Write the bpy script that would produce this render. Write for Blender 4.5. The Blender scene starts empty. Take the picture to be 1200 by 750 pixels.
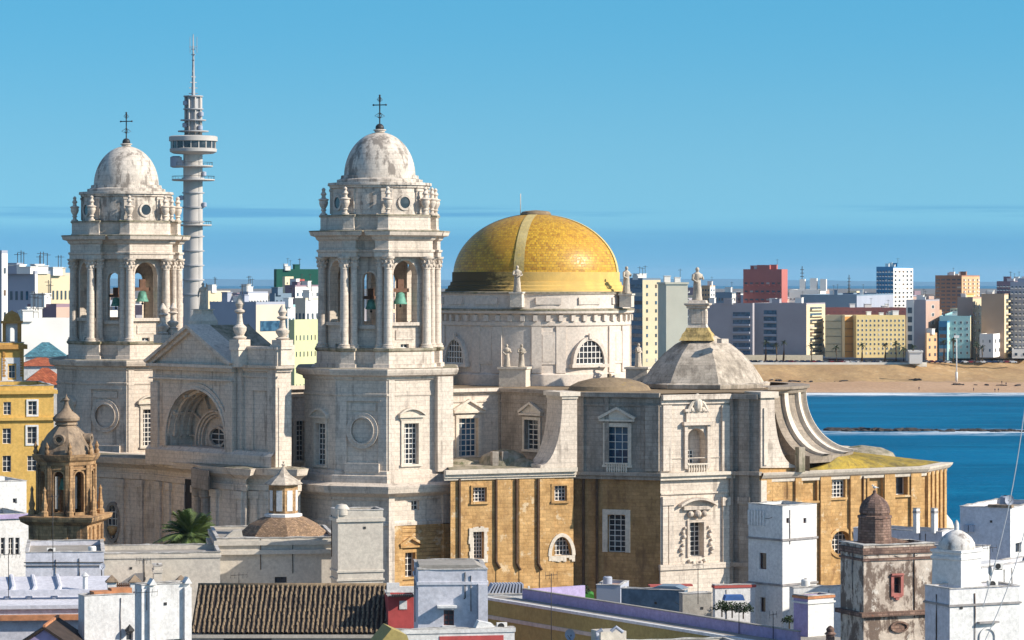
import bpy, bmesh, math, random
from math import radians, sin, cos, tan, pi, sqrt, atan2, asin
from mathutils import Vector
random.seed(7)
SC = bpy.context.scene
COL = SC.collection
# ------------------------------------------------------------------ camera, sky, sun, exposure
F, CX, HY, H = 3600.0, 600.0, 326.0, 46.0          # focal length in photo pixels, centre column, horizon row, eye height
SUN_AZ, SUN_EL = 73.0, 30.0                         # azimuth measured from 'towards the viewer' to the right
cam = bpy.data.cameras.new('camera'); camo = bpy.data.objects.new('camera', cam); COL.objects.link(camo)
camo.location = (0, 0, H); camo.rotation_euler = (radians(90), 0, 0)
cam.sensor_width = 36; cam.lens = 36 * F / 1200; cam.shift_y = -(375 - HY) / 1200
cam.clip_start = 1; cam.clip_end = 150000
SC.camera = camo
w = bpy.data.worlds.new('World'); SC.world = w; w.use_nodes = True
nt = w.node_tree; nt.nodes.clear()
def _n(t, **k):
    n = nt.nodes.new(t)
    for a, b in k.items(): setattr(n, a, b)
    return n
out = _n('ShaderNodeOutputWorld'); bg = _n('ShaderNodeBackground'); bg.inputs[1].default_value = 0.14
sky = _n('ShaderNodeTexSky'); sky.sky_type = 'NISHITA'; sky.sun_disc = False
sky.sun_elevation = radians(SUN_EL); sky.sun_rotation = radians(180 - SUN_AZ)
sky.air_density = 1.0; sky.dust_density = 0.3; sky.ozone_density = 2.2; sky.altitude = 0
tc = _n('ShaderNodeTexCoord')
lift = _n('ShaderNodeVectorMath', operation='ADD'); lift.inputs[1].default_value = (0, 0, 0.30)
nt.links.new(tc.outputs['Generated'], lift.inputs[0])
nrm = _n('ShaderNodeVectorMath', operation='NORMALIZE'); nt.links.new(lift.outputs[0], nrm.inputs[0])
nt.links.new(nrm.outputs[0], sky.inputs[0])
tint = _n('ShaderNodeMix', data_type='RGBA', blend_type='MULTIPLY'); 
pass
nt.links.new(sky.outputs[0], tint.inputs[6])
LOWF = None
# a low bank of blue cloud on the horizon with thin streaks above it
sep = _n('ShaderNodeSeparateXYZ'); nt.links.new(tc.outputs['Generated'], sep.inputs[0])
mp = _n('ShaderNodeMapping'); mp.inputs['Scale'].default_value = (7, 7, 230); nt.links.new(tc.outputs['Generated'], mp.inputs[0])
nz = _n('ShaderNodeTexNoise'); nz.inputs['Scale'].default_value = 1; nz.inputs['Detail'].default_value = 6; nz.inputs['Roughness'].default_value = .55
nt.links.new(mp.outputs[0], nz.inputs['Vector'])
def mr(src, a, b, c, d, sm=True):
    m = _n('ShaderNodeMapRange'); m.interpolation_type = 'SMOOTHSTEP' if sm else 'LINEAR'
    for i, v in zip((1, 2, 3, 4), (a, b, c, d)): m.inputs[i].default_value = v
    nt.links.new(src, m.inputs[0]); return m.outputs[0]
def mth(op, a, b):
    m = _n('ShaderNodeMath', operation=op)
    for i, x in enumerate((a, b)):
        if isinstance(x, (int, float)): m.inputs[i].default_value = x
        else: nt.links.new(x, m.inputs[i])
    return m.outputs[0]
nt.links.new(mr(sep.outputs[2], 0.12, 0.35, 1, 0), tint.inputs[0])
tm = _n('ShaderNodeMix', data_type='RGBA'); tm.inputs[6].default_value = (0.71, 1.13, 0.96, 1); tm.inputs[7].default_value = (0.45, 1.04, 0.99, 1)
nt.links.new(mr(sep.outputs[2], 0.025, 0.095, 0, 1), tm.inputs[0]); nt.links.new(tm.outputs[2], tint.inputs[7])
wob = mth('MULTIPLY', mth('SUBTRACT', nz.outputs[0], 0.5), 0.007)
zz = mth('ADD', sep.outputs[2], wob)
bank = mr(zz, 0.0115, 0.0200, 0.72, 0.0)
st1 = mth('MULTIPLY', mr(zz, 0.0195, 0.0215, 0, 1), mr(zz, 0.0225, 0.0245, 1, 0))
st = mth('MULTIPLY', st1, mr(nz.outputs[0], 0.45, 0.6, 0, 0.75))
cl = mth('MAXIMUM', bank, st)
cm = _n('ShaderNodeMix', data_type='RGBA', blend_type='MULTIPLY'); cm.inputs[7].default_value = (0.52, 0.68, 0.86, 1)
nt.links.new(cl, cm.inputs[0]); nt.links.new(tint.outputs[2], cm.inputs[6])
nt.links.new(cm.outputs[2], bg.inputs[0]); nt.links.new(bg.outputs[0], out.inputs[0])
sl = bpy.data.lights.new('sun', 'SUN'); sl.energy = 4.7; sl.angle = radians(0.5); sl.color = (1.0, 0.92, 0.80)
so = bpy.data.objects.new('sun', sl); COL.objects.link(so)
sd = Vector((sin(radians(SUN_AZ)) * cos(radians(SUN_EL)), -cos(radians(SUN_AZ)) * cos(radians(SUN_EL)), sin(radians(SUN_EL))))
so.rotation_euler = sd.to_track_quat('Z', 'Y').to_euler()
vs = SC.view_settings; vs.view_transform = 'Standard'; vs.look = 'None'; vs.gamma = 1; vs.exposure = 0.55; vs.use_curve_mapping = False

# ------------------------------------------------------------------ helpers
def PX(px, Y): return (px - CX) / F * Y
def PZ(py, Y): return H - (py - HY) / F * Y
def P(px, py, Y): return Vector((PX(px, Y), Y, PZ(py, Y)))

class W:
    """vertical plane: anchored at photo column px and depth Y, its normal az degrees right of 'towards the viewer'"""
    def __init__(s, px, Y, az, X=None):
        s.X = PX(px, Y) if X is None else X
        s.Y = Y; s.az = az; a = radians(az); s.c = cos(a); s.sn = sin(a)
        s.ex = Vector((s.c, s.sn, 0)); s.n = Vector((s.sn, -s.c, 0))
    def S(s, px):
        k = (px - CX) / F
        return (k * s.Y - s.X) / (s.c - k * s.sn)
    def D(s, px): return s.Y + s.S(px) * s.sn
    def Z(s, py, px): return PZ(py, s.D(px))
    def xy(s, px): t = s.S(px); return (s.X + t * s.c, s.Y + t * s.sn)
    def p(s, a, d, z): return Vector((s.X + a * s.c + d * s.sn, s.Y + a * s.sn - d * s.c, z))
def WC(x, y, az): return W(0, y, az, X=x)

class MB:
    def __init__(s): s.v = []; s.f = []; s.mi = []; s.uv = []; s.sm = []; s.cur = False
    def poly(s, pts, mi=0, uv=None):
        b = len(s.v); s.v += [Vector(p) for p in pts]; s.f.append(list(range(b, b + len(pts)))); s.mi.append(mi); s.uv.append(uv); s.sm.append(s.cur)
    def box(s, fr, a0, a1, d0, d1, z0, z1, mi=0):
        c = [fr.p(a, d, z) for z in (z0, z1) for d in (d0, d1) for a in (a0, a1)]
        for q in ((0, 1, 3, 2), (4, 6, 7, 5), (0, 2, 6, 4), (1, 5, 7, 3), (2, 3, 7, 6), (0, 4, 5, 1)): s.poly([c[i] for i in q], mi)
    def pxbox(s, fr, xa, xb, ya, yb, d0, d1, mi=0):
        m = (xa + xb) / 2
        s.box(fr, fr.S(xa), fr.S(xb), d0, d1, fr.Z(yb, m), fr.Z(ya, m), mi)
    def extrude(s, fr, outline, d0, d1, mi=0):
        n = len(outline)
        s.poly([fr.p(a, d1, z) for a, z in outline], mi); s.poly([fr.p(a, d0, z) for a, z in reversed(outline)], mi)
        for i in range(n):
            (a, z), (b, y) = outline[i], outline[(i + 1) % n]
            s.poly([fr.p(a, d0, z), fr.p(b, d0, y), fr.p(b, d1, y), fr.p(a, d1, z)], mi)
    def prism(s, pts, z0, z1, mi=0, cap=True, skip=()):
        n = len(pts)
        for i in range(n):
            if i in skip: continue
            a, b = pts[i], pts[(i + 1) % n]
            s.poly([(a[0], a[1], z0), (b[0], b[1], z0), (b[0], b[1], z1), (a[0], a[1], z1)], mi)
        if cap: s.poly([(p[0], p[1], z1) for p in pts], mi)
    def sweep(s, pts, prof, closed=True, cap=False, mi=0, capb=False):
        rings = [offset(pts, o, closed) for o, z in prof]; n = len(pts)
        for j in range(len(prof) - 1):
            for i in range(n if closed else n - 1):
                k = (i + 1) % n; A, B = rings[j], rings[j + 1]; za, zb = prof[j][1], prof[j + 1][1]
                s.poly([(*A[i], za), (*A[k], za), (*B[k], zb), (*B[i], zb)], mi)
        if cap: s.poly([(*p, prof[-1][1]) for p in rings[-1]], mi)
        if capb: s.poly([(*p, prof[0][1]) for p in reversed(rings[0])], mi)
    def lathe(s, c, prof, seg=32, a0=0, a1=360, mi=0, sx=1, sy=1, rot=0, uvr=None):
        s.cur = True
        rr = max(r for r, z in prof) if uvr is None else uvr
        L = [0]
        for j in range(1, len(prof)): L.append(L[-1] + sqrt((prof[j][0] - prof[j - 1][0]) ** 2 + (prof[j][1] - prof[j - 1][1]) ** 2))
        def q(i, j):
            a = radians(a0 + (a1 - a0) * i / seg + rot); r, z = prof[j]
            return (c[0] + r * sin(a) * sx, c[1] - r * cos(a) * sy, z)
        for i in range(seg):
            u0 = radians(a0 + (a1 - a0) * i / seg) * rr; u1 = radians(a0 + (a1 - a0) * (i + 1) / seg) * rr
            for j in range(len(prof) - 1):
                ra, rb = prof[j][0], prof[j + 1][0]
                if ra < 1e-6 and rb < 1e-6: continue
                if rb < 1e-6: s.poly([q(i, j), q(i + 1, j), q(i, j + 1)], mi, [(u0, L[j]), (u1, L[j]), (u0, L[j + 1])])
                elif ra < 1e-6: s.poly([q(i, j), q(i + 1, j + 1), q(i, j + 1)], mi, [(u0, L[j]), (u1, L[j + 1]), (u0, L[j + 1])])
                else: s.poly([q(i, j), q(i + 1, j), q(i + 1, j + 1), q(i, j + 1)], mi, [(u0, L[j]), (u1, L[j]), (u1, L[j + 1]), (u0, L[j + 1])])
        s.cur = False
    def tube(s, path, r, seg=6, mi=0):
        path = [Vector(p) for p in path]
        rs = r if isinstance(r, (list, tuple)) else [r] * len(path)
        rings = []
        for i, p in enumerate(path):
            t = (path[min(i + 1, len(path) - 1)] - path[max(i - 1, 0)]).normalized()
            u = t.cross(Vector((0, 0, 1))); u = Vector((1, 0, 0)) if u.length < 1e-3 else u.normalized(); v = t.cross(u)
            rings.append([p + (u * cos(2 * pi * k / seg) + v * sin(2 * pi * k / seg)) * rs[i] for k in range(seg)])
        s.cur = True
        for i in range(len(path) - 1):
            for k in range(seg):
                m = (k + 1) % seg; s.poly([rings[i][k], rings[i][m], rings[i + 1][m], rings[i + 1][k]], mi)
        s.cur = False; s.poly(rings[0][::-1], mi); s.poly(rings[-1], mi)
    def ball(s, c, r, seg=12, mi=0, sz=1, sx=1, sy=1):
        s.lathe(c, [(r * sin(pi * j / 8), c[2] - r * sz * cos(pi * j / 8)) for j in range(9)], seg, mi=mi, sx=sx, sy=sy)
    def panel(s, fr, a0, a1, z0, z1, holes=(), depth=.5, mi=0, d=0, rmi=None):
        """wall face with openings; every opening is cut through with its reveal"""
        cuts = {a0, a1}
        for h in holes:
            n = 1 if h['shape'] == 'rect' else 12
            for i in range(n + 1): cuts.add(h['a'] + (h['b'] - h['a']) * i / n)
        cuts = sorted(c for c in cuts if a0 - 1e-6 <= c <= a1 + 1e-6)
        rmi = mi if rmi is None else rmi
        for x, y in zip(cuts, cuts[1:]):
            if y - x < 1e-5: continue
            m = (x + y) / 2
            hs = sorted([h for h in holes if h['a'] < m < h['b']], key=lambda h: h['z0'])
            lx, ly = z0, z0
            for h in hs:
                bx_, tx = hz(h, x); by, ty = hz(h, y)
                s.poly([fr.p(x, d, lx), fr.p(y, d, ly), fr.p(y, d, by), fr.p(x, d, bx_)], mi)
                dp = h.get('depth', depth)
                s.poly([fr.p(x, d, bx_), fr.p(y, d, by), fr.p(y, d - dp, by), fr.p(x, d - dp, bx_)], rmi)
                s.poly([fr.p(x, d - dp, tx), fr.p(y, d - dp, ty), fr.p(y, d, ty), fr.p(x, d, tx)], rmi)
                lx, ly = tx, ty
            s.poly([fr.p(x, d, lx), fr.p(y, d, ly), fr.p(y, d, z1), fr.p(x, d, z1)], mi)
        for h in holes:
            dp = h.get('depth', depth)
            for x in (h['a'], h['b']):
                b, t = hz(h, x)
                if t - b > 1e-3: s.poly([fr.p(x, d, b), fr.p(x, d - dp, b), fr.p(x, d - dp, t), fr.p(x, d, t)], rmi)
    def fill(s, fr, h, d, mi=0):
        n = 1 if h['shape'] == 'rect' else 12
        for i in range(n):
            x = h['a'] + (h['b'] - h['a']) * i / n; y = h['a'] + (h['b'] - h['a']) * (i + 1) / n
            (b, t), (b2, t2) = hz(h, x), hz(h, y)
            s.poly([fr.p(x, d, b), fr.p(y, d, b2), fr.p(y, d, t2), fr.p(x, d, t)], mi)
    def bars(s, fr, h, d, nx, ny, bw=.08, mi=0, th=.06):
        a, b, z0, z1 = h['a'], h['b'], h['z0'], h['z1']
        for i in range(nx + 1):
            x = a + (b - a) * i / nx; x = min(max(x, a + bw / 2), b - bw / 2)
            lo, hi = hz(h, x); 
            if hi - lo > .05: s.box(fr, x - bw / 2, x + bw / 2, d, d + th, lo, hi, mi)
        for j in range(ny + 1):
            z = z0 + (z1 - z0) * j / ny; z = min(max(z, z0 + bw / 2), z1 - bw / 2)
            xs = [a + (b - a) * i / 40 for i in range(41)]; ok = [x for x in xs if hz(h, x)[0] - .01 <= z <= hz(h, x)[1] + .01]
            if len(ok) > 1: s.box(fr, ok[0], ok[-1], d + .003, d + th + .003, z - bw / 2, z + bw / 2, mi)
    def ring(s, fr, h, w_, d0, d1, mi=0, bottom=False):
        """moulded surround following the edge of an opening"""
        cxm = (h['a'] + h['b']) / 2; pts = outline(h)
        czm = (h['z0'] + h['z1']) / 2
        inn = []; o = []
        for x, z in pts:
            inn.append((x, z))
            if h['shape'] in ('circle', 'oval'):
                rx = (h['b'] - h['a']) / 2; rz = (h['z1'] - h['z0']) / 2
                o.append((cxm + (x - cxm) * (rx + w_) / rx, czm + (z - czm) * (rz + w_) / rz))
            elif h['shape'] == 'arch':
                r = (h['b'] - h['a']) / 2; zs = h['z1'] - r
                if z > zs + 1e-4: o.append((cxm + (x - cxm) * (r + w_) / r, zs + (z - zs) * (r + w_) / r))
                else: o.append((x + (w_ if x > cxm else -w_), z))
            elif h['shape'] == 'lun':
                rx = (h['b'] - h['a']) / 2; rz = h['z1'] - h['z0']
                if z > h['z0'] + 1e-4: o.append((cxm + (x - cxm) * (rx + w_) / rx, h['z0'] + (z - h['z0']) * (rz + w_) / rz))
                else: o.append((x + (w_ if x > cxm else -w_), z))
            else: o.append((x + (w_ if x > cxm else -w_), z + (w_ if z > czm else (-w_ if bottom else 0))))
        n = len(pts); closed = bottom or h['shape'] in ('circle', 'oval')
        for i in range(n if closed else n - 1):
            k = (i + 1) % n
            A, B, C2, D2 = inn[i], inn[k], o[k], o[i]
            s.poly([fr.p(*q2(A, d1)), fr.p(*q2(B, d1)), fr.p(*q2(C2, d1)), fr.p(*q2(D2, d1))], mi)
            s.poly([fr.p(*q2(D2, d1)), fr.p(*q2(C2, d1)), fr.p(*q2(C2, d0)), fr.p(*q2(D2, d0))], mi)
            s.poly([fr.p(*q2(A, d0)), fr.p(*q2(B, d0)), fr.p(*q2(B, d1)), fr.p(*q2(A, d1))], mi)
        if not closed:
            for i in (0, n - 1): s.poly([fr.p(*q2(inn[i], d0)), fr.p(*q2(o[i], d0)), fr.p(*q2(o[i], d1)), fr.p(*q2(inn[i], d1))], mi)
def q2(az_, d): return (az_[0], d, az_[1])
def hz(h, x):
    a, b, z0, z1 = h['a'], h['b'], h['z0'], h['z1']; r = (b - a) / 2; c = (a + b) / 2; t = max(-1, min(1, (x - c) / r)); k = sqrt(max(0, 1 - t * t))
    sh = h['shape']
    if sh == 'arch': return z0, z1 - r + r * k
    if sh in ('circle', 'oval'): m = (z0 + z1) / 2; rz = (z1 - z0) / 2; return m - rz * k, m + rz * k
    if sh == 'lun': return z0, z0 + (z1 - z0) * k
    if sh == 'seg': return z0, z1 - (b - a) * .14 * (1 - k)
    return z0, z1
def outline(h, n=20):
    a, b, z0, z1 = h['a'], h['b'], h['z0'], h['z1']; c = (a + b) / 2; r = (b - a) / 2
    if h['shape'] in ('circle', 'oval'): return [(c + r * cos(2 * pi * i / 28), (z0 + z1) / 2 + (z1 - z0) / 2 * sin(2 * pi * i / 28)) for i in range(28)]
    if h['shape'] == 'arch': return [(a, z0)] + [(c - r * cos(pi * i / n), z1 - r + r * sin(pi * i / n)) for i in range(n + 1)] + [(b, z0)]
    if h['shape'] == 'lun': return [(c - r * cos(pi * i / n), z0 + (z1 - z0) * sin(pi * i / n)) for i in range(n + 1)]
    return [(a, z0), (a, z1), (b, z1), (b, z0)]
def offset(pts, o, closed=True):
    n = len(pts); res = []
    if abs(o) < 1e-9: return [(p[0], p[1]) for p in pts]
    def nv(a, b):
        dx, dy = b[0] - a[0], b[1] - a[1]; l = sqrt(dx * dx + dy * dy) or 1; return (dy / l, -dx / l)
    for i in range(n):
        if closed: n1 = nv(pts[i - 1], pts[i]); n2 = nv(pts[i], pts[(i + 1) % n])
        else:
            n1 = nv(pts[max(i - 1, 0)], pts[max(i, 1)]) ; n2 = nv(pts[min(i, n - 2)], pts[min(i + 1, n - 1)])
        k = 1 + n1[0] * n2[0] + n1[1] * n2[1]; k = max(k, .35)
        res.append((pts[i][0] + o * (n1[0] + n2[0]) / k, pts[i][1] + o * (n1[1] + n2[1]) / k))
    return res

def densify(pts, step, rnd, jit):
    res = []; n = len(pts)
    for i in range(n):
        p, q = pts[i], pts[(i + 1) % n]; L = sqrt((p[0] - q[0]) ** 2 + (p[1] - q[1]) ** 2); m = max(1, min(30, int(L / step)))
        for k in range(m):
            u = k / m; j = 0 if k == 0 else rnd.uniform(-jit, jit); dx, dy = (q[0] - p[0]) / (L or 1), (q[1] - p[1]) / (L or 1)
            res.append((p[0] + (q[0] - p[0]) * u + dy * j, p[1] + (q[1] - p[1]) * u - dx * j))
    return res
BASE = {}
def _mesh(name, mb, mats, base):
    bm = bmesh.new(); uvl = bm.loops.layers.uv.new('UVMap')
    vs_ = [bm.verts.new(v) for v in mb.v]
    for f, mi, uv, sm in zip(mb.f, mb.mi, mb.uv, mb.sm):
        try: fc = bm.faces.new([vs_[i] for i in f])
        except ValueError: continue
        fc.material_index = mi; fc.smooth = sm
        if uv:
            for l, q in zip(fc.loops, uv): l[uvl].uv = q
        else:
            fc.normal_update(); n = fc.normal
            if abs(n.z) > .8: tx, ty = Vector((1, 0, 0)), Vector((0, 1, 0))
            else:
                tx = Vector((-n.y, n.x, 0)); tx = tx.normalized() if tx.length > 1e-6 else Vector((1, 0, 0)); ty = n.cross(tx)
                if ty.z < 0: ty = -ty
                off = random.random() * 0
            for l in fc.loops: l[uvl].uv = (l.vert.co.dot(tx), l.vert.co.dot(ty) if abs(n.z) > .3 else l.vert.co.z)
    bmesh.ops.remove_doubles(bm, verts=bm.verts, dist=2e-4)
    bmesh.ops.recalc_face_normals(bm, faces=bm.faces)
    bmesh.ops.translate(bm, verts=bm.verts, vec=-Vector(base))
    me = bpy.data.meshes.new(name); bm.to_mesh(me); bm.free()
    for m in (mats if isinstance(mats, (list, tuple)) else [mats]): me.materials.append(m)
    fl = [p.use_smooth for p in me.polygons]; me.set_sharp_from_angle(angle=radians(32)); me.polygons.foreach_set('use_smooth', fl)
    return me
def thing(name, label, cat, base, group=None):
    o = bpy.data.objects.new(name, None); COL.objects.link(o); o.location = base; o.empty_display_size = .5
    o['label'] = label; o['category'] = cat
    if group: o['group'] = group
    BASE[o] = Vector(base); return o
def part(name, mb, mats, parent, label=None):
    b = BASE[parent]; o = bpy.data.objects.new(name, _mesh(name, mb, mats, b)); COL.objects.link(o); o.parent = parent; BASE[o] = b
    if label: o['label'] = label
    return o
def single(name, mb, mats, label, cat, base=None, group=None, kind=None):
    if base is None:
        xs = [v.x for v in mb.v]; ys = [v.y for v in mb.v]; zs = [v.z for v in mb.v]
        base = ((min(xs) + max(xs)) / 2, (min(ys) + max(ys)) / 2, min(zs))
    o = bpy.data.objects.new(name, _mesh(name, mb, mats, base)); COL.objects.link(o); o.location = base; BASE[o] = Vector(base)
    if label: o['label'] = label
    if cat: o['category'] = cat
    if group: o['group'] = group
    if kind: o['kind'] = kind
    return o
def structure(name, mb, mats): return single(name, mb, mats, None, None, (0, 0, 0), kind='structure')
def dup(o, delta=(0, 0, 0), parent=None, first=True, **props):
    c = o.copy(); COL.objects.link(c)
    if parent is not None: c.parent = parent
    if first: c.location = Vector(o.location) + Vector(delta)
    for k, v in props.items(): c[k] = v
    for ch in list(o.children): dup(ch, parent=c, first=False)
    return c
def remesh(o, vox):
    m = o.modifiers.new('Remesh', 'REMESH'); m.mode = 'VOXEL'; m.voxel_size = vox; m.use_smooth_shade = True

# ------------------------------------------------------------------ materials
class NT:
    def __init__(s, name):
        s.m = bpy.data.materials.new(name); s.m.use_nodes = True; s.t = s.m.node_tree; s.b = s.t.nodes['Principled BSDF']
        s.geo = s.n('ShaderNodeNewGeometry'); s.pos = s.geo.outputs['Position']
    def n(s, t, **k):
        x = s.t.nodes.new(t)
        for a, b in k.items(): setattr(x, a, b)
        return x
    def l(s, a, b): s.t.links.new(a, b)
    def noise(s, scale, detail=5, rough=.6, stretch=None, vec=None, dist=0):
        v = vec or s.pos
        if stretch:
            mp = s.n('ShaderNodeMapping'); mp.inputs['Scale'].default_value = stretch; s.l(v, mp.inputs[0]); v = mp.outputs[0]
        x = s.n('ShaderNodeTexNoise'); x.inputs['Scale'].default_value = scale; x.inputs['Detail'].default_value = detail; x.inputs['Roughness'].default_value = rough; x.inputs['Distortion'].default_value = dist
        s.l(v, x.inputs['Vector']); return x.outputs[0]
    def ramp(s, src, a, b, c=0., d=1.):
        m = s.n('ShaderNodeMapRange'); m.interpolation_type = 'SMOOTHSTEP'
        for i, v in zip((1, 2, 3, 4), (a, b, c, d)): m.inputs[i].default_value = v
        s.l(src, m.inputs[0]); return m.outputs[0]
    def mix(s, f, a, b, mode='MIX'):
        m = s.n('ShaderNodeMix', data_type='RGBA', blend_type=mode)
        for i, v in ((0, f), (6, a), (7, b)):
            if isinstance(v, (int, float)): m.inputs[i].default_value = v
            elif isinstance(v, tuple): m.inputs[i].default_value = (*v, 1)
            else: s.l(v, m.inputs[i])
        return m.outputs[2]
    def math(s, op, a, b):
        m = s.n('ShaderNodeMath', operation=op)
        for i, x in enumerate((a, b)):
            if isinstance(x, (int, float)): m.inputs[i].default_value = x
            else: s.l(x, m.inputs[i])
        return m.outputs[0]
    def bump(s, h, st, dist=.1):
        b = s.n('ShaderNodeBump'); b.inputs['Strength'].default_value = st; b.inputs['Distance'].default_value = dist; s.l(h, b.inputs['Height']); s.l(b.outputs[0], s.b.inputs['Normal'])
    def fin(s, col, rough=.85, spec=.3):
        if isinstance(col, tuple): s.b.inputs['Base Color'].default_value = (*col, 1)
        else: s.l(col, s.b.inputs['Base Color'])
        if isinstance(rough, (int, float)): s.b.inputs['Roughness'].default_value = rough
        else: s.l(rough, s.b.inputs['Roughness'])
        s.b.inputs['Specular IOR Level'].default_value = spec
        return s.m
def masonry(name, col, col2, dark, stain=.5, blk=None, blkd=.25, blkv=.12, patch=.2, fine=2.5, lo=.52, hi=.72, spots=None, bmp=.35, mort=.04, streak=.22):
    t = NT(name)
    c = t.mix(t.ramp(t.noise(patch, 6, .65), .35, .65), col, col2)
    f = t.noise(fine, 8, .7)
    c = t.mix(1., c, t.mix(t.ramp(f, .25, .75), (.78, .77, .76), (1.12, 1.1, 1.08)), 'MULTIPLY')
    hgt = f
    if blk:
        uv = t.n('ShaderNodeTexCoord').outputs['UV']
        br = t.n('ShaderNodeTexBrick'); t.l(uv, br.inputs['Vector']); br.inputs['Scale'].default_value = 1
        br.inputs['Brick Width'].default_value = blk[0]; br.inputs['Row Height'].default_value = blk[1]; br.inputs['Mortar Size'].default_value = mort; br.inputs['Mortar Smooth'].default_value = .3
        v = blkv; br.inputs['Color1'].default_value = (1 - v, 1 - v, 1 - v, 1); br.inputs['Color2'].default_value = (1 + v, 1 + v, 1 + v, 1); br.inputs['Mortar'].default_value = (1 - blkd,) * 3 + (1,)
        br.inputs['Bias'].default_value = 0
        c = t.mix(1., c, br.outputs[0], 'MULTIPLY')
        hgt = t.math('SUBTRACT', f, t.math('MULTIPLY', br.outputs['Fac'], .6))
    if stain:
        s1 = t.ramp(t.math('ADD', t.math('MULTIPLY', t.noise(.9, 6, .7, (1, 1, streak)), .6), t.math('MULTIPLY', t.noise(.28, 7, .7), .4)), lo, hi, 0, stain)
        c = t.mix(s1, c, dark)
    if spots:
        c = t.mix(t.ramp(t.noise(spots[1], 6, .75), spots[2], spots[2] + .08, 0, spots[3]), c, spots[0])
    t.bump(hgt, bmp, .12)
    return t.fin(c, .88, .25)
def plain(name, col, rough=.7, var=.12, spec=.3, sc=1.2, metal=0):
    t = NT(name); c = t.mix(t.ramp(t.noise(sc, 6, .65), .3, .7), tuple(x * (1 - var) for x in col), tuple(min(1, x * (1 + var)) for x in col))
    t.b.inputs['Metallic'].default_value = metal
    return t.fin(c, rough, spec)
STONE = masonry('weathered_white_stone', (.69, .60, .505), (.60, .515, .43), (.21, .17, .14),   .6, (1.5, .62), .19, .045, lo=.52, hi=.62, streak=.07, spots=((.18, .145, .115), .6, .66, .55))
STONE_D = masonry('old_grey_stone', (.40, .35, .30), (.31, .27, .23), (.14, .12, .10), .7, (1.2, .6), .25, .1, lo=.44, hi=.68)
LEDGE = masonry('mossy_ledge_stone', (.42, .36, .28), (.30, .26, .19), (.10, .10, .05), .8, lo=.42, hi=.62, spots=((.07, .09, .025), .5, .58, .7))
TRIM = masonry('clean_trim_stone', (.70, .62, .52), (.60, .53, .44), (.28, .235, .19), .6, lo=.52, hi=.7)
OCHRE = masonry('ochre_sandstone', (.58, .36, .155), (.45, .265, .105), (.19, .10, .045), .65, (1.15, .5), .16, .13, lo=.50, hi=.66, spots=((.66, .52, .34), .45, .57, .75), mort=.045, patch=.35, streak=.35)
OCHRE_SHADE = masonry('shaded_ochre_sandstone', (.44, .265, .12), (.34, .20, .085), (.15, .085, .045), .7, (1.15, .5), .16, .13, lo=.48, hi=.64, patch=.35, streak=.25, mort=.045)  # darker ochre copy: west transept shade put into the colour, plus stains
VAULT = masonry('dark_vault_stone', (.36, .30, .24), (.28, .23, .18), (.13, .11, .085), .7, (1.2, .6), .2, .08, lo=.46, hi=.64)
SHADE_RUST = plain('shade_strip_rusty_pipe', (.085, .05, .03), .85, .25)  # dark brown for painted-in pilaster shadows; also rusty drainpipes on houses
DRUMST = masonry('pale_drum_stone', (.68, .60, .52), (.62, .54, .465), (.36, .31, .27), .35, lo=.55, hi=.75)
DOMEST = masonry('speckled_dome_stone', (.60, .515, .42), (.46, .39, .31), (.17, .14, .11), .75, (1.3, .55), .15, .08, lo=.44, hi=.62, spots=((.12, .10, .085), 1.6, .60, .7))
TURDOME = masonry('pale_cupola_stone', (.66, .585, .50), (.56, .49, .42), (.19, .16, .135), .85, (1.6, .8), .22, .05, lo=.49, hi=.585, streak=.3, spots=((.20, .165, .13), .55, .60, .6))
BRONZE = plain('green_bronze', (.10, .26, .19), .6, .4)
IRON = plain('dark_iron', (.035, .033, .032), .5, .2)
DARK = plain('dark_interior', (.03, .026, .024), .9, .3)
WOOD = plain('brown_wood', (.12, .06, .035), .7, .3)
WFRAME = plain('white_window_paint', (.72, .68, .62), .6, .08)
def glass_mat(name, a, b, sc=.6):
    t = NT(name); c = t.mix(t.ramp(t.noise(sc, 2, .5), .4, .6), a, b); return t.fin(c, .12, .5)
GLASS = glass_mat('dark_window_glass', (.02, .024, .032), (.055, .06, .07))
GLASSB = glass_mat('blue_window_glass', (.02, .055, .10), (.05, .12, .19))
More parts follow.
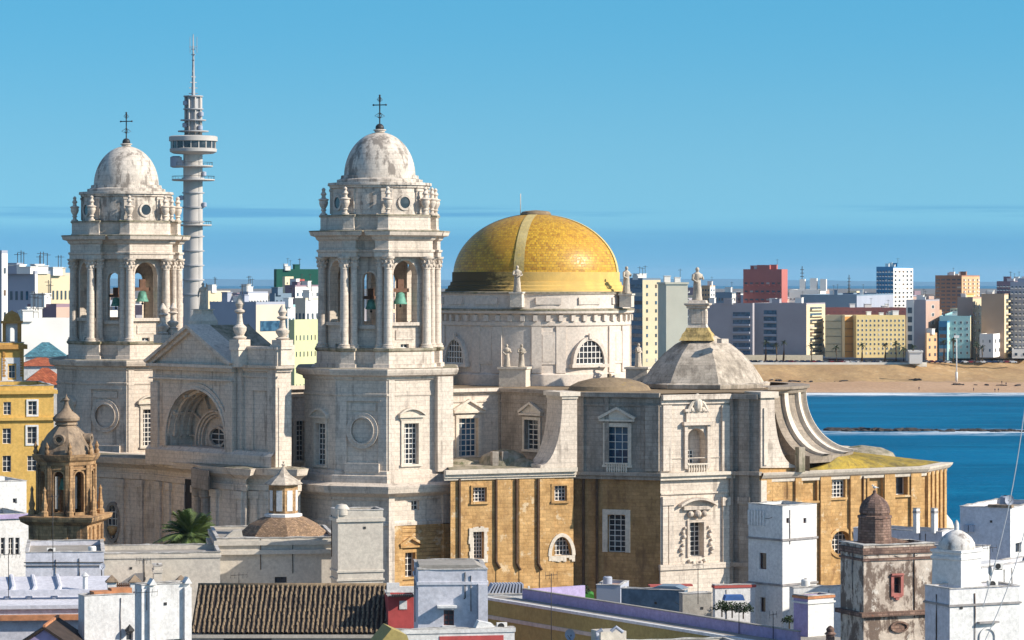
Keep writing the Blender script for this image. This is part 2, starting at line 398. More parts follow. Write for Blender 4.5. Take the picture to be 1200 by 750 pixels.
# ------------------------------------------------------------------ the cathedral
def hole(fr, xa, xb, ya, yb, shape='rect', nx=3, ny=6, depth=.7, glaze=True, hood=None, glass=None, sur=.35, frame=None):
    m = (xa + xb) / 2
    return dict(a=fr.S(xa), b=fr.S(xb), z0=fr.Z(yb, m), z1=fr.Z(ya, m), shape=shape, nx=nx, ny=ny, depth=depth, glaze=glaze, hood=hood, glass=glass, sur=sur, frame=frame)
def wall(name, parent, fr, a0, a1, z0, z1, holes=(), mat=None, extra=None, d=0, mb=None, hoodmat=None):
    mb = mb or MB(); mb.panel(fr, a0, a1, z0, z1, holes, d=d)
    if extra: extra(mb)
    o = part(name, mb, mat or STONE, parent)
    glazing(o, parent, fr, holes, d, hoodmat or TRIM)
    return o
def glazing(o, parent, fr, holes, d=0, hoodmat=None):
    lvl = o if BASE[o] is not None else parent
    par = SUBPARENT(o)
    for h in holes:
        if h['glaze']:
            g = MB(); g.fill(fr, h, d - h['depth'] + .02, 1); g.bars(fr, h, d - h['depth'] + .05, h['nx'], h['ny'], .10, 0, .1)
            part('window', g, [WFRAME, h['glass'] or GLASS], par)
        if h['hood']:
            g = MB(); su = h['sur']; a, b, z0, z1 = h['a'], h['b'], h['z0'], h['z1']; c = (a + b) / 2; wd = (b - a) / 2
            if h['shape'] == 'rect':
                g.box(fr, a - su, a, d + .003, d + .18, z0, z1); g.box(fr, b, b + su, d + .003, d + .18, z0, z1); g.box(fr, a - su, b + su, d + .003, d + .2, z1, z1 + su)
                g.box(fr, a - su * 1.2, b + su * 1.2, d + .003, d + .3, z0 - .3, z0)
            else: g.ring(fr, h, su, d - .05, d + .18)
            t = z1 + su; e = wd + su * 2.0
            if h['hood'] == 'seg':
                g.box(fr, c - e, c + e, d + .003, d + .55, t + .35, t + .6); g.box(fr, c - e * .85, c + e * .85, d + .003, d + .25, t + .003, t + .35)
                n = 12; hh = e * .42; o1 = [(c - e + 2 * e * i / n, t + .6 + hh * (1 - (2 * i / n - 1) ** 2)) for i in range(n + 1)]
                for i in range(n):
                    x0, y0 = o1[i]; x1, y1 = o1[i + 1]
                    g.extrude(fr, [(x0, y0), (x1, y1), (x1, y1 + .28), (x0, y0 + .28)], d + .003, d + .6)
                g.extrude(fr, o1, d + .003, d + .2)
            elif h['hood'] == 'ped':
                g.box(fr, c - e, c + e, d + .003, d + .55, t + .25, t + .5); hh = e * .55
                for sgn in (-1, 1):
                    g.extrude(fr, [(c + sgn * e, t + .5), (c, t + .5 + hh), (c, t + .85 + hh), (c + sgn * e * 1.06, t + .85)], d + .003, d + .6)
                g.extrude(fr, [(c - e, t + .5), (c + e, t + .5), (c, t + .5 + hh)], d + .003, d + .2)
            part('window_hood' if h['hood'] in ('seg', 'ped') else 'window_surround', g, hoodmat or TRIM, par)
ROOTS = set()
def SUBPARENT(o):
    return o if o.parent.parent is None else o.parent
def rbox(fr, xa, xb, ya, yb, d0, d1, mi=0):
    return lambda mb: mb.pxbox(fr, xa, xb, ya, yb, d0, d1, mi)
def blend_hole(a, b, z0, z1, shape='rect', **k):
    r = dict(a=a, b=b, z0=z0, z1=z1, shape=shape, nx=3, ny=6, depth=.7, glaze=True, hood=None, glass=None, sur=.35); r.update(k); return r

CATH = thing('cathedral', 'huge pale stone baroque cathedral with twin bell towers and a golden tiled dome', 'cathedral', (0, 440, 0))
# ---------------- right bell tower
D0 = 430.0; K0 = D0 / F
def zt(y): return H - (y - HY) * K0
TC = (PX(445, D0), D0)
DIAG = -12
fL = W(393, 421.3, -53); fD = W(393, 421.3, -18); fR = W(453, fD.D(453), 33)
def xyp(px, Y): return (PX(px, Y), Y)
vA = [fL.xy(357), fD.xy(393), fD.xy(453), fR.xy(527), xyp(526, 440), xyp(445, 449), xyp(359, 441)]
zb, zt0 = zt(560), zt(430)
mb = MB()
hl = [hole(fL, 370, 382, 496, 545, ny=8, nx=3, hood='seg', sur=.4)]
hr = [hole(fR, 473, 490, 496, 544, ny=8, nx=4, hood='seg', sur=.45)]
mb.panel(fL, fL.S(357), 0, zb, zt0, hl); 
fDh = [blend_hole(fD.S(406), fD.S(443), zt(537), zt(466), depth=.25, glaze=False)]
mb.panel(fD, 0, fD.S(453), zb, zt0, fDh)
h0 = fDh[0]; mb.fill(fD, h0, -.25)
mb.panel(fR, 0, fR.S(527), zb, zt0, hr)
mb.prism(vA, zb, zt0, cap=False, skip=(0, 1, 2))
mb.pxbox(fR, 509, 527, 441, 552, .003, .9); mb.pxbox(fR, 455, 462, 441, 552, .003, .16); mb.pxbox(fR, 455, 527, 458, 461, .003, .1)
mb.sweep(vA, [(0, zt(443)), (.25, zt(442)), (.3, zt(439)), (1.0, zt(437)), (1.15, zt(434)), (1.25, zt(431)), (1.2, zt(430)), (-2, zt(429))])
mb.sweep(vA, [(0, zt(461)), (.12, zt(460.5)), (.15, zt(458.5)), (0, zt(458))])
mb.sweep(vA, [(.0, zt(546)), (.25, zt(547)), (.3, zt(551)), (.7, zt(552)), (.75, zt(561))])
TOW = part('bell_tower', mb, STONE, CATH)
glazing(TOW, CATH, fL, hl); glazing(TOW, CATH, fR, hr)
mb = MB(); hm = blend_hole(fD.S(412), fD.S(437), zt(515), zt(486), 'circle')
mb.ring(fD, hm, .75, -.25, .15); mb.ring(fD, hm, .2, -.2, .3); mb.fill(fD, hm, -.2)
mb.box(fD, fD.S(403), fD.S(446), -.24, .06, zt(467), zt(465)); mb.box(fD, fD.S(409), fD.S(440), -.24, -.1, zt(478), zt(470)); mb.box(fD, fD.S(404), fD.S(445), .003, .4, zt(548), zt(538))
part('medallion', mb, STONE, TOW)
mb = MB(); mb.sweep(vA, [(-3, zt(429.4)), (.9, zt(429.3)), (1.1, zt(429.9))]); part('mossy_ledge', mb, LEDGE, TOW)
# belfry
def pol(R, az, c=TC): a = radians(az); return (c[0] + R * sin(a), c[1] - R * cos(a))
VAZ = [DIAG + 22.5 + 45 * k for k in range(8)]       # face k lies between VAZ[k-1] and VAZ[k]; face 0 is the diagonal one
def notched(R, inset, mar):
    pts = []
    for k in range(8):
        a, b = pol(R, VAZ[k - 1]), pol(R, VAZ[k])
        if k % 2 == 0:
            faz = radians(DIAG + 45 * k); n = (sin(faz), -cos(faz)); L = sqrt((b[0] - a[0]) ** 2 + (b[1] - a[1]) ** 2); e = ((b[0] - a[0]) / L, (b[1] - a[1]) / L)
            p1 = (a[0] + e[0] * mar, a[1] + e[1] * mar); p2 = (b[0] - e[0] * mar, b[1] - e[1] * mar)
            pts += [a, p1, (p1[0] - n[0] * inset, p1[1] - n[1] * inset), (p2[0] - n[0] * inset, p2[1] - n[1] * inset), p2]
            pts += []
        else: pts.append(a)
    return pts
mb = MB(); ped = notched(8.9, 1.3, 1.9)
mb.sweep(ped, [(.25, zt(429.4)), (.25, zt(425)), (0, zt(424.5)), (0, zt(409.5)), (.2, zt(409)), (.2, zt(407)), (-2, zt(406.9))], cap=True)
BEL = part('belfry_pedestal', mb, STONE, TOW)
mb = MB(); ap = 7.35 * cos(radians(22.5))
for k in range(8):
    faz = DIAG + 45 * k; dia = k % 2 == 0; r = ap - (1.0 if dia else 0)
    c = pol(r, faz); fr = WC(c[0], c[1], faz); hw = 7.35 * sin(radians(22.5)) + (0.25 if not dia else -.2)
    if dia:
        h = blend_hole(-.95, .95, zt(381), zt(319), 'arch', depth=1.0); hs = [h]
    else:
        h = blend_hole(-1.9, 1.9, zt(377), zt(305.5), 'arch', depth=1.2); h2 = blend_hole(-.65, .65, zt(424), zt(402), depth=.6, nx=2, ny=4); hs = [h, h2]
    mb.panel(fr, -hw, hw, zt(424), zt(300), hs)
    mb.ring(fr, h, .3, -.02, .14)
    zs = h['z0']; mb.box(fr, h['a'] - .55, h['b'] + .55, .003, .45, zs - .45, zs + .0)
    if not dia:
        mb.box(fr, -1.5, 1.5, .003, .12, zt(397), zt(386)); mb.fill(fr, h2, -.55); 
    else: mb.box(fr, -hw, hw, .003, .25, zt(382.5), zt(380))
part('belfry_wall', mb, STONE, TOW)
for k in (1, 7):
    faz = DIAG + 45 * k; c = pol(ap, faz); fr = WC(c[0], c[1], faz); h2 = blend_hole(-.65, .65, zt(424), zt(402), depth=.5, nx=2, ny=4)
    g = MB(); g.fill(fr, h2, -.45, 1); g.bars(fr, h2, -.42, 2, 5, .1); part('door', g, [WFRAME, GLASS], TOW)
def column_mb(c, r, z0, z1):
    g = MB(); hh = z1 - z0
    g.lathe((c[0], c[1]), [(r * 1.5, z0), (r * 1.5, z0 + .25), (r * 1.25, z0 + .3), (r * 1.35, z0 + .5), (r * 1.05, z0 + .6), (r, z0 + .75), (r * .98, z0 + hh * .4), (r * .86, z1 - 1.75), (r * 1.0, z1 - 1.7), (r * .9, z1 - 1.6),
             (r * .95, z1 - 1.3), (r * 1.15, z1 - .7), (r * 1.0, z1 - .66), (r * 1.2, z1 - .4), (r * 1.5, z1 - .25), (r * 1.55, z1 - .0)], 16)
    for row, (zz_, rr) in enumerate(((z1 - 1.25, 1.02), (z1 - .7, 1.22))):
        for i in range(8):
            a = 2 * pi * (i + row * .5) / 8; x, y = c[0] + r * rr * sin(a), c[1] - r * rr * cos(a)
            g.ball((x, y, zz_), r * .24, 6, sz=1.6)
    return g
for k in range(8):
    for off in ((0,) if k not in () else (0,)):
        c = pol(8.1, VAZ[k]); part('column', column_mb(c, .62, zt(407), zt(301)), STONE, TOW)
for k in (0, 1, 2, 7, 6):                      # the second, half hidden column of each pair stands just inside on the diagonal side
    s_ = -1 if k % 2 == 0 else 1
    c = pol(7.25, VAZ[k] + s_ * 7.5); part('column', column_mb(c, .52, zt(407), zt(301)), STONE, TOW)
mb = MB(); ent = notched(8.6, 1.25, 1.9)
mb.sweep(ent, [(-1.6, zt(301.5)), (0.1, zt(301.4)), (.1, zt(296)), (.25, zt(295.5)), (.3, zt(293)), (0, zt(292.5)), (0, zt(283)), (.3, zt(281)), (.45, zt(278)), (1.05, zt(276.5)), (1.15, zt(274)), (1.25, zt(271.5)), (-2, zt(271))], cap=True, capb=True)
part('entablature', mb, STONE, TOW)
mb = MB(); mb.sweep(ent, [(1.26, zt(272.2)), (1.30, zt(271.2)), (1.1, zt(270.6)), (-.6, zt(270.4))]); part('mossy_ledge', mb, LEDGE, TOW)
mb = MB(); att = notched(8.35, 1.2, 1.5)
mb.sweep(att, [(.1, zt(271)), (.1, zt(269)), (0, zt(268.5)), (0, zt(255.5)), (.15, zt(255)), (.15, zt(253)), (-2, zt(252.6))], cap=True)
part('attic_parapet', mb, STONE, TOW)
mb = MB(); mb.sweep(att, [(.16, zt(254.6)), (.2, zt(253.2)), (.1, zt(252.4)), (-1.5, zt(252.2))]); part('mossy_ledge', mb, LEDGE, TOW)
mb = MB(); mb.sweep(ped, [(.02, zt(411)), (.22, zt(409.4)), (.24, zt(407)), (.1, zt(406.6)), (-.8, zt(406.5))]); part('mossy_ledge', mb, LEDGE, TOW)
# drum with round windows
mb = MB(); RD = 6.75; OC = []
mb.lathe(TC, [(RD, zt(253)), (RD + .12, zt(252)), (RD, zt(251)), (RD, zt(222)), (RD + .25, zt(221)), (RD + .3, zt(218.5)), (RD + .55, zt(218)), (RD + .5, zt(215)), (6.0, zt(214.5)), (6.0, zt(211)), (5.7, zt(210.5)), (5.45, zt(209.5)), (5.4, zt(206)), (4, zt(205.9))], 64)
for k in range(8):
    faz = DIAG + 45 * k
    if k % 2:
        fr = WC(*pol(RD, faz), faz); h = blend_hole(-.8, .8, zt(238.5) - .8, zt(238.5) + .8, 'circle'); mb.ring(fr, h, .3, -.25, .16); OC.append((fr, h))
    fr = WC(*pol(RD, faz + 22.5), faz + 22.5); mb.box(fr, -.75, .75, -.2, .18, zt(251), zt(222)); mb.box(fr, -.85, .85, -.2, .28, zt(225), zt(222))
part('lantern_drum', mb, TURDOME, TOW)
for fr, h in OC:
    g = MB(); g.fill(fr, h, .03); part('round_window', g, GLASS, TOW)
mb = MB(); mb.lathe(TC, [(5.0 * cos(t_ * pi / 2 / 16), zt(207) + 6.2 * sin(t_ * pi / 2 / 16)) for t_ in range(16)] + [(.75, zt(155)), (.7, zt(153.5)), (.9, zt(153)), (.9, zt(152)), (.3, zt(151)), (0, zt(150.9))], 48)
part('cupola', mb, TURDOME, TOW)
mb = MB(); mb.ball((*TC, zt(150)), .62, 14); mb.tube([(*TC, zt(150)), (*TC, zt(112))], .09)
fc = WC(TC[0], TC[1], -20)
mb.box(fc, -.95, .95, -.06, .06, zt(123) - .07, zt(123) + .07)
for s_ in (-1, 1): mb.ball(tuple(fc.p(s_ * .95, 0, zt(123))), .14, 8)
for z_, r_ in ((zt(136), .75), (zt(117), .4)):
    for k in range(4):
        a = pi / 4 + k * pi / 2; mb.tube([fc.p(0, 0, z_ - .3), fc.p(r_ * cos(a), r_ * sin(a), z_), fc.p(0, 0, z_ + .5)], .05, 5)
mb.ball((*TC, zt(112)), .15, 8)
part('cross', mb, IRON, TOW)
def urn_mb(c, z0, hh, r):
    g = MB(); pr = [(.9, 0), (.9, .06), (.55, .08), (.45, .16), (.75, .19), (.5, .24), (.95, .36), (1.1, .45), (1.0, .52), (1.25, .55), (1.25, .58), (.55, .62), (.45, .70), (.75, .76), (.35, .86), (.5, .93), (.25, .98), (0, 1)]
    g.lathe(c, [(r * a, z0 + hh * b) for a, b in pr], 12); return g
for k in range(8):
    for dz in ((0,)):
        c = pol(7.9, VAZ[k]); part('urn', urn_mb(c, zt(252.8), 3.9, .58), STONE, TOW)
for k in (1, 2):
    c = pol(8.2, VAZ[k] + 9); part('urn', urn_mb(c, zt(252.8), 3.9, .52), STONE, TOW)
# left tower: the same tower standing further back
TOW2 = dup(TOW, (PX(148, 475) - TC[0], 475 - 430, 0), parent=CATH); BASE[TOW2] = BASE[CATH] + Vector(TOW2.location)
def bell(c, z, r, label):
    t = thing('church_bell', label, 'bell', (c[0], c[1], z), 'bells hanging in the belfries')
    g = MB(); g.lathe(c, [(r, z), (r * 1.02, z + .08), (r * .82, z + r * .5), (r * .68, z + r * 1.1), (r * .6, z + r * 1.5), (r * .3, z + r * 1.72), (0, z + r * 1.75)], 20); part('bell_body', g, BRONZE, t)
    g = MB(); fr = WC(c[0], c[1], 33); g.box(fr, -r * 1.3, r * 1.3, -.25, .25, z + r * 1.75, z + r * 2.3); g.box(fr, -r * .5, r * .5, -.2, .2, z + r * 2.3, z + r * 3.6); part('yoke', g, WOOD, t)
    g = MB(); g.tube([(c[0], c[1], z + r), (c[0], c[1], z - .3)], .08); g.ball((c[0], c[1], z - .3), .18, 8); part('clapper', g, IRON, t)
T2 = (PX(148, 475), 475)
bell(pol(5.6, 33), zt(356), .95, 'green bronze bell in the sunlit arch of the nearer, right-hand bell tower')
bell(pol(5.6, 33, T2), zt(356), .95, 'green bronze bell in the sunlit arch of the farther, left-hand bell tower')
bell(pol(4.8, -12), zt(362), .8, 'dark bell in the narrow middle arch of the right bell tower')
bell(pol(4.8, -12, T2), zt(362), .8, 'dark bell in the narrow middle arch of the left bell tower')
# right tower base, ochre and white
vB = offset(vA, .75); zB = zt(566)
gL, gD, gR = [W(0, p[1], az, X=p[0]) for p, az in ((vB[0], -53), (vB[1], -18), (vB[2], 33))]
hR = [blend_hole(gR.S(474), gR.S(486), zt(668), zt(640), nx=2, ny=4, hood='ped', sur=.45, depth=.8), blend_hole(gR.S(482), gR.S(491), zt(592), zt(581), nx=2, ny=2, depth=.6)]
mb = MB(); LR = gR.S(533)
def seglen(a, b): return sqrt((a[0] - b[0]) ** 2 + (a[1] - b[1]) ** 2)
mb.panel(gL, 0, seglen(vB[0], vB[1]), 0, zt(561)); mb.panel(gD, 0, seglen(vB[1], vB[2]), 0, zt(561))
wl = seglen(vB[2], vB[3])
mb.panel(gR, 0, wl, zt(608), zt(561), hR[1:]); mb.prism(vB, 0, zt(561), cap=False, skip=(0, 1, 2))
mb.box(gR, 0.0, .9, .003, .5, 0, zt(566)); mb.box(gR, wl * .79, wl * .98, .003, .6, zt(608), zt(566))
mb.sweep(vB, [(0, zt(580)), (.2, zt(579)), (.25, zt(576)), (.8, zt(574)), (1.5, zt(571)), (1.7, zt(566)), (1.8, zt(563)), (.2, zt(560)), (-3, zt(559.9))])
mb.sweep(vB, [(0, zt(609)), (.3, zt(608.5)), (.3, zt(605)), (.1, zt(604)), (0, zt(603))])
part('tower_base', mb, STONE, CATH)
mb = MB(); mb.panel(gR, 0, wl, 0, zt(608), hR[:1], d=.04); mb.box(gR, .9, 2.2, .045, .4, 0, zt(609)); mb.box(gR, wl * .79, wl * .98, .045, .75, 0, zt(609))
for i in range(22):
    zc = zt(608) - .55 * (i + 1); mb.box(gR, 2.2, wl * .79, .041, .14, zc + .06, zc + .5) if not (zt(672) < zc < zt(632)) else (mb.box(gR, 2.2, hR[0]['a'] - .5, .041, .14, zc + .06, zc + .5), mb.box(gR, hR[0]['b'] + .5, wl * .79, .041, .14, zc + .06, zc + .5))
o = part('tower_base_rustication', mb, OCHRE, CATH); glazing(o, CATH, gR, hR[:1], .04, OCHRE); glazing(o, CATH, gR, hR[1:], 0)

# ---------------- facade between the towers
fa = W(325, 421.5, -47); c0 = fa.xy(178); zf = lambda y, px: fa.Z(y, px)
sP0, sP1, sE = fa.S(185), fa.S(280), 0.0
ztop = fa.Z(427, 250); zbase = fa.Z(548, 250)
arch = blend_hole(fa.S(202), fa.S(271), fa.Z(524, 236), fa.Z(456, 236), 'arch', depth=4.2, glaze=False); 
arch['z1'] = fa.Z(456, 232)
mb = MB(); d1 = .9
mb.panel(fa, sP0, sP1, zbase, ztop, [arch], d=d1); mb.ring(fa, arch, .9, d1 - .02, d1 + .2); mb.ring(fa, arch, .35, d1 - .5, d1 + .35)
mb.box(fa, sP0, sP0 + .01, -6, d1, zbase, ztop); mb.box(fa, sP1 - .01, sP1, -.5, d1, zbase, ztop)
mb.box(fa, sP0 - .1, sP0 + 1.6, d1 + .003, d1 + .35, zbase, fa.Z(447, 185)); mb.box(fa, sP1 - 1.6, sP1 + .1, d1 + .003, d1 + .35, zbase, fa.Z(447, 272))
zc = arch['z1'] + 1.0; mb.box(fa, sP0 - .2, sP1 + .2, d1 + .36, d1 + .6, fa.Z(445, 230), fa.Z(443, 230))
mb.box(fa, sP0 - .2, sP1 + .5, d1 + .003, d1 + 1.1, ztop - .45, ztop); mb.box(fa, sP0 - .1, sP1 + .3, d1 + .003, d1 + .6, ztop - .9, ztop - .45)
# concave back of the great niche: ribs and an inner arch
mb.fill(fa, arch, d1 - 4.2)
r_ = (arch['b'] - arch['a']) / 2; ac = (arch['a'] + arch['b']) / 2; zs = arch['z1'] - r_
for rr, dd in ((.99, 3.4), (.99, 2.2), (.99, 1.0)):
    n = 20
    for i in range(n):
        t0, t1 = pi * i / n, pi * (i + 1) / n
        q = [(ac - r_ * k * cos(t), zs + r_ * k * sin(t)) for k, t in ((rr, t0), (rr, t1), (.93, t1), (.93, t0))]
        mb.extrude(fa, q, d1 - dd - .3, d1 - dd + .1)
for i in range(1, 6):
    t0 = pi * i / 6; q = [(ac - r_ * k * cos(t), zs + r_ * k * sin(t)) for k, t in ((.99, t0 - .035), (.99, t0 + .035), (.94, t0 + .035), (.94, t0 - .035))]
    mb.extrude(fa, q, d1 - 3.9, d1 - .3)
FAC = part('facade_portal', mb, STONE, CATH)
inn = blend_hole(ac - r_ * .52, ac + r_ * .52, zs - 1.5, zs + r_ * .42, 'arch', depth=.8, glaze=False)
ov = blend_hole(ac - r_ * .26, ac + r_ * .26, zs - 1.2, zs + r_ * .18, 'oval', nx=2, ny=3)
mb = MB()
for k, (wq, dq) in enumerate(((.32, .5), (.30, .8), (.25, 1.1))):
    hh = dict(inn); hh['a'] -= .35 * k; hh['b'] += .35 * k; hh['z1'] += .35 * k; mb.ring(fa, hh, wq, d1 - 4.19, d1 - 4.2 + dq)
mb.ring(fa, ov, .3, d1 - 4.19, d1 - 3.6)
for i in range(7):
    t0 = pi * i / 6; mb.extrude(fa, [(ac - r_ * k * cos(t), zs + r_ * k * sin(t)) for k, t in ((.66, t0 - .02), (.97, t0 - .02), (.97, t0 + .02), (.66, t0 + .02))], d1 - 4.19, d1 - 3.7)
part('niche_arch', mb, STONE, FAC)
g = MB(); g.fill(fa, ov, d1 - 4.1, 1); g.bars(fa, ov, d1 - 4.05, 2, 3, .12); part('oval_window', g, [WFRAME, GLASS], FAC)
mb = MB(); cxp = (sP0 + sP1) / 2; zap = fa.Z(380, 228); e = (sP1 - sP0) / 2 + .1
for sg in (-1, 1): mb.extrude(fa, [(cxp + sg * (e + .2), ztop + .004), (cxp, zap - .5), (cxp, zap), (cxp + sg * (e + .6), ztop + .35)], -2, d1 + 1.2)
for sg in (-1, 1): mb.extrude(fa, [(cxp + sg * (e - .9), ztop + .004), (cxp, zap - 1.1), (cxp, zap - .52), (cxp + sg * (e + .2), ztop + .004)], -2, d1 + .7)
mb.extrude(fa, [(cxp - e, ztop + .004), (cxp + e, ztop + .004), (cxp, zap - .45)], -2, d1 + .1)
part('pediment', mb, STONE, CATH)
mb = MB()
for sg in (-1, 1):
    a, b = cxp, cxp + sg * (e + .5)
    mb.poly([fa.p(a, -2, zap - .1), fa.p(b, -2, ztop + .3), fa.p(b, -9, ztop + .3), fa.p(a, -9, zap - .1)])
mb.poly([fa.p(cxp - e, -9, ztop), fa.p(cxp + e, -9, ztop), fa.p(cxp, -9, zap)])
part('gable_roof', mb, LEDGE, CATH)
# right bay with blind panel and its sunlit return wall
mb = MB(); zr = fa.Z(428, 300)
mb.panel(fa, sP1, sE, zbase, zr, [blend_hole(fa.S(296), fa.S(313), fa.Z(528, 305), fa.Z(458, 305), depth=.25)]); 
mb.fill(fa, blend_hole(fa.S(296), fa.S(313), fa.Z(528, 305), fa.Z(458, 305)), -.25)
mb.box(fa, fa.S(316), 0, .003, .3, zbase, zr); mb.box(fa, fa.S(281), fa.S(286), .003, .45, zbase, zr)
mb.box(fa, sP1, .3, .003, .2, fa.Z(442, 300), fa.Z(440, 300))
ret = W(325, 421.5, 38); LRt = ret.S(341)
mb.panel(ret, 0, LRt, zbase, zr); mb.box(ret, .2, LRt, .003, .12, zbase, zr - 3)
pg = [fa.p(sP1, 0, 0), fa.p(0, 0, 0), ret.p(LRt, 0, 0)]
mb.sweep([(p.x, p.y) for p in pg], [(0, zr - .9), (.3, zr - .8), (.35, zr - .5), (.8, zr - .35), (.9, zr), (-1.5, zr + .02)], closed=False)
mb.sweep([(p.x, p.y) for p in pg], [(.1, zr), (.1, zr + 2.2), (.25, zr + 2.25), (.25, zr + 2.6), (-.8, zr + 2.62), (-.8, zr)], closed=False)
mb.poly([fa.p(sP1, 0, zr), fa.p(0, 0, zr), ret.p(LRt, 0, zr), fa.p(sP1, -9, zr)])
part('facade_side_bay', mb, STONE, CATH)
def finial(px, Y, yb, yt, r, name='urn_finial'):
    g = MB(); z0, z1 = PZ(yb, Y), PZ(yt, Y); g.box(WC(PX(px, Y), Y, -47), -r * 1.3, r * 1.3, -r * 1.3, r * 1.3, z0 - .6, z0 + (z1 - z0) * .12)
    pr = [(1.0, .12), (1.25, .16), (.7, .2), (1.15, .3), (1.2, .36), (.6, .42), (.5, .5), (.45, .62), (.95, .66), (.95, .69), (.5, .72), (.8, .82), (.45, .92), (.2, .98), (0, 1)]
    g.lathe((PX(px, Y), Y), [(r * a, z0 + (z1 - z0) * b) for a, b in pr], 12); part(name, g, STONE, CATH)
finial(281, 426.5, 405, 345, .8); finial(331, 422.5, 404, 357, .8); finial(191, 446.5, 397, 355, .75); finial(203, 447.5, 390, 355, .75)
mb = MB(); fs = WC(PX(281, 426.5), 426.5, -47); mb.box(fs, -.9, .9, -.9, .9, PZ(430, 426.5), PZ(405, 426.5)); part('finial_pedestal', mb, TRIM, CATH); mb = MB(); fs = WC(PX(331, 423), 423, -47); mb.box(fs, -1.2, 1.2, -1.2, 1.2, PZ(428, 423), PZ(404, 423)); part('finial_pedestal', mb, TRIM, CATH)
# plinth and the lower facade in shade: a bowed cornice over a pilastered wall
lo = [xyp(66, 459.0), xyp(100, 453.5), xyp(150, 447.5), xyp(180, 444.5), xyp(205, 438.5), xyp(236, 433.0), xyp(246, 428.0), xyp(288, 421.5), xyp(290, 423.5), xyp(345, 420.3), xyp(352, 421.5)]
zl = PZ(548, 423)
mb = MB(); pl = [fa.p(sP0 - 1, d1, 0), fa.p(sP1 + .5, d1, 0), fa.p(0, .5, 0)]
mb.sweep([(p.x, p.y) for p in pl], [(.6, zl - .5), (.6, fa.Z(530, 250)), (.2, fa.Z(527, 250)), (0, fa.Z(525, 250))], closed=False)
part('facade_plinth', mb, STONE, CATH)
mb = MB()
mb.sweep(lo, [(0, 0), (0, 3), (.5, 3.01), (.5, 4.5), (0, 4.6), (0, zl - 3.2), (.2, zl - 3.1), (.25, zl - 2.3), (0, zl - 2.2), (0, zl - 1.6), (.5, zl - 1.2), (1.1, zl - .9), (1.3, zl - .3), (1.4, zl), (-6, zl + .1)], closed=False)
def lowW(i): a, b = lo[i], lo[i + 1]; return WC(a[0], a[1], math.degrees(atan2(b[1] - a[1], b[0] - a[0]))), seglen(a, b)
for i, ts in ((0, (.3, .8)), (1, (.15, .85)), (2, (.5,)), (3, (.3, .75)), (4, (.35, .8)), (6, (.15, .85)), (8, (.15, .5, .9))):
    fr, L = lowW(i)
    for t in ts:
        a = L * t; mb.box(fr, a - .6, a + .6, .003, .35, 4.6, zl - 4.2); mb.box(fr, a - .8, a + .8, .003, .5, zl - 4.2, zl - 3.2)
LOW = part('lower_facade_wall', mb, STONE, CATH)
fr, L = lowW(1); oh = blend_hole(L * .55, L * .55 + 2.4, PZ(632, 449), PZ(592, 449), 'oval', nx=2, ny=4)
mb = MB(); mb.ring(fr, oh, .5, .003, .45); g = MB(); g.fill(fr, oh, .02, 1); g.bars(fr, oh, .04, 3, 5, .1)
part('oval_frame', mb, STONE_D, LOW); part('oval_window', g, [WFRAME, GLASS], LOW)
mb = MB(); zc_ = (oh['z0'] + oh['z1']) / 2 - 1.2; mb.ball(tuple(fr.p((oh['a'] + oh['b']) / 2, .3, zc_)), .6, 10, sz=1.2); mb.ball(tuple(fr.p((oh['a'] + oh['b']) / 2 - .7, .3, zc_ + .3)), .35, 8); mb.ball(tuple(fr.p((oh['a'] + oh['b']) / 2 + .7, .3, zc_ + .3)), .35, 8)
part('oval_emblem', mb, OCHRE, LOW)
fr, L = lowW(4); mb = MB(); mb.box(fr, L * .45, L * .95, .003, .3, 0, PZ(566, 427)); part('portal_door', mb, DARK, LOW)
mb = MB()
for px, Y in ((233, 431.5), (241, 428.5)): mb.lathe(xyp(px, Y), [(.9, 4), (.8, 4.4), (.75, 10), (.65, zl - 4.6), (.9, zl - 4.4), (1.05, zl - 3.2)], 14)
mb.prism([xyp(224, 430.5), xyp(244, 424.0), xyp(247, 427.5), xyp(228, 433.5)], zl - 3.2, zl - .5)
part('portal_columns', mb, STONE_D, LOW)
mb = MB(); mb.sweep(lo, [(-2.5, zl + .25), (.9, zl + .1), (1.1, zl + .01)], closed=False); part('mossy_cornice_top', mb, LEDGE, LOW)
# bit of sunlit clerestory seen between facade and right tower
n0 = W(335, 448, 36); hs = [hole(n0, 346, 357, 493, 540, ny=8, nx=3, hood='flat', sur=.5)]
wall('clerestory_wall', CATH, n0, n0.S(332), n0.S(372), PZ(560, 448), PZ(452, 448), hs, STONE, lambda m: (m.pxbox(n0, 332, 372, 452, 456, .003, .7), m.pxbox(n0, 332, 372, 463, 465, .003, .2)))
# ---------------- side of the church
n1 = W(524, 435, 32); s1 = n1.S(585)
zN = n1.Z(455, 555)
hs = [hole(n1, 537.5, 560, 490, 535, nx=4, ny=7, hood='ped', sur=.5, depth=.8, glass=GLASSB)]
wall('upper_nave_wall', CATH, n1, 0, s1, PZ(562, 436), zN, hs, STONE, lambda m: (m.pxbox(n1, 518, 586, 455, 459, .003, .8), m.pxbox(n1, 518, 586, 459, 461, .003, .45), m.pxbox(n1, 518, 586, 469, 471, .003, .2)))
n2 = W(585, n1.D(585), -50); s2 = n2.S(652)
hs = [hole(n2, 615, 632, 492, 527, nx=3, ny=6, hood='ped', sur=.4, depth=.8)]
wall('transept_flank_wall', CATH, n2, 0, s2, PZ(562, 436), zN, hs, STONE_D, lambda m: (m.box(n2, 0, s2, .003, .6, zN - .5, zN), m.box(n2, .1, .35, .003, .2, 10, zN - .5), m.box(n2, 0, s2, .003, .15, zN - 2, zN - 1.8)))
l1 = W(528, 419, 22); s1b = l1.S(672)
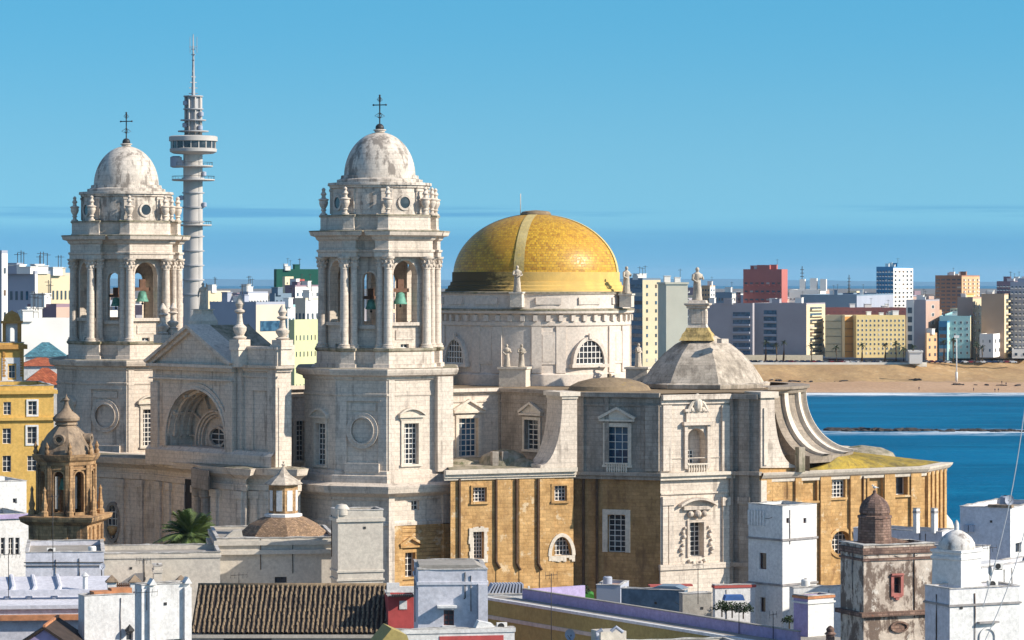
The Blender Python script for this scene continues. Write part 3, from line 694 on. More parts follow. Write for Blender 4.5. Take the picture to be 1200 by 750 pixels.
def irr(fr, xa, xb, ya, yb, w_, seed):
    rnd = random.Random(seed); g = MB(); h = hole(fr, xa, xb, ya, yb); a, b, z0, z1 = h['a'], h['b'], h['z0'], h['z1']
    n = 9
    for i in range(n):
        za, zc2 = z0 - .5 + (z1 - z0 + 1) * i / n, z0 - .5 + (z1 - z0 + 1) * (i + 1) / n
        g.box(fr, a - w_ * (.7 + .5 * rnd.random()), a, .003, .16, za, zc2 + .002); g.box(fr, b, b + w_ * (.7 + .5 * rnd.random()), .003, .16, za, zc2 + .002)
    for i in range(6):
        x0, x1 = a + (b - a) * i / 6, a + (b - a) * (i + 1) / 6
        g.box(fr, x0, x1, .003, .17, z1, z1 + w_ * (.8 + .6 * rnd.random())); g.box(fr, x0, x1, .003, .17, z0 - w_ * (1 + 1.2 * rnd.random()), z0)
    return g
hs = [hole(l1, 554, 570, 571, 588, nx=4, ny=4, hood='flat', sur=.3), hole(l1, 648, 664, 569, 587, nx=4, ny=4, hood='flat', sur=.3),
      hole(l1, 554, 567, 623, 655, nx=4, ny=7, depth=.9), hole(l1, 646, 670, 629, 651, 'lun', nx=6, ny=4, depth=.9)]
def ex(m):
    m.pxbox(l1, 520, 674, 549, 554, .003, .9); m.pxbox(l1, 520, 674, 554, 558, .003, .5); m.pxbox(l1, 520, 674, 558, 561, .003, .25)
LN = wall('lower_nave_wall', CATH, l1, 0, s1b, 0, l1.Z(549, 600), hs, OCHRE, hoodmat=OCHRE)
mb = MB(); ex(mb); part('nave_cornice', mb, TRIM, CATH)
part('window_surround', irr(l1, 554, 567, 623, 655, .55, 3), TRIM, LN)
mb = MB(); mb.ring(l1, hs[3], .5, .003, .2); rnd = random.Random(5)
for i in range(9):
    x0 = hs[3]['a'] - .4 + (hs[3]['b'] - hs[3]['a'] + .8) * i / 9; mb.box(l1, x0, x0 + .45, .003, .18, hs[3]['z0'] - .3 - rnd.random() * .6, hs[3]['z0'])
part('window_surround', mb, TRIM, LN)
for px, yb in ((538, 660), (581, 658), (605, 660), (630, 660)):
    mb = MB(); a = l1.S(px); mb.box(l1, a - .12, a + .12, .003, .36, l1.Z(yb, px), l1.Z(561, px)); mb.tube([l1.p(a, .2, l1.Z(yb, px)), l1.p(a + .5, .3, l1.Z(yb + 8, px))], .2)
    part('shadow_strip', mb, SHADE_RUST, LN)  # dark strip standing in for the shadow line beside a pilaster
for px in (590, 617, 641):
    mb = MB(); a = l1.S(px); mb.box(l1, a - 1.1, a + 1.1, .003, .10, 2, l1.Z(561, px)); part('pilaster_strip', mb, OCHRE, LN)
# transept: shaded west face, sunlit portal, scroll buttresses
t1 = W(672, l1.D(672) + 1.2, -19); e1 = t1.S(774)
t2 = W(774, t1.D(774), 27); e2 = t2.S(857)
t3 = W(857, t2.D(857), -30); e3 = t3.S(890)
t4 = W(890, t3.D(890), 32); e4 = t4.S(931)
zc1 = t1.Z(553, 720); zU = t1.Z(460, 720); zU2 = t2.Z(462, 815); zc2 = t2.Z(553, 815)
hs = [hole(t1, 711, 736, 500, 545, nx=3, ny=5, hood='ped', sur=.5, depth=.8, glass=GLASSB)]
def ex(m):
    m.box(t1, 0, e1, .003, .7, zU - .6, zU); m.box(t1, 0, e1, .003, .2, zU - 1.8, zU - 1.6); m.box(t1, .1, 1.6, .003, .4, zc1, zU - .6); m.box(t1, 4.6, 5.2, .003, .25, zc1, zU - .6)
    m.pxbox(t1, 757, 773, 475, 552, .003, .5); m.pxbox(t1, 752, 757, 475, 545, .003, .2)
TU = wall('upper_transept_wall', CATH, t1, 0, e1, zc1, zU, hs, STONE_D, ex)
mb = MB()
for i in range(9):
    a = t1.S(711) + (t1.S(736) - t1.S(711)) * (i + .5) / 9; z = t1.Z(553, 720); mb.lathe((t1.p(a, .35, 0).x, t1.p(a, .35, 0).y), [(.1, z), (.17, z + .35), (.08, z + .8), (.14, z + 1.1)], 8)
mb.box(t1, t1.S(710), t1.S(737), .2, .5, t1.Z(553, 720) + 1.1, t1.Z(553, 720) + 1.3); part('balustrade', mb, TRIM, TU)
hs = [blend_hole(t1.S(712), t1.S(733), t1.Z(647, 722), t1.Z(603, 722), 'seg', nx=3, ny=7, hood='flat', sur=.7, depth=.8)]
TL = wall('lower_transept_wall', CATH, t1, 0, e1, 0, zc1 - 1.0, hs, OCHRE_SHADE, hoodmat=TRIM)
mb = MB(); mb.box(t1, 0, e1 + .3, .003, .9, zc1 - .45, zc1); mb.box(t1, 0, e1 + .2, .003, .5, zc1 - 1.0, zc1 - .45); part('transept_cornice', mb, STONE_D, CATH)
for px in (684, 700): 
    mb = MB(); a = t1.S(px); mb.box(t1, a - .15, a + .15, .003, .35, 3, zc1 - 1); part('shadow_strip', mb, SHADE_RUST, TL)  # dark strips drawn as shadow lines on the wall
# portal
nic = hole(t2, 805, 827, 502, 545, 'arch', depth=1.6, glaze=False)
def ex(m):
    m.box(t2, 0, e2, .003, .8, zU2 - .7, zU2); m.box(t2, 0, e2, .003, .3, zU2 - 1.3, zU2 - .7)
    m.pxbox(t2, 776, 786, 475, 552, .003, .35); m.pxbox(t2, 845, 856, 475, 552, .003, .35)
    m.pxbox(t2, 801, 804.5, 498, 549, .003, .4); m.pxbox(t2, 827.5, 831, 498, 549, .003, .4); m.pxbox(t2, 799, 833, 494, 498, .003, .7); m.pxbox(t2, 803, 829, 482, 494, .003, .35); m.pxbox(t2, 801, 831, 479, 482, .003, .55)
    m.fill(t2, nic, -1.6); m.box(t2, 0, e2, .003, .12, t2.Z(537, 815), t2.Z(536, 815))
UP = wall('upper_portal_wall', CATH, t2, 0, e2, zc2, zU2, [nic], STONE, ex)
mb = MB(); c = t2.p(t2.S(816), .3, t2.Z(474, 816)); mb.ball(tuple(c), .75, 10, sz=1.5)
for sg in (-1, 1):
    mb.ball(tuple(t2.p(t2.S(816) + sg * .9, .3, c.z - .7)), .4, 8); mb.tube([t2.p(t2.S(816) + sg * .3, .35, c.z + .9), t2.p(t2.S(816) + sg * 1.0, .35, c.z), t2.p(t2.S(816) + sg * 1.6, .35, c.z - 1.0)], [.2, .3, .22], 6)
mb.ball(tuple(t2.p(t2.S(816), .3, c.z + 1.2)), .35, 8); part('crest', mb, TRIM, UP)
g = MB(); hb = hole(t2, 806, 818, 528, 544); g.fill(t2, hb, -1.55, 1); g.bars(t2, hb, -1.5, 3, 3, .1); part('niche_window', g, [WFRAME, GLASS], UP)
mb = MB()
for i in range(8):
    a = t2.S(804.5) + (t2.S(828) - t2.S(804.5)) * (i + .5) / 8; mb.lathe((t2.p(a, .3, 0).x, t2.p(a, .3, 0).y), [(.1, zc2), (.17, zc2 + .35), (.08, zc2 + .8), (.14, zc2 + 1.0)], 8)
mb.box(t2, t2.S(804), t2.S(828.5), .15, .45, zc2 + 1.0, zc2 + 1.2); part('balustrade', mb, TRIM, UP)
pw = hole(t2, 807.5, 824, 612, 652, 'seg', nx=3, ny=7, depth=1.2)
zcl = zc2 - 1.0; zq = t2.Z(662, 815)
def ex(m):
    m.pxbox(t2, 776, 782, 592, 662, .003, .25); m.pxbox(t2, 783, 789, 592, 662, .003, .25); m.pxbox(t2, 775, 790, 582, 592, .003, .45); m.pxbox(t2, 846, 855, 592, 662, .003, .3); m.pxbox(t2, 845, 856.5, 582, 592, .003, .5)
    m.box(t2, 0, e2, .003, .25, zcl - 2.0, zcl - 1.8); m.box(t2, -.3, e2 + .3, .003, .55, zq - .5, zq + .25); m.box(t2, -.2, e2 + .2, .003, .35, 0, zq - .5)
    m.ring(t2, pw, .35, -.02, .25)
LP = wall('portal_wall', CATH, t2, 0, e2, 0, zcl, [pw], STONE, ex)
mb = MB(); a0 = t2.S(816)
n = 10
for i in range(n):
    x0 = -2.9 + 5.8 * i / n; x1 = x0 + .58; f = lambda x: .9 * (1 - (x / 2.9) ** 2)
    mb.extrude(t2, [(a0 + x0, t2.Z(593, 816) + f(x0)), (a0 + x1, t2.Z(593, 816) + f(x1)), (a0 + x1, t2.Z(593, 816) + f(x1) + .35), (a0 + x0, t2.Z(593, 816) + f(x0) + .35)], .003, 1.0)
mb.box(t2, a0 - 2.2, a0 + 2.2, .003, .5, t2.Z(597, 816), t2.Z(593, 816)); mb.ball(tuple(t2.p(a0, .3, t2.Z(602, 816))), .6, 10)
for sg in (-1, 1): mb.ball(tuple(t2.p(a0 + sg * 1.1, .3, t2.Z(602, 816))), .45, 8)
part('carved_hood', mb, STONE, LP)
for sg in (-1, 1):
    mb = MB()
    for k in range(7):
        mb.ball(tuple(t2.p(a0 + sg * (1.9 + .25 * (k % 2) + .07 * k), .2, t2.Z(618 + 5 * k, 816))), .22 + .05 * (k % 3), 7)
    part('carved_garland', mb, STONE, LP)
mb = MB()
for k in range(5): mb.ball(tuple(t2.p(a0 - 1.2 + .6 * k, .25, t2.Z(657, 816) - .25 * (2 - abs(k - 2)))), .28, 7)
part('carved_sill', mb, STONE, LP)
mb = MB(); mb.box(t2, -.5, e2 + .4, .003, 1.0, zcl + .55, zc2); mb.box(t2, -.3, e2 + .3, .003, .6, zcl, zcl + .55); part('portal_cornice', mb, TRIM, CATH)
def ex(m):
    m.box(t3, .05, .5, .003, .6, 3, zU2 - .7); m.box(t3, 1.4, 2.9, .003, .4, 3, zU2 - .7); m.box(t3, 0, e3, .003, .8, zU2 - .7, zU2); m.box(t3, 0, e3 + .4, .003, .95, zcl + .5, zc2); m.box(t3, 1.2, 3.1, .401, .6, t3.Z(590, 872), t3.Z(582, 872)); m.box(t3, 0, e3, .61, .8, t3.Z(664, 872), t3.Z(659, 872))
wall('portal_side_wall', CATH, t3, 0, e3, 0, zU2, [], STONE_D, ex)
mb = MB(); t4l = t4.S(896.5); mb.panel(t4, 0, e4, 0, t4.Z(548, 905)); part('apse_junction_wall', mb, OCHRE, CATH)
mb = MB(); mb.box(t4, 0, t4l, .003, .4, 3, t4.Z(563, 893)); part('corner_pilaster', mb, TRIM, CATH)
def scroll(fr, straight, pts, d0, d1, name):
    mb = MB(); mb.extrude(fr, [(fr.S(x), fr.Z(y, x)) for x, y in pts], d0, d1); return part(name, mb, STONE, CATH)
def arc(x0, y0, x1, y1, n=14):      # concave sweep, vertical at (x0,y0), flattening out at (x1,y1)
    return [(x0 + (x1 - x0) * (1 - cos(pi / 2 * i / n)), y0 + (y1 - y0) * sin(pi / 2 * i / n)) for i in range(n + 1)]
tb = W(674, l1.D(674) - .2, 24)
scroll(tb, 0, [(674.5, 552), (674.5, 463), (657, 463)] + arc(657, 470, 632, 545) + [(631, 552)], -4.5, .5, 'scroll_buttress')
mb = MB(); mb.pxbox(tb, 653, 677, 459, 464, -4.6, .9); mb.pxbox(tb, 656, 675, 464, 467, -4.55, .7); part('buttress_cap', mb, TRIM, CATH)
scroll(t4, 0, [(890, 548), (890, 466), (906, 466)] + arc(906, 472, 930, 545) + [(932, 548)], -3.0, .3, 'scroll_buttress')
mb = MB(); mb.pxbox(t4, 888, 909, 459, 466, -3.1, .7); mb.pxbox(t4, 893, 897, 478, 545, .3, .5); part('buttress_cap', mb, TRIM, CATH)
# apse: a flaring concave skirt with ribs, over the ochre apse wing
AC = (PX(835, 446), 446); zs0, zs1 = PZ(460, 446), PZ(530, 440)
prof = [(13.0 + 7.4 * (1 - cos(pi / 2 * i / 16)), zs0 - (zs0 - zs1) * sin(pi / 2 * i / 16)) for i in range(17)]
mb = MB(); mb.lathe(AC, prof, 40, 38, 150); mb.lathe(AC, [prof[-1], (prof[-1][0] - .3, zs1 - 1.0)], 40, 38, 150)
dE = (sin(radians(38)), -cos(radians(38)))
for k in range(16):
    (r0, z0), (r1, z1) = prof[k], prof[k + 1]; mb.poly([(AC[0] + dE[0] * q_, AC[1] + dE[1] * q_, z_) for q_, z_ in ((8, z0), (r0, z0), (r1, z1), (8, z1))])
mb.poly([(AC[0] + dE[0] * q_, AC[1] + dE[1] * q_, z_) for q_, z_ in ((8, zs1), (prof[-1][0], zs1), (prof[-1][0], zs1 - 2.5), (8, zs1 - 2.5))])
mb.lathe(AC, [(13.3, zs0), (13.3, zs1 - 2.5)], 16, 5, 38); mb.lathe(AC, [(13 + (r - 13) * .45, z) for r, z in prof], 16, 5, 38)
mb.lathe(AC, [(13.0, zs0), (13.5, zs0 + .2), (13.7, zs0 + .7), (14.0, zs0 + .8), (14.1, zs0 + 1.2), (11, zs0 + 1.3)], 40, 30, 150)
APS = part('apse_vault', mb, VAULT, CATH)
for az in (47, 63, 82, 104):
    mb = MB(); a = radians(az)
    for sgn in (0,):
        for i in range(16):
            (r0, z0), (r1, z1) = prof[i], prof[i + 1]; hw = radians(1.9)
            q = lambda r, z, da, o: (AC[0] + (r + o) * sin(a + da), AC[1] - (r + o) * cos(a + da), z + o * .5)
            mb.poly([q(r0, z0, -hw, .55), q(r0, z0, hw, .55), q(r1, z1, hw, .55), q(r1, z1, -hw, .55)])
            mb.poly([q(r0, z0, -hw, -.1), q(r0, z0, -hw, .55), q(r1, z1, -hw, .55), q(r1, z1, -hw, -.1)]); mb.poly([q(r0, z0, hw, .55), q(r0, z0, hw, -.1), q(r1, z1, hw, -.1), q(r1, z1, hw, .55)])
    part('vault_rib', mb, TRIM, APS)
a1 = W(890, t4.Y + .3, 30); eA = a1.S(1083); a2 = W(1083, a1.D(1083), 66); eB = a2.S(1107)
zA = a1.Z(553, 920)
hs = [hole(a1, 907, 922, 560, 585, depth=1.1, nx=2, ny=2, hood='flat', sur=.35), hole(a1, 940, 957, 560, 587, depth=.3, glaze=False, hood='flat', sur=.3), hole(a1, 974, 990, 559, 583, nx=4, ny=5, depth=.5, hood='flat', sur=.25),
      hole(a1, 1018, 1034, 559, 585, depth=.4, glaze=False, hood='flat', sur=.35), hole(a1, 1049, 1063, 557, 580, depth=1.0, nx=1, ny=1, hood='flat', sur=.3), hole(a1, 974, 997, 622, 650, 'circle', nx=5, ny=5, depth=1.2, hood='flat', sur=.5)]
def ex(m):
    for h in (hs[1], hs[3]): m.fill(a1, h, -h['depth'])
AW = wall('apse_wing_wall', CATH, a1, 0, eA, 0, zA - .9, hs, OCHRE, ex, hoodmat=OCHRE)
for px in (893.5, 899, 934, 966, 1001, 1041, 1072):
    mb = MB(); wv = .9 if px > 960 else .5; a = a1.S(px); mb.box(a1, a - wv, a + wv, .003, .4, 0, zA - .9); part('pilaster_strip', mb, OCHRE, AW)
for px in (996.5, 1010, 1037, 1067.5):
    mb = MB(); a = a1.S(px); mb.tube([a1.p(a, .25, zA - 1), a1.p(a, .25, a1.Z(622, px)), a1.p(a + .4, .5, a1.Z(630, px))], .16); part('shadow_strip', mb, SHADE_RUST, AW)  # dark strips in place of the shadows beside the apse pilasters
mb = MB(); mb.panel(a2, 0, eB, 0, zA - .9)
for i in range(5):
    a = eB * (i + .15) / 5; mb.box(a2, a, a + eB * .11, .003, .5, 0, zA - .9)
mb.prism([a2.p(eB, 0, 0)[:2], a2.p(eB, -12, 0)[:2], a1.p(0, -30, 0)[:2]], 0, zA - .9, cap=False, skip=(2,))
A2P = part('apse_end_wall', mb, OCHRE, CATH)
poly = [a1.p(0, 0, 0)[:2], a1.p(eA, 0, 0)[:2], a2.p(eB, 0, 0)[:2], a2.p(eB - 2, -22, 0)[:2]]
mb = MB(); mb.sweep(poly, [(0, zA - 1.4), (.25, zA - 1.3), (.3, zA - .9), (.6, zA - .7), (.9, zA - .3), (1.0, zA), (-.6, zA + .05), (-.7, zA - .2)], closed=False); part('apse_cornice', mb, TRIM, CATH)
ROOFM = masonry('lichen_roof', (.42, .29, .045), (.27, .21, .05), (.12, .085, .04), .8, patch=.28, lo=.46, hi=.62, spots=((.33, .29, .20), .7, .60, .7), streak=1)
mb = MB(); rf = [a1.p(.5, -.5, zA), a1.p(eA - .5, -.5, zA), a2.p(eB, -.5, zA + .1), a2.p(eB - 2, -22, zA + .5), (AC[0] + 3, 468, zA + 1.2)]
rf += [Vector((AC[0] - 14, 468, zA + 1.2)), Vector((AC[0] - 14, AC[1] - 12, zA))]
def outer(az):
    d = Vector((sin(radians(az)), -cos(radians(az)))); best = None
    for i in range(len(rf)):
        p, q = rf[i], rf[(i + 1) % len(rf)]; e_ = Vector((q[0] - p[0], q[1] - p[1])); den = d.x * e_.y - d.y * e_.x
        if abs(den) < 1e-9: continue
        w_ = Vector((p[0] - AC[0], p[1] - AC[1])); t_ = (w_.x * e_.y - w_.y * e_.x) / den; u = (w_.x * d.y - w_.y * d.x) / den
        if t_ > 0 and -1e-6 <= u <= 1 + 1e-6 and (best is None or t_ < best): best = t_
    return (d, best)
azs = [14 + 2 * k for k in range(70)]; azc = math.degrees(atan2(rf[1][0] - AC[0], -(rf[1][1] - AC[1]))); azs = sorted(azs + [azc, math.degrees(atan2(rf[2][0] - AC[0], -(rf[2][1] - AC[1])))])
for z0_, z1_ in zip(azs, azs[1:]):
    (d0_, t0_), (d1_, t1_) = outer(z0_), outer(z1_)
    if not t0_ or not t1_: continue
    r0_, r1_ = min(20.3, t0_ - .3), min(20.3, t1_ - .3); zi = lambda t_: zs1 - .35 if t_ > 21.5 else zA + (zs1 - .35 - zA) * max(0, min(1, (t_ - 19.5) / 2))
    mb.cur = True; mb.poly([(AC[0] + d0_.x * r0_, AC[1] + d0_.y * r0_, zi(t0_)), (AC[0] + d0_.x * t0_, AC[1] + d0_.y * t0_, zA + .06), (AC[0] + d1_.x * t1_, AC[1] + d1_.y * t1_, zA + .06), (AC[0] + d1_.x * r1_, AC[1] + d1_.y * r1_, zi(t1_))])
    mb.poly([(AC[0] + d0_.x * r0_, AC[1] + d0_.y * r0_, zi(t0_)), (AC[0] + d1_.x * r1_, AC[1] + d1_.y * r1_, zi(t1_)), (AC[0] + d1_.x * 12, AC[1] + d1_.y * 12, zA), (AC[0] + d0_.x * 12, AC[1] + d0_.y * 12, zA)]); mb.cur = False
part('apse_roof', mb, ROOFM, CATH)
mb = MB(); mb.lathe(xyp(1010, 455), [(5.2, zA + .3), (4.6, zA + 1.2), (3, zA + 1.9), (0, zA + 2.3)], 20); part('roof_mound', mb, LEDGE, CATH); mb = MB(); mb.box(WC(PX(938, 428), 428.5, 30), -.5, .5, -.5, .5, zA, PZ(524, 428)); part('roof_stub', mb, LEDGE, CATH)
mb = MB(); q = xyp(1100, 452); mb.lathe(q, [(2.4, 0), (2.4, PZ(622, 450)), (2.0, PZ(612, 450)), (1.2, PZ(604, 450)), (0, PZ(600, 450))], 20); part('stair_turret', mb, TRIM, CATH)
# roofs
ROOFB = masonry('brown_terrace_roof', (.30, .22, .135), (.21, .155, .10), (.09, .075, .05), .7, patch=.3, spots=((.32, .22, .07), .5, .58, .6), streak=1)
zR = zN - .25
mb = MB(); rp = [n1.p(.2, -.3, 0)[:2], n1.p(s1, -.3, 0)[:2], n2.p(s2, -.4, 0)[:2], t1.p(.3, -.4, 0)[:2], t1.p(e1, -.5, 0)[:2], t2.p(e2, -.5, 0)[:2], t3.p(e3, -.5, 0)[:2], (AC[0] + 12, 440), (AC[0] + 9, 458), (PX(700, 500), 500), (PX(430, 505), 505), (PX(470, 446), 446)]
mb.poly([(*p, zR) for p in rp]); mb.prism(rp, 15, zR, cap=False, skip=(0, 1, 2, 3, 4, 5, 6)); part('nave_roof', mb, ROOFB, CATH)
mb = MB(); mb.lathe(xyp(714, 437), [(6.0, zR - .1), (5.6, zR + .6), (4.4, zR + 1.2), (2.6, zR + 1.65), (0, zR + 1.85)], 28, sy=.8); mb.lathe(xyp(714, 437), [(.3, zR + 1.8), (.3, zR + 2.3), (0, zR + 2.4)], 8)
part('low_roof_mound', mb, ROOFB, CATH)
zT = l1.Z(549, 600) - .1
mb = MB(); mb.poly([(*l1.p(0, -.1, 0)[:2], zT), (*l1.p(s1b, -.1, 0)[:2], zT), (*n2.p(s2, 0, 0)[:2], zT + .6), (*n1.p(s1, 0, 0)[:2], zT + .8), (*n1.p(-1, 0, 0)[:2], zT + .8)])
for px, Y, r, hh in ((540, 430, 3.2, 1.2), (590, 430, 3.8, 2.4), (612, 428, 2.5, 1.2)): mb.lathe(xyp(px, Y), [(r, zT), (r * .8, zT + hh * .6), (r * .4, zT + hh * .9), (0, zT + hh)], 14)
part('side_terrace_roof', mb, LEDGE, CATH)
mb = MB(); fr = WC(PX(583, 427), 427, 20)
for a in (-.9, .5): mb.box(fr, a, a + .9, -.5, .5, zT, zT + 2.2)
mb.box(fr, 1.8, 3.2, -.6, .6, zT, zT + 1.0); part('roof_vent_boxes', mb, STONE_D, CATH)
# ---------------- golden dome
DG = 468.0; GC = (PX(628, DG), DG)
def zg(y): return PZ(y, DG)
kg = DG / F
mb = MB(); R = 110 * kg
mb.lathe(GC, [(R * 1.03, 26), (R * 1.03, zg(436)), (R * 1.0, zg(434)), (R, zg(381)), (R * 1.015, zg(380)), (R * 1.015, zg(375.5)), (R * 1.0, zg(375)), (R * 1.0, zg(368)), (R * 1.045, zg(366)), (R * 1.05, zg(362.5)), (R * 1.01, zg(361.5)), (R * 1.005, zg(360)), (R * 1.005, zg(345)), (R * 1.02, zg(344)), (R * 1.02, zg(342)), (R * .8, zg(341.5))], 72)
for k in range(48):                                            # modillions, pilasters, panels
    az = DIAG + 45 + k * 7.5 - 3.75
    fr = WC(*pol(R, az, GC), az); mb.box(fr, -.32, .32, -.05, .5, zg(375), zg(368.2))
for az0 in (-57, 33, 123, 213):
    for da in (-33, -18.5, 18.5, 33): 
        fr = WC(*pol(R, az0 + da, GC), az0 + da); mb.box(fr, -.75, .75, -.1, .22, zg(434), zg(381))
    for da in (-26, 26):
        fr = WC(*pol(R, az0 + da, GC), az0 + da); mb.box(fr, -1.15, 1.15, -.1, .12, zg(424), zg(387)); mb.box(fr, -.9, .9, .1, .17, zg(421), zg(390))
    for da in (-26, 0, 26):
        fr = WC(*pol(R * 1.005, az0 + da, GC), az0 + da); mb.box(fr, -1.9, 1.9, -.15, .10, zg(356), zg(348))
DRUM = part('dome_drum', mb, DRUMST, CATH)
mb = MB(); mb.lathe(GC, [(R * 1.052, zg(363.2)), (R * 1.054, zg(361.6)), (R * 1.01, zg(360.6))], 72); part('mossy_ledge', mb, LEDGE, DRUM)
mb = MB(); mb.lathe(GC, [(R * 1.022, zg(343.6)), (R * 1.024, zg(342)), (R * .95, zg(341))], 72); part('mossy_ledge', mb, LEDGE, DRUM)
for az0 in (-57, 33):
    c = pol(R, az0, GC); fr = WC(c[0], c[1], az0); h = blend_hole(-2.55, 2.55, zg(424), zg(397), 'lun', nx=7, ny=4)
    g = MB(); g.fill(fr, h, .06, 1); g.bars(fr, h, .08, 7, 4, .12, 0, .08); part('lunette_window', g, [WFRAME, GLASS], DRUM)
    g = MB(); g.ring(fr, h, .55, -.6, .42); g.box(fr, -3.3, 3.3, -.5, .5, zg(424) - .5, zg(424)); g.box(fr, -.3, .3, .3, .6, zg(397) + .2, zg(389)); part('window_surround', g, DRUMST, DRUM)
# the tiles
t = NT('golden_glazed_tiles'); uv = t.n('ShaderNodeTexCoord').outputs['UV']
br = t.n('ShaderNodeTexBrick'); t.l(uv, br.inputs[0]); br.inputs['Scale'].default_value = 1; br.inputs['Brick Width'].default_value = .55; br.inputs['Row Height'].default_value = .42; br.inputs['Mortar Size'].default_value = .035
br.inputs['Color1'].default_value = (.64, .37, .03, 1); br.inputs['Color2'].default_value = (.30, .115, .012, 1); br.inputs['Mortar'].default_value = (.20, .12, .03, 1); br.inputs['Bias'].default_value = -.1
n1_ = t.ramp(t.noise(1.5, 6, .75), .4, .62); c = t.mix(t.math('MULTIPLY', n1_, .5), br.outputs[0], (.62, .35, .028))
c = t.mix(t.ramp(t.noise(.22, 5, .7), .45, .7, 0, .55), c, (.52, .25, .03))
c = t.mix(t.ramp(t.noise(2.6, 7, .75), .56, .66, 0, .6), c, (.20, .13, .03))
t.bump(t.math('SUBTRACT', t.noise(4, 4), br.outputs['Fac']), .35, .05)
TILE = t.fin(c, t.ramp(t.noise(3, 5, .7), .3, .7, .3, .6), .35)
PTILE = masonry('pale_rib_tiles', (.60, .48, .22), (.50, .38, .15), (.26, .2, .09), .5, spots=((.55, .36, .05), 2.5, .55, .6))
YTRIM0 = masonry('ochre_painted_ring', (.62, .44, .17), (.55, .40, .17), (.11, .085, .04), .75, lo=.47, hi=.6)
t = NT('dark_left_ring'); sx_ = t.n('ShaderNodeSeparateXYZ'); t.l(t.pos, sx_.inputs[0])
left_dark = t.ramp(t.math('ADD', t.math('MULTIPLY', sx_.outputs[0], -.09), t.math('MULTIPLY', t.noise(.8, 7, .75, (1, 1, 2)), 1.6)), .62, 1.15)  # ring colour turns dark brown towards its left side
c = t.mix(t.ramp(t.noise(.5, 5, .6), .35, .65), (.66, .43, .13), (.56, .37, .12)); c = t.mix(left_dark, c, (.105, .075, .035)); t.bump(t.noise(2.5, 6), .3, .1); YTRIM = t.fin(c, .85, .2)
Rg = 97 * kg; zg0 = zg(323); hg = zg(252) - zg0
gp = [(Rg * cos(radians(i * 4.0)), zg0 + hg * sin(radians(i * 4.0)) / sin(radians(80))) for i in range(21)]
mb = MB(); mb.lathe(GC, gp, 96); GOLD = part('golden_dome', mb, TILE, CATH)
mb = MB(); mb.lathe(GC, [(R * .97, zg(342)), (R * .965, zg(339)), (R * .94, zg(338)), (R * .935, zg(335)), (R * .915, zg(334)), (R * .91, zg(330.5)), (Rg * 1.012, zg(330)), (Rg * 1.012, zg(319)), (Rg * .98, zg(318.5))], 96); part('base_ring', mb, YTRIM, GOLD)
for az in (-12, 78, 168, 258):
    mb = MB(); a = radians(az); hw = radians(3.6)
    for i in range(20):
        (r0, z0), (r1, z1) = gp[i], gp[i + 1]
        w0, w1 = min(.5, hw * max(1, Rg / r0 * .9)), min(.5, hw * max(1, Rg / r1 * .9))
        q = lambda r, z, da: (GC[0] + (r + .10) * sin(a + da), GC[1] - (r + .10) * cos(a + da), z + .05)
        for s_ in range(4): mb.poly([q(r0, z0, -w0 + w0 * s_ / 2), q(r0, z0, -w0 + w0 * (s_ + 1) / 2), q(r1, z1, -w1 + w1 * (s_ + 1) / 2), q(r1, z1, -w1 + w1 * s_ / 2)])
    part('dome_rib', mb, PTILE, GOLD)
mb = MB(); zq_ = gp[-1][1]; mb.lathe(GC, [(gp[-1][0] + .1, zq_ - .3), (gp[-1][0] + .15, zq_ + .15), (gp[-1][0] - .1, zq_ + .5), (1.6, zq_ + .62), (0, zq_ + .75)], 32); part('dome_cap', mb, ROOFB, GOLD)
mb = MB(); q = xyp(610, DG); mb.tube([(q[0], q[1], zq_), (q[0], q[1], PZ(227, DG))], .06); part('lightning_rod', mb, TRIM, GOLD)
# pedestals round the drum
for px, Y, yb, yt, hw in ((602, 451, 456, 430, 2.0), (747, 455, 460, 430, 1.6), (516, 457, 456, 432, 1.5)):
    mb = MB(); fr = WC(PX(px, Y), Y, -12); mb.box(fr, -hw, hw, -3, 1, 27, PZ(yt, Y) - .3); mb.box(fr, -hw - .2, hw + .2, -3.1, 1.2, PZ(yt, Y) - .3, PZ(yt, Y)); part('statue_pedestal', mb, TRIM, DRUM)
for px, Y, y in ((606, 453, 344), (734, 460, 346)):
    mb = MB(); fr = WC(PX(px, Y), Y, -12); mb.box(fr, -.9, .9, -1.6, .9, PZ(360, Y), PZ(y, Y)); mb.box(fr, -1.05, 1.05, -1.7, 1.05, PZ(y, Y), PZ(y, Y) + .25); part('statue_pedestal', mb, TRIM, DRUM)
# ---------------- pale octagonal dome with lantern
OCc = (PX(824, 447), 447); ko = 447 / F
mb = MB(); ovz = [DIAG + 22.5 + 45 * k for k in range(8)]
R8 = 76 * ko; pr8 = [(R8, zR), (R8, PZ(457, 440)), (R8 * .985, PZ(452, 440)), (R8 * .90, PZ(441, 440)), (R8 * .78, PZ(428, 440)), (R8 * .62, PZ(415, 441)), (R8 * .44, PZ(404, 442)), (R8 * .27, PZ(397, 443)), (R8 * .2, PZ(394, 443))]
for j in range(len(pr8) - 1):
    for k in range(8):
        a, b = ovz[k - 1], ovz[k]; (r0, z0), (r1, z1) = pr8[j], pr8[j + 1]
        mb.poly([(*pol(r0, a, OCc), z0), (*pol(r0, b, OCc), z0), (*pol(r1, b, OCc), z1), (*pol(r1, a, OCc), z1)])
mb.sweep([pol(R8, a, OCc) for a in ovz], [(0, zR), (.5, zR + .1), (.6, zR + .7), (.1, zR + .9)])
OD = part('octagonal_dome', mb, DOMEST, CATH)
mb = MB(); LCc = (PX(818, 446), 446); sq = [pol(2.7, a, LCc) for a in (-55, 35, 125, 215)]
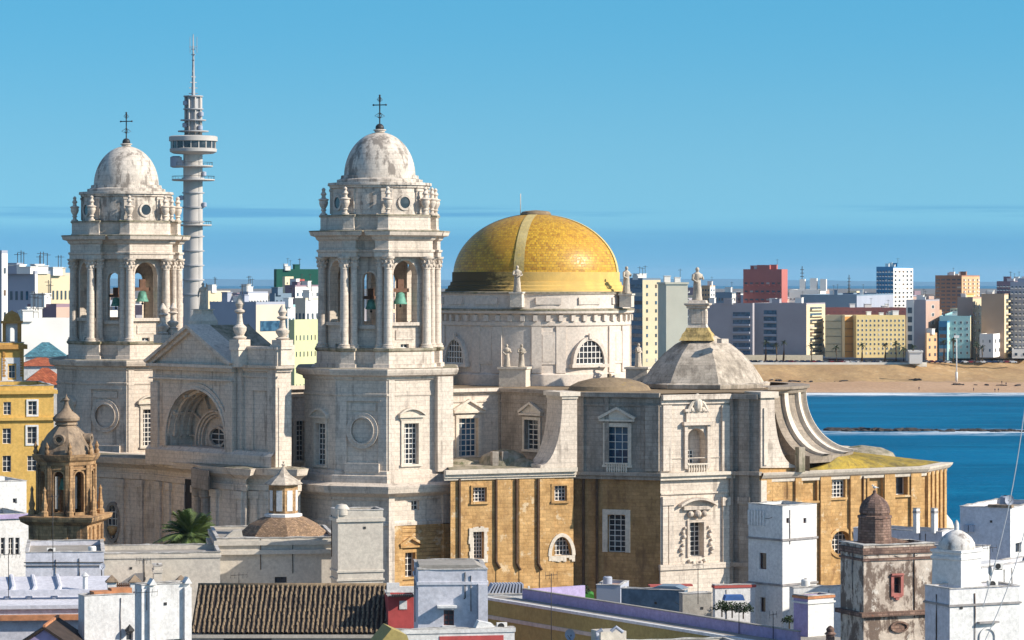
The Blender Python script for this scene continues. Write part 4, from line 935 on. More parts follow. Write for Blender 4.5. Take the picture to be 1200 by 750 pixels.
mb.sweep(sq, [(.6, PZ(399, 445)), (.3, PZ(395, 445)), (.2, PZ(392, 445)), (-.2, PZ(388, 445)), (-.4, PZ(384, 445))]); part('lantern_base', mb, YTRIM0, OD)
mb = MB(); mb.sweep(sq, [(-.45, PZ(385, 445)), (-.65, PZ(381, 445)), (-.68, PZ(362, 445)), (-.4, PZ(361, 445)), (-.4, PZ(359, 445)), (-.1, PZ(357.5, 445)), (-.05, PZ(355.5, 445)), (-.6, PZ(355, 445)), (-.7, PZ(352, 445)), (-1, PZ(351.8, 445))], cap=True)
for az, xx in ((-10, 0), (80, 0)):
    fr = WC(*pol(2.7 * cos(radians(45)) - .67, az, LCc), az); mb.box(fr, -.8, .8, -.05, .1, PZ(379, 445), PZ(364, 445))
part('lantern', mb, STONE, OD)
mb = MB(); q = xyp(847, 441); mb.box(WC(q[0], q[1], 30), -.6, .6, -.6, .6, PZ(402, 441), PZ(397, 441)); part('dome_vent', mb, STONE, OD)

# ---------------- statues (free-standing figures)
STAT = masonry('statue_stone', (.62, .54, .44), (.5, .43, .35), (.2, .17, .13), .7, lo=.46, hi=.62)
def statue_mb(c, z0, hh, az, pose=0):
    """robed figure; built at height hh from feet to crown"""
    g = MB(); u = hh / 7.5; fr = WC(c[0], c[1], az)
    g.lathe(c, [(0, z0), (1.15 * u, z0), (1.2 * u, z0 + .2 * u), (1.0 * u, z0 + 1.5 * u), (.9 * u, z0 + 3 * u), (.85 * u, z0 + 4.0 * u), (.8 * u, z0 + 4.6 * u), (.98 * u, z0 + 5.5 * u), (.95 * u, z0 + 6.0 * u), (.5 * u, z0 + 6.35 * u), (.3 * u, z0 + 6.45 * u), (.28 * u, z0 + 6.7 * u), (0, z0 + 6.8 * u)], 14, sy=.75)
    g.ball(tuple(fr.p(0, .1 * u, z0 + 7.0 * u)), .46 * u, 12, sz=1.2)
    g.ball(tuple(fr.p(0, .5 * u, z0 + 6.95 * u)), .11 * u, 6, sz=1.5)
    for k in range(7):                                              # folds of the robe
        a = -1 + k / 3; x = a * .85 * u
        g.tube([fr.p(x, .55 * u * sqrt(max(.1, 1 - a * a)) + .2 * u, z0 + .1 * u), fr.p(x * .8 + .15 * u, .75 * u * sqrt(max(.1, 1 - a * a)), z0 + 2.5 * u), fr.p(x * .6, .6 * u * sqrt(max(.1, 1 - a * a)), z0 + 4.4 * u)], [.18 * u, .17 * u, .1 * u], 6)
    sh = z0 + 5.9 * u
    if pose == 0: arms = [[(-.95, 0, 0), (-1.25, .3, -1.2), (-.5, .9, -1.7)], [(.95, 0, 0), (1.3, .3, -1.1), (.9, 1.0, -.6)]]
    elif pose == 1: arms = [[(-.95, 0, 0), (-1.4, .2, -1.3), (-1.2, .7, -2.4)], [(.95, 0, 0), (1.5, .4, .1), (1.7, .7, 1.2)]]
    else: arms = [[(-.95, 0, 0), (-1.35, .4, -1.1), (-.3, 1.0, -.9)], [(.95, 0, 0), (1.35, .4, -1.1), (.4, 1.0, -1.4)]]
    for ar in arms:
        g.tube([fr.p(x * u, y * u, sh + z * u) for x, y, z in ar], [.36 * u, .3 * u, .2 * u], 8); x, y, z = ar[-1]; g.ball(tuple(fr.p(x * u, y * u, sh + z * u)), .22 * u, 8)
    return g
def statue(px, Y, yb, yt, az, pose, label):
    z0, z1 = PZ(yb, Y), PZ(yt, Y); c = xyp(px, Y); fr = WC(c[0], c[1], az)
    g = statue_mb(c, z0 - .02, z1 - z0, az, pose); o = single('statue', g, STAT, label, 'statue', (c[0], c[1], z0), 'stone statues on the cathedral roofs'); remesh(o, .06); return o
statue(817, 446, 352, 313, 20, 0, 'large robed stone statue on the lantern of the pale octagonal dome')
statue(606, 452.4, 342, 311, 20, 2, 'robed stone statue at the foot of the golden dome, above the drum, in front')
statue(734, 459.6, 344, 312, 40, 0, 'robed stone statue beside the golden dome at the right edge of its drum')
statue(594, 450.4, 430, 403, 0, 0, 'left stone figure of the pair at the foot of the golden dome drum')
statue(611, 450.6, 430, 403, 20, 2, 'right stone figure of the pair at the foot of the golden dome drum')
statue(748, 454.6, 430, 402, 60, 2, 'weathered stone figure between the golden dome drum and the octagonal dome')
statue(238, 438, 362, 331, -30, 1, 'stone angel-like statue with a raised arm on the peak of the facade pediment')
mb = MB(); fr = WC(PX(238, 438), 438, -47); mb.box(fr, -1.5, 1.5, -1.5, 1.5, PZ(384, 438), PZ(376, 438)); mb.sweep([fr.p(a, d, 0)[:2] for a, d in ((-1.5, 1.5), (1.5, 1.5), (1.5, -1.5), (-1.5, -1.5))], [(0, PZ(376, 438)), (-.45, PZ(368, 438)), (-.5, PZ(363, 438)), (-.3, PZ(362.9, 438)), (-.3, PZ(362, 438))], cap=True); part('statue_pedestal', mb, TRIM, CATH)
# ------------------------------------------------------------------ ground, sea, beach
def sheet(name, pts, mat):
    m = MB(); m.poly(pts); return structure(name, m, mat)
LANDM = masonry('town_ground', (.20, .18, .16), (.15, .14, .13), (.07, .065, .06), .4, patch=.05, streak=1)
sheet('town_ground', [(-6000, -200, 0), (170, -200, 0), (150, 300, 0), (128, 470, 0), (70, 560, 0), (40, 900, 0), (60, 1500, 0), (60, 1660, 0), (-6000, 1660, 0)], LANDM)
sheet('far_ground', [(-6000, 1655, 5), (60, 1655, 5), (3000, 1655, 5), (5200, 12000, 5), (-6000, 12000, 5)], LANDM)
t = NT('sea_water')
w1 = t.noise(.06, 6, .65, (.35, 1, 1)); w2 = t.noise(.5, 5, .65, (.45, 1, 1)); w3 = t.noise(.012, 4, .6, (.5, 1, 1))
c = t.mix(t.ramp(w3, .35, .68), (.001, .10, .20), (.002, .14, .275)); c = t.mix(t.ramp(w1, .45, .75, 0, .6), c, (.006, .19, .33))
sx = t.n('ShaderNodeSeparateXYZ'); t.l(t.pos, sx.inputs[0])
def band(y0, hw): return t.ramp(t.math('ABSOLUTE', t.math('SUBTRACT', t.math('ADD', sx.outputs[1], t.math('MULTIPLY', t.noise(.02, 4, .7), 44)), y0 + 22), 0), 0, hw, 1, 0)
fo = t.math('MULTIPLY', band(1484, 34), t.ramp(t.noise(.06, 6, .75, (.35, 1, 1)), .38, .52))
fo2 = t.math('MULTIPLY', band(1116, 28), t.math('MULTIPLY', t.ramp(t.noise(.08, 6, .75, (.5, 1, 1)), .40, .54), t.ramp(sx.outputs[0], 140, 190, .5, 1)))
fo3 = t.math('MULTIPLY', t.ramp(t.noise(.11, 6, .8, (.25, 1, 1)), .70, .76), .45)
c = t.mix(t.math('MAXIMUM', t.math('MAXIMUM', fo, fo2), fo3), c, (.78, .82, .82))
t.bump(t.math('ADD', t.math('MULTIPLY', w1, 1.5), w2), .9, .9)
SEA = t.fin(c, .55, .02)
sheet('sea', [(-30000, -400, -10), (30000, -400, -10), (30000, 30000, -10), (-30000, 30000, -10)], SEA)
# beach and low cliff: one height sheet
SANDM = masonry('beach_sand', (.50, .33, .205), (.44, .28, .165), (.30, .19, .11), .3, patch=.02, fine=.5, streak=1)
CLIFFM = masonry('ochre_cliff_earth', (.47, .31, .15), (.38, .24, .115), (.22, .15, .085), .6, patch=.05, fine=.35, lo=.46, hi=.68, streak=.6, spots=((.56, .41, .24), .12, .58, .5))
def bz(x, y):
    n = math.sin(x * .05) * 3 + math.sin(x * .13 + 1.3) * 1.6 + math.sin(x * .31) * .8
    px = CX + x / y * F
    k = min(1, max(0, (px - 1045) / 90)); k = k * k * (3 - 2 * k)
    foot, top = 1545 + n * 1.2 + 4 * k, 1572 + n * .8 + 52 * k
    b = -10.6 + max(0, min(1, (y - 1496) / (foot - 1496))) * 4.6
    u = max(0, min(1, (y - foot) / (top - foot))); u = u * u * (3 - 2 * u) if k > .5 else u
    return b + u * (7.6 + 1.2 * k) + (math.sin(x * .4 + y * .2) * .25 if 0 < u < 1 else 0)
mb = MB(); xs = [55 + i * 5 for i in range(150)]; ys = [1490, 1500, 1512, 1525, 1536] + [1540 + i * 2.5 for i in range(24)] + [1605, 1612, 1620, 1630, 1640, 1662]
for i in range(len(xs) - 1):
    for j in range(len(ys) - 1):
        q = [(xs[a], ys[b], bz(xs[a], ys[b]) if ys[b] < 1655 else 4.9) for a, b in ((i, j), (i + 1, j), (i + 1, j + 1), (i, j + 1))]
        mb.cur = True; mb.poly(q, 0 if ys[j] < 1543 else 1); mb.cur = False
structure('beach', mb, [SANDM, CLIFFM])
ROADM = plain('promenade_paving', (.40, .37, .34), .85, .1)
mb = MB(); mb.box(WC(60, 1612, 0), 0, 700, -1, 40, 0, 2.2); 
sheet('seafront_road', [(60, 1600, 2.6), (PX(1075, 1600), 1600, 2.6), (PX(1075, 1600), 1655, 5.006), (60, 1655, 5.006)], ROADM)
WALLW = plain('whitewashed_parapet', (.72, .68, .60), .8, .1, sc=.2)
mb = MB(); fw = WC(60, 1580, 0); mb.box(fw, 0, PX(1086, 1580) - 60, 0, .6, 0.5, PZ(424.6, 1580)); single('promenade_wall', mb, WALLW, 'long pale low wall along the clifftop seafront promenade', 'wall')
mb = MB(); fw = WC(PX(826, 1596), 1596, 0); mb.box(fw, 0, PX(964, 1596) - PX(826, 1596), 0, .6, 2, PZ(416, 1596)); single('boundary_wall', mb, plain('cream_parapet', (.66, .56, .40), .8, .1), 'cream wall in front of the grey apartment blocks on the seafront', 'wall')
# distant shore across the bay
SHM = plain('haze_tinted_hills', (.17, .35, .48), 1, .06, 0, .002)  # pale blue of distance haze put into the hills' colour
mb = MB(); rnd = random.Random(3); X0 = -16000
pts = []
for i in range(161):
    x = X0 + i * 240; pts.append((x, 22000, (14 + 36 * (.5 + .5 * math.sin(i * .21) * math.sin(i * .083 + 1)) + rnd.random() * 5)))
for a, b in zip(pts, pts[1:]):
    mb.poly([(a[0], a[1], -10), (b[0], b[1], -10), b, a]); mb.poly([a, b, (b[0], b[1] + 1500, 0), (a[0], a[1] + 1500, 0)])
structure('far_hills', mb, SHM)
# breakwater rocks
ROCK = plain('wet_rock', (.045, .035, .03), .8, .4, sc=.8)
rnd = random.Random(11); protos = []
def rock_mesh(seed):
    r = random.Random(seed); bm = bmesh.new(); bmesh.ops.create_icosphere(bm, subdivisions=2, radius=1)
    for v in bm.verts: v.co *= .75 + .5 * r.random(); v.co.z *= .6
    me = bpy.data.meshes.new('rock'); bm.to_mesh(me); bm.free(); me.materials.append(ROCK); return me
RM = [rock_mesh(i) for i in range(5)]
for i in range(64):
    px = 975 + i * 3.7 + rnd.random() * 2; Y = 1128 + rnd.uniform(-4, 4) - (px - 975) * .02
    o = bpy.data.objects.new('rock', RM[i % 5]); COL.objects.link(o); s_ = rnd.uniform(1.0, 2.3) * (1 if px < 1090 else .75); o.scale = (s_ * 1.5, s_ * 1.2, s_); o.rotation_euler = (0, 0, rnd.uniform(0, 6)); o.location = (PX(px, Y), Y, -10.1)
    o['label'] = 'dark wet boulder in the low breakwater line in the sea'; o['category'] = 'rock'; o['group'] = 'breakwater boulders in the sea'
for i in range(34):
    px = rnd.choice([885, 905, 930, 945, 985, 1010, 1050, 1075, 1120, 1150, 1170, 1185]) + rnd.uniform(-9, 9); yy = rnd.uniform(444, 449) if px < 1090 else rnd.uniform(446, 451); Y = 1548 if px < 1090 else 1532
    o = bpy.data.objects.new('rock', RM[i % 5]); COL.objects.link(o); s_ = rnd.uniform(.5, 1.2); o.scale = (s_ * 2, s_, s_); o.rotation_euler = (0, 0, rnd.uniform(0, 6)); x = PX(px, Y); o.location = (x, Y, bz(x, Y))
    o['label'] = 'small dark rock lying at the foot of the sandy cliff'; o['category'] = 'rock'; o['group'] = 'rocks on the beach'
# people on the sand
SKINM = plain('dark_clothes', (.05, .04, .05), .8, .2)
def person_mb(c):
    g = MB(); x, y, z = c
    for s_ in (-.1, .1): g.tube([(x + s_ * 1.3, y + s_, z), (x + s_, y, z + .45), (x + s_, y, z + .9)], [.06, .075, .1], 8)
    g.tube([(x, y, z + .82), (x, y, z + 1.1), (x, y, z + 1.4), (x, y, z + 1.48)], [.17, .16, .2, .1], 10); g.tube([(x, y, z + 1.45), (x, y, z + 1.6)], .06, 8); g.ball((x, y, z + 1.64), .12, 10, sz=1.15)
    for s_ in (-1, 1): g.tube([(x + s_ * .2, y, z + 1.4), (x + s_ * .27, y, z + 1.12), (x + s_ * .25, y - .12, z + .85)], [.06, .05, .04], 8); g.ball((x + s_ * .25, y - .13, z + .8), .05, 6)
    return g
x0 = PX(1077, 1512); pz = bz(x0, 1512)
pr = single('person', person_mb((x0, 1512, pz)), SKINM, 'person in dark clothes walking on the sand near the water, the leftmost on the beach', 'person', (x0, 1512, pz), 'people on the beach'); remesh(pr, .035)
for px, Y, lab in ((1141, 1508, 'person in dark clothes on the wet sand right of the tall lamp'), (1166, 1506, 'person in dark clothes at the waterline, left of another close by'), (1170, 1507, 'person in dark clothes at the waterline, right of another close by'), (1179, 1532, 'person in dark clothes standing high on the sand at the right'), (1174, 1538, 'person in dark clothes on the sandy slope near the right edge')):
    x = PX(px, Y); dup(pr, (x - x0, Y - 1512, bz(x, Y) - pz), label=lab)
# ------------------------------------------------------------------ far city
def flat(name, col, r=.85): return plain(name, col, r, .08, .2, .05)
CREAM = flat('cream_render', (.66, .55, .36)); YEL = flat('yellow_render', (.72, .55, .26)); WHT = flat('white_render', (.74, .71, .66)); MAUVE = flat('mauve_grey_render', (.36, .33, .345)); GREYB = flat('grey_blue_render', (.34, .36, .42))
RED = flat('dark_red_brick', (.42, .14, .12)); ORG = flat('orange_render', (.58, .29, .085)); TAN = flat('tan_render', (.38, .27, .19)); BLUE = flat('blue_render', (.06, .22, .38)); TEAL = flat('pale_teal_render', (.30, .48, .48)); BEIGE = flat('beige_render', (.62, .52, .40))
CREAMG = flat('grey_cream_slab_render', (.62, .56, .43)); PINK = flat('pink_beige_render', (.48, .33, .26)); MAROON = flat('maroon_roof_tiles', (.20, .075, .07)); STEEL = flat('steel_blue_roof', (.17, .23, .29)); GREEN = flat('dark_green_panel', (.012, .085, .06)); REDP = flat('bright_red_panel', (.42, .10, .085)); LIME = flat('yellow_green_render', (.52, .53, .29)); PURP = flat('mauve_shadowed_roofs', (.25, .17, .20)); OLIVEG = flat('grey_cream_render', (.50, .44, .30)); BRICK = flat('brown_brick', (.32, .17, .11)); PEACH = flat('peach_render', (.60, .36, .20))
FARGL = glass_mat('far_window_glass', (.05, .065, .08), (.09, .11, .13), .15)
WR = random.Random(77); BLIND = plain('pale_blind', (.45, .42, .37), .8, .1); BLIND2 = plain('brown_blind', (.16, .11, .08), .8, .1)
def winmesh(fr, w_, h_, wm, name='window'):
    g = MB(); g.box(fr, -w_ / 2, w_ / 2, .004, .12, 0, h_, 0); g.box(fr, -w_ / 2 + .14, w_ / 2 - .14, .12, .15, .14, h_ - .14, 1)
    return g
def far_building(name, label, pl, pc, pr, Y, az, yt, yb, mats, left=None, right=None, roof=None, dl=12, extras=None, cat='building', parapet=.8, group=None):
    """corner at column pc; left face has normal az, right face az+90.  left/right = (cols, rows, w, h, kind)"""
    ml, mrr = mats if isinstance(mats, tuple) else (mats, mats)
    z0, z1 = PZ(yb, Y), PZ(yt, Y); z0 = z0 if 1500 < Y < 1600 else min(z0, 4.8 if Y > 1600 else 0)
    L = W(pc, Y, az); R_ = W(pc, Y, az + 90); al = L.S(pl) if pl is not None else -dl; ar = R_.S(pr) if pr is not None else dl
    A, B, C_ = L.p(al, 0, 0)[:2], L.p(0, 0, 0)[:2], R_.p(ar, 0, 0)[:2]; Dd = (A[0] + C_[0] - B[0], A[1] + C_[1] - B[1])
    t_ = thing(name, label, cat, (*B, z0), group)
    g = MB(); g.prism([A, B, C_, Dd], z0, z1, 0, cap=False); 
    for f_i in (1,): g.mi[1] = 1
    g.sweep([A, B, C_, Dd], [(0, z1), (0, z1 + parapet), (-.4, z1 + parapet), (-.4, z1)], cap=True)
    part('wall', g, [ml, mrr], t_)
    def feats(fr, lo, hi, spec):
        if not spec: return
        cols, rows, fw_, fh, kind = spec[:5]; ww = abs(hi - lo); top = spec[5] if len(spec) > 5 else .06; bot = spec[6] if len(spec) > 6 else .12
        zz0, zz1 = z0 + (z1 - z0) * bot, z1 - (z1 - z0) * top; hh = (zz1 - zz0) / rows; cw = ww / cols
        proto = None
        for r in range(rows):
            for c_ in range(cols):
                a = min(lo, hi) + cw * (c_ + .5); zb_ = zz0 + hh * r + hh * (1 - fh) / 2
                if proto is None:
                    g = MB(); w2 = cw * fw_; h2 = hh * fh
                    if kind == 'win': nm = 'window'; g.box(fr, a - w2 / 2, a + w2 / 2, .004, .15, zb_, zb_ + h2, 0); mt = [FARGL]
                    elif kind == 'winw': nm = 'window'; g.box(fr, a - w2 / 2, a + w2 / 2, .004, .1, zb_, zb_ + h2, 0); g.box(fr, a - w2 * .38, a + w2 * .38, .1, .16, zb_ + h2 * .08, zb_ + h2 * .92, 1); mt = [WHT, FARGL]
                    elif kind == 'bal': nm = 'balcony'; g.box(fr, a - w2 / 2, a + w2 / 2, .004, .12, zb_, zb_ + h2, 1); g.box(fr, a - w2 / 2 - .2, a + w2 / 2 + .2, .004, 1.3, zb_ - .15, zb_ + .05, 0); g.box(fr, a - w2 / 2 - .2, a + w2 / 2 + .2, 1.15, 1.3, zb_ + .05, zb_ + h2 * .42, 0); mt = [mrr if fr is R_ else ml, FARGL]
                    elif kind == 'balw': nm = 'balcony'; g.box(fr, a - w2 / 2, a + w2 / 2, .004, .12, zb_, zb_ + h2, 1); g.box(fr, a - w2 / 2 - .2, a + w2 / 2 + .2, .004, 1.1, zb_ - .15, zb_ + .05, 0); g.box(fr, a - w2 / 2 - .2, a + w2 / 2 + .2, 1.0, 1.1, zb_ + .05, zb_ + h2 * .42, 0); mt = [WHT, FARGL]
                    elif kind == 'slab': nm = 'floor_band'; g.box(fr, a - w2 / 2, a + w2 / 2, .004, .25, zb_, zb_ + h2, 0); mt = [IRON]
                    elif kind == 'glass': nm = 'window_band'; g.box(fr, a - w2 / 2, a + w2 / 2, .004, .12, zb_, zb_ + h2, 0); mt = [GLASSB]
                    proto = part(nm, g, mt, t_); pa, pz_ = a, zb_
                else:
                    c2 = proto.copy(); COL.objects.link(c2); c2.parent = t_; v = fr.ex * (a - pa); c2.location = (v.x, v.y, zb_ - pz_)
                    if WR.random() < .3 and c2.material_slots:
                        sl_ = c2.material_slots[len(c2.material_slots) - 1]
                        if kind != 'slab': sl_.link = 'OBJECT'; sl_.material = WR.choice([BLIND, BLIND2, GLASSB])
    feats(L, al, 0, left); feats(R_, 0, ar, right)
    if roof:
        rnd = random.Random(int(abs(B[0]) * 10)); n = roof if isinstance(roof, int) else 2
        for i in range(n):
            u, v = rnd.uniform(.15, .8), rnd.uniform(.1, .5); x = B[0] + (A[0] - B[0]) * u + (C_[0] - B[0]) * v; y = B[1] + (A[1] - B[1]) * u + (C_[1] - B[1]) * v
            g = MB(); s_ = rnd.uniform(.9, 2.2); hh = rnd.uniform(1.5, 3.6); g.box(WC(x, y, az), -s_, s_, -s_ * .8, s_ * .8, z1, z1 + hh); g.box(WC(x, y, az), -s_ - .2, s_ + .2, -s_ * .8 - .2, s_ * .8 + .2, z1 + hh, z1 + hh + .2)
            part('roof_hut', g, WHT if rnd.random() < .65 else ml, t_)
            if rnd.random() < .6:
                g = MB(); g.tube([(x + s_, y, z1), (x + s_, y, z1 + hh + 3.5)], .1, 5); g.tube([(x + s_ - .9, y, z1 + hh + 3), (x + s_ + .9, y, z1 + hh + 3)], .06, 4); part('roof_aerial', g, IRON, t_)
    if extras: extras(t_, L, R_, z0, z1)
    return t_
FB = far_building
# right of the golden dome
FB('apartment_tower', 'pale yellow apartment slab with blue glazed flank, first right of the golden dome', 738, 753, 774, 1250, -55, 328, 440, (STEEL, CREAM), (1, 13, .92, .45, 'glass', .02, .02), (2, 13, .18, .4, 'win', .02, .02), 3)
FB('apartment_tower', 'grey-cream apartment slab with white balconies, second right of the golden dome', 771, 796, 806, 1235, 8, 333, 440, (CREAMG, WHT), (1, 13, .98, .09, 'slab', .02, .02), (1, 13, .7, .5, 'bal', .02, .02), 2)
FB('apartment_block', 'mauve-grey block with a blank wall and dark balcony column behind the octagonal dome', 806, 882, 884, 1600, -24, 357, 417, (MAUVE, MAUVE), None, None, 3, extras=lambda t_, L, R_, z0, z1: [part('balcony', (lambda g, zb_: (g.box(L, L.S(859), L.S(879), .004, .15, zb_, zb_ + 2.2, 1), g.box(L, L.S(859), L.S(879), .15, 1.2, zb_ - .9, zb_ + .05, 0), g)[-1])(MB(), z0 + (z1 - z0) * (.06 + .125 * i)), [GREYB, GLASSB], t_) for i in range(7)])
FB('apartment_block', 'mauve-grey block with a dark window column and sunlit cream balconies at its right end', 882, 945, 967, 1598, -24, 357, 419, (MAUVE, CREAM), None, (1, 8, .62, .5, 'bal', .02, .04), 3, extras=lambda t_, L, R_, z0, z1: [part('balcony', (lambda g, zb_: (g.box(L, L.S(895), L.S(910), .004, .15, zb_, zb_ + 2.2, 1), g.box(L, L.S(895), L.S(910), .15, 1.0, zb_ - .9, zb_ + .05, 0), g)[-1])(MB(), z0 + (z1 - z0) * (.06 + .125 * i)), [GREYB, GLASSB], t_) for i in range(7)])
FB('apartment_block', 'dull cream block with dark floor lines, right of the cream balconies on the seafront', 967, 986, 990, 1606, -13, 371, 419, (OLIVEG, CREAM), (1, 5, 1.0, .04, 'slab', .02, .05), None, 0)
FB('apartment_block', 'orange block with dark floor lines in the seafront row', 985, 990, 1004, 1604, -60, 371, 419, (CREAM, ORG), None, (1, 5, 1.0, .04, 'slab', .02, .05), 0)
FB('apartment_block', 'bright cream-yellow block full of small windows on the seafront', 1003.5, 1061, None, 1605, 10, 371, 419, (YEL, YEL), (12, 8, .38, .5, 'winw', .04, .05), None, 6, dl=14)
FB('long_warehouse', 'long maroon-roofed building behind the cream-yellow seafront block', 968, 1062, None, 1700, 5, 362, 419, MAROON, (14, 1, .4, .05, 'win', .01, .9), None, 5, dl=14)
FB('long_building', 'long steel-blue building with a dark window band behind the seafront row', 938, 1004, 1062, 1780, -14, 347, 419, (STEEL, GREYB), (1, 1, 1.0, .25, 'glass', .12, .6), None, 3)
FB('apartment_block', 'grey and beige block with a white window strip, right of the cream-yellow block', 1062, 1085, 1101, 1603, -20, 353, 424, (MAUVE, PINK), None, (1, 7, .2, .45, 'winw', .03, .05), 2, extras=lambda t_, L, R_, z0, z1: (part('window_strip', (lambda g: (g.box(L, L.S(1062), L.S(1071), .004, .3, z0, z1 + .5), g)[-1])(MB()), WHT, t_), [part('window', (lambda g, zb_: (g.box(L, L.S(1064), L.S(1069), .3, .4, zb_, zb_ + 3), g)[-1])(MB(), z0 + (z1 - z0) * (.2 + .15 * i)), FARGL, t_) for i in range(5)]))
FB('house', 'low orange house in front of the grey and beige block on the seafront', 1084, 1086, 1099, 1594, -40, 392, 424, (PEACH, PEACH), None, (2, 3, .3, .4, 'win'), 1)
FB('house', 'small white seafront house below the grey and beige block', 1064, 1079, 1081, 1590, -5, 412, 425, (WHT, WHT), (2, 1, .3, .4, 'win'), None, 0, dl=7)
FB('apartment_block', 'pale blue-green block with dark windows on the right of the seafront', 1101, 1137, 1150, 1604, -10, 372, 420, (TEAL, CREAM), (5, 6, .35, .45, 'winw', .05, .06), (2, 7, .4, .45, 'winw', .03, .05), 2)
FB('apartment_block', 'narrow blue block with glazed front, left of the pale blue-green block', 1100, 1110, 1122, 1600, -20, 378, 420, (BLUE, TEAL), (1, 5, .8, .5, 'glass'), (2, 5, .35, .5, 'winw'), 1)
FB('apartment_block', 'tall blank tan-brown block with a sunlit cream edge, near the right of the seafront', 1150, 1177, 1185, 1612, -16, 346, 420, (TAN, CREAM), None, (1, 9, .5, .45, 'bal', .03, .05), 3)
FB('house', 'low white building in front of the tall tan-brown block', 1148, 1164, 1178, 1596, -20, 393, 419, (WHT, WHT), (2, 2, .2, .3, 'win'), (3, 2, .2, .4, 'win'), 0)
FB('apartment_block', 'orange-pink block with a cream side behind the pale blue-green block', 1122, 1140, 1150, 1640, -20, 350, 420, (PINK, CREAM), None, (2, 6, .3, .4, 'win'), 2)
FB('house', 'small orange tower house on the roofs behind the tall tan-brown block', 1127, 1132, 1141, 1660, -20, 346, 420, (ORG, YEL), (1, 2, .3, .3, 'win', .02, .8), (1, 2, .3, .3, 'win', .02, .8), 0)
FB('apartment_tower', 'blue-grey apartment tower with many windows at the right edge of the picture', 1184, 1212, 1230, 1625, -24, 332, 420, (GREYB, BLUE), (6, 13, .45, .45, 'balw', .02, .05), None, 3)
FB('house', 'low white building under the blue-grey tower at the right edge', 1186, 1205, 1220, 1604, -10, 411, 420, (WHT, WHT), (2, 1, .3, .4, 'win'), None, 0)
FB('apartment_tower', 'dark red tower block with pale balconies on the skyline', 871, 916, 923, 1820, -18, 317, 400, (RED, RED), (7, 5, .55, .35, 'bal', .12, .35), None, 3, extras=lambda t_, L, R_, z0, z1: part('roof_block', (lambda g: (g.box(L, L.S(887), L.S(902), -12, 0.004, z1, z1 + 3.3), g)[-1])(MB()), RED, t_))
FB('stepped_building', 'white stepped building with roof towers right of the dark red tower block', 925, 960, 968, 1900, -10, 341, 400, (WHT, WHT), (9, 3, .3, .3, 'win', .1, .6), None, 0, extras=lambda t_, L, R_, z0, z1: [part('roof_tower', (lambda g: (g.box(L, L.S(a), L.S(b), -8, -.5, z1, PZ(yy, 1900)), g)[-1])(MB()), WHT, t_) for a, b, yy in ((937, 943, 327), (949, 957, 326), (961, 968, 327))])
FB('apartment_tower', 'tall blue and white tower block on the skyline', 1027, 1047, 1070, 1950, -22, 314, 400, (BLUE, WHT), (6, 12, .4, .45, 'balw', .02, .3), (5, 12, .45, .45, 'win', .02, .3), 4)
FB('apartment_tower', 'wide brick tower block with white balcony stack, right of the blue and white tower', 1096, 1127, 1148, 2000, -22, 324, 400, (BRICK, PEACH), (5, 9, .7, .4, 'win', .02, .45), (4, 9, .2, .4, 'balw', .02, .45), 5)
FB('apartment_block', 'grey block with roof huts at the right on the skyline', 1168, 1190, 1215, 1900, -22, 331, 400, (PURP, STEEL), (6, 8, .5, .4, 'balw', .03, .5), (6, 8, .5, .4, 'win', .03, .5), 4)
FB('apartment_block', 'white and peach terraced block beyond the statue of the octagonal dome', 822, 832, 838, 1900, -20, 336, 400, (PEACH, WHT), (3, 6, .5, .4, 'win', .02, .5), (2, 6, .4, .4, 'win', .02, .5), 2)
FB('apartment_block', 'small white block with blue shaded flank left of the dark red tower', 838, 858, 868, 1820, -20, 344, 400, (STEEL, WHT), (6, 3, .4, .4, 'win', .05, .6), (2, 3, .3, .4, 'win', .05, .6), 2)
# between the towers
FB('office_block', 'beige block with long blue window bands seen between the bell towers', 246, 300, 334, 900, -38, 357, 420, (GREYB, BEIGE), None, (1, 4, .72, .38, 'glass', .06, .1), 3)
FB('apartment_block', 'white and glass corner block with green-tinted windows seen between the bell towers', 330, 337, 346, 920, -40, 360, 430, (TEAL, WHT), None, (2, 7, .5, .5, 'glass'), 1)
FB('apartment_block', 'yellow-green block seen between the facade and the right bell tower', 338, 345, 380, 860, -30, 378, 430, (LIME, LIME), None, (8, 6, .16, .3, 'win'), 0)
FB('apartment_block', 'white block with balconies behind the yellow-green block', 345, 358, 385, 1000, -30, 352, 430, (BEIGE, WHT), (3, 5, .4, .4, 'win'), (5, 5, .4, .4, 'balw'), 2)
FB('sports_hall', 'huge dark green hall on the skyline beside the right bell tower', 321, 324, 378, 1700, -70, 317, 400, (GREEN, GREEN), None, None, 4)
FB('house', 'bright red box-like building below the dark green hall', 343, 345, 357, 1500, -40, 329, 400, (REDP, REDP), None, None, 0)
FB('house', 'small cream house below the dark green hall', 331, 334, 344, 1480, -40, 326, 400, (CREAM, CREAM), None, (2, 2, .2, .3, 'win', .02, .85), 0)
FB('apartment_block', 'white rooftop terrace block in the middle of the gap between the bell towers', 281, 290, 314, 1200, -40, 344, 420, (GREYB, WHT), None, (7, 3, .4, .4, 'win', .03, .6), 4)
FB('apartment_block', 'cream block with shaded left side near the pediment statue', 240, 244, 270, 1300, -40, 343, 420, (BEIGE, CREAM), None, (6, 3, .2, .3, 'win', .05, .6), 3)
FB('house', 'blue-grey roofed house between the towers', 316, 322, 342, 1250, -40, 346, 420, (STEEL, STEEL), None, (4, 2, .3, .3, 'win', .02, .8), 2)
FB('apartment_block', 'mauve low block with white roof huts under the green hall', 334, 346, 380, 1380, -30, 336, 420, (PURP, WHT), (4, 3, .3, .3, 'win', .02, .6), (6, 3, .3, .3, 'win', .02, .6), 5)
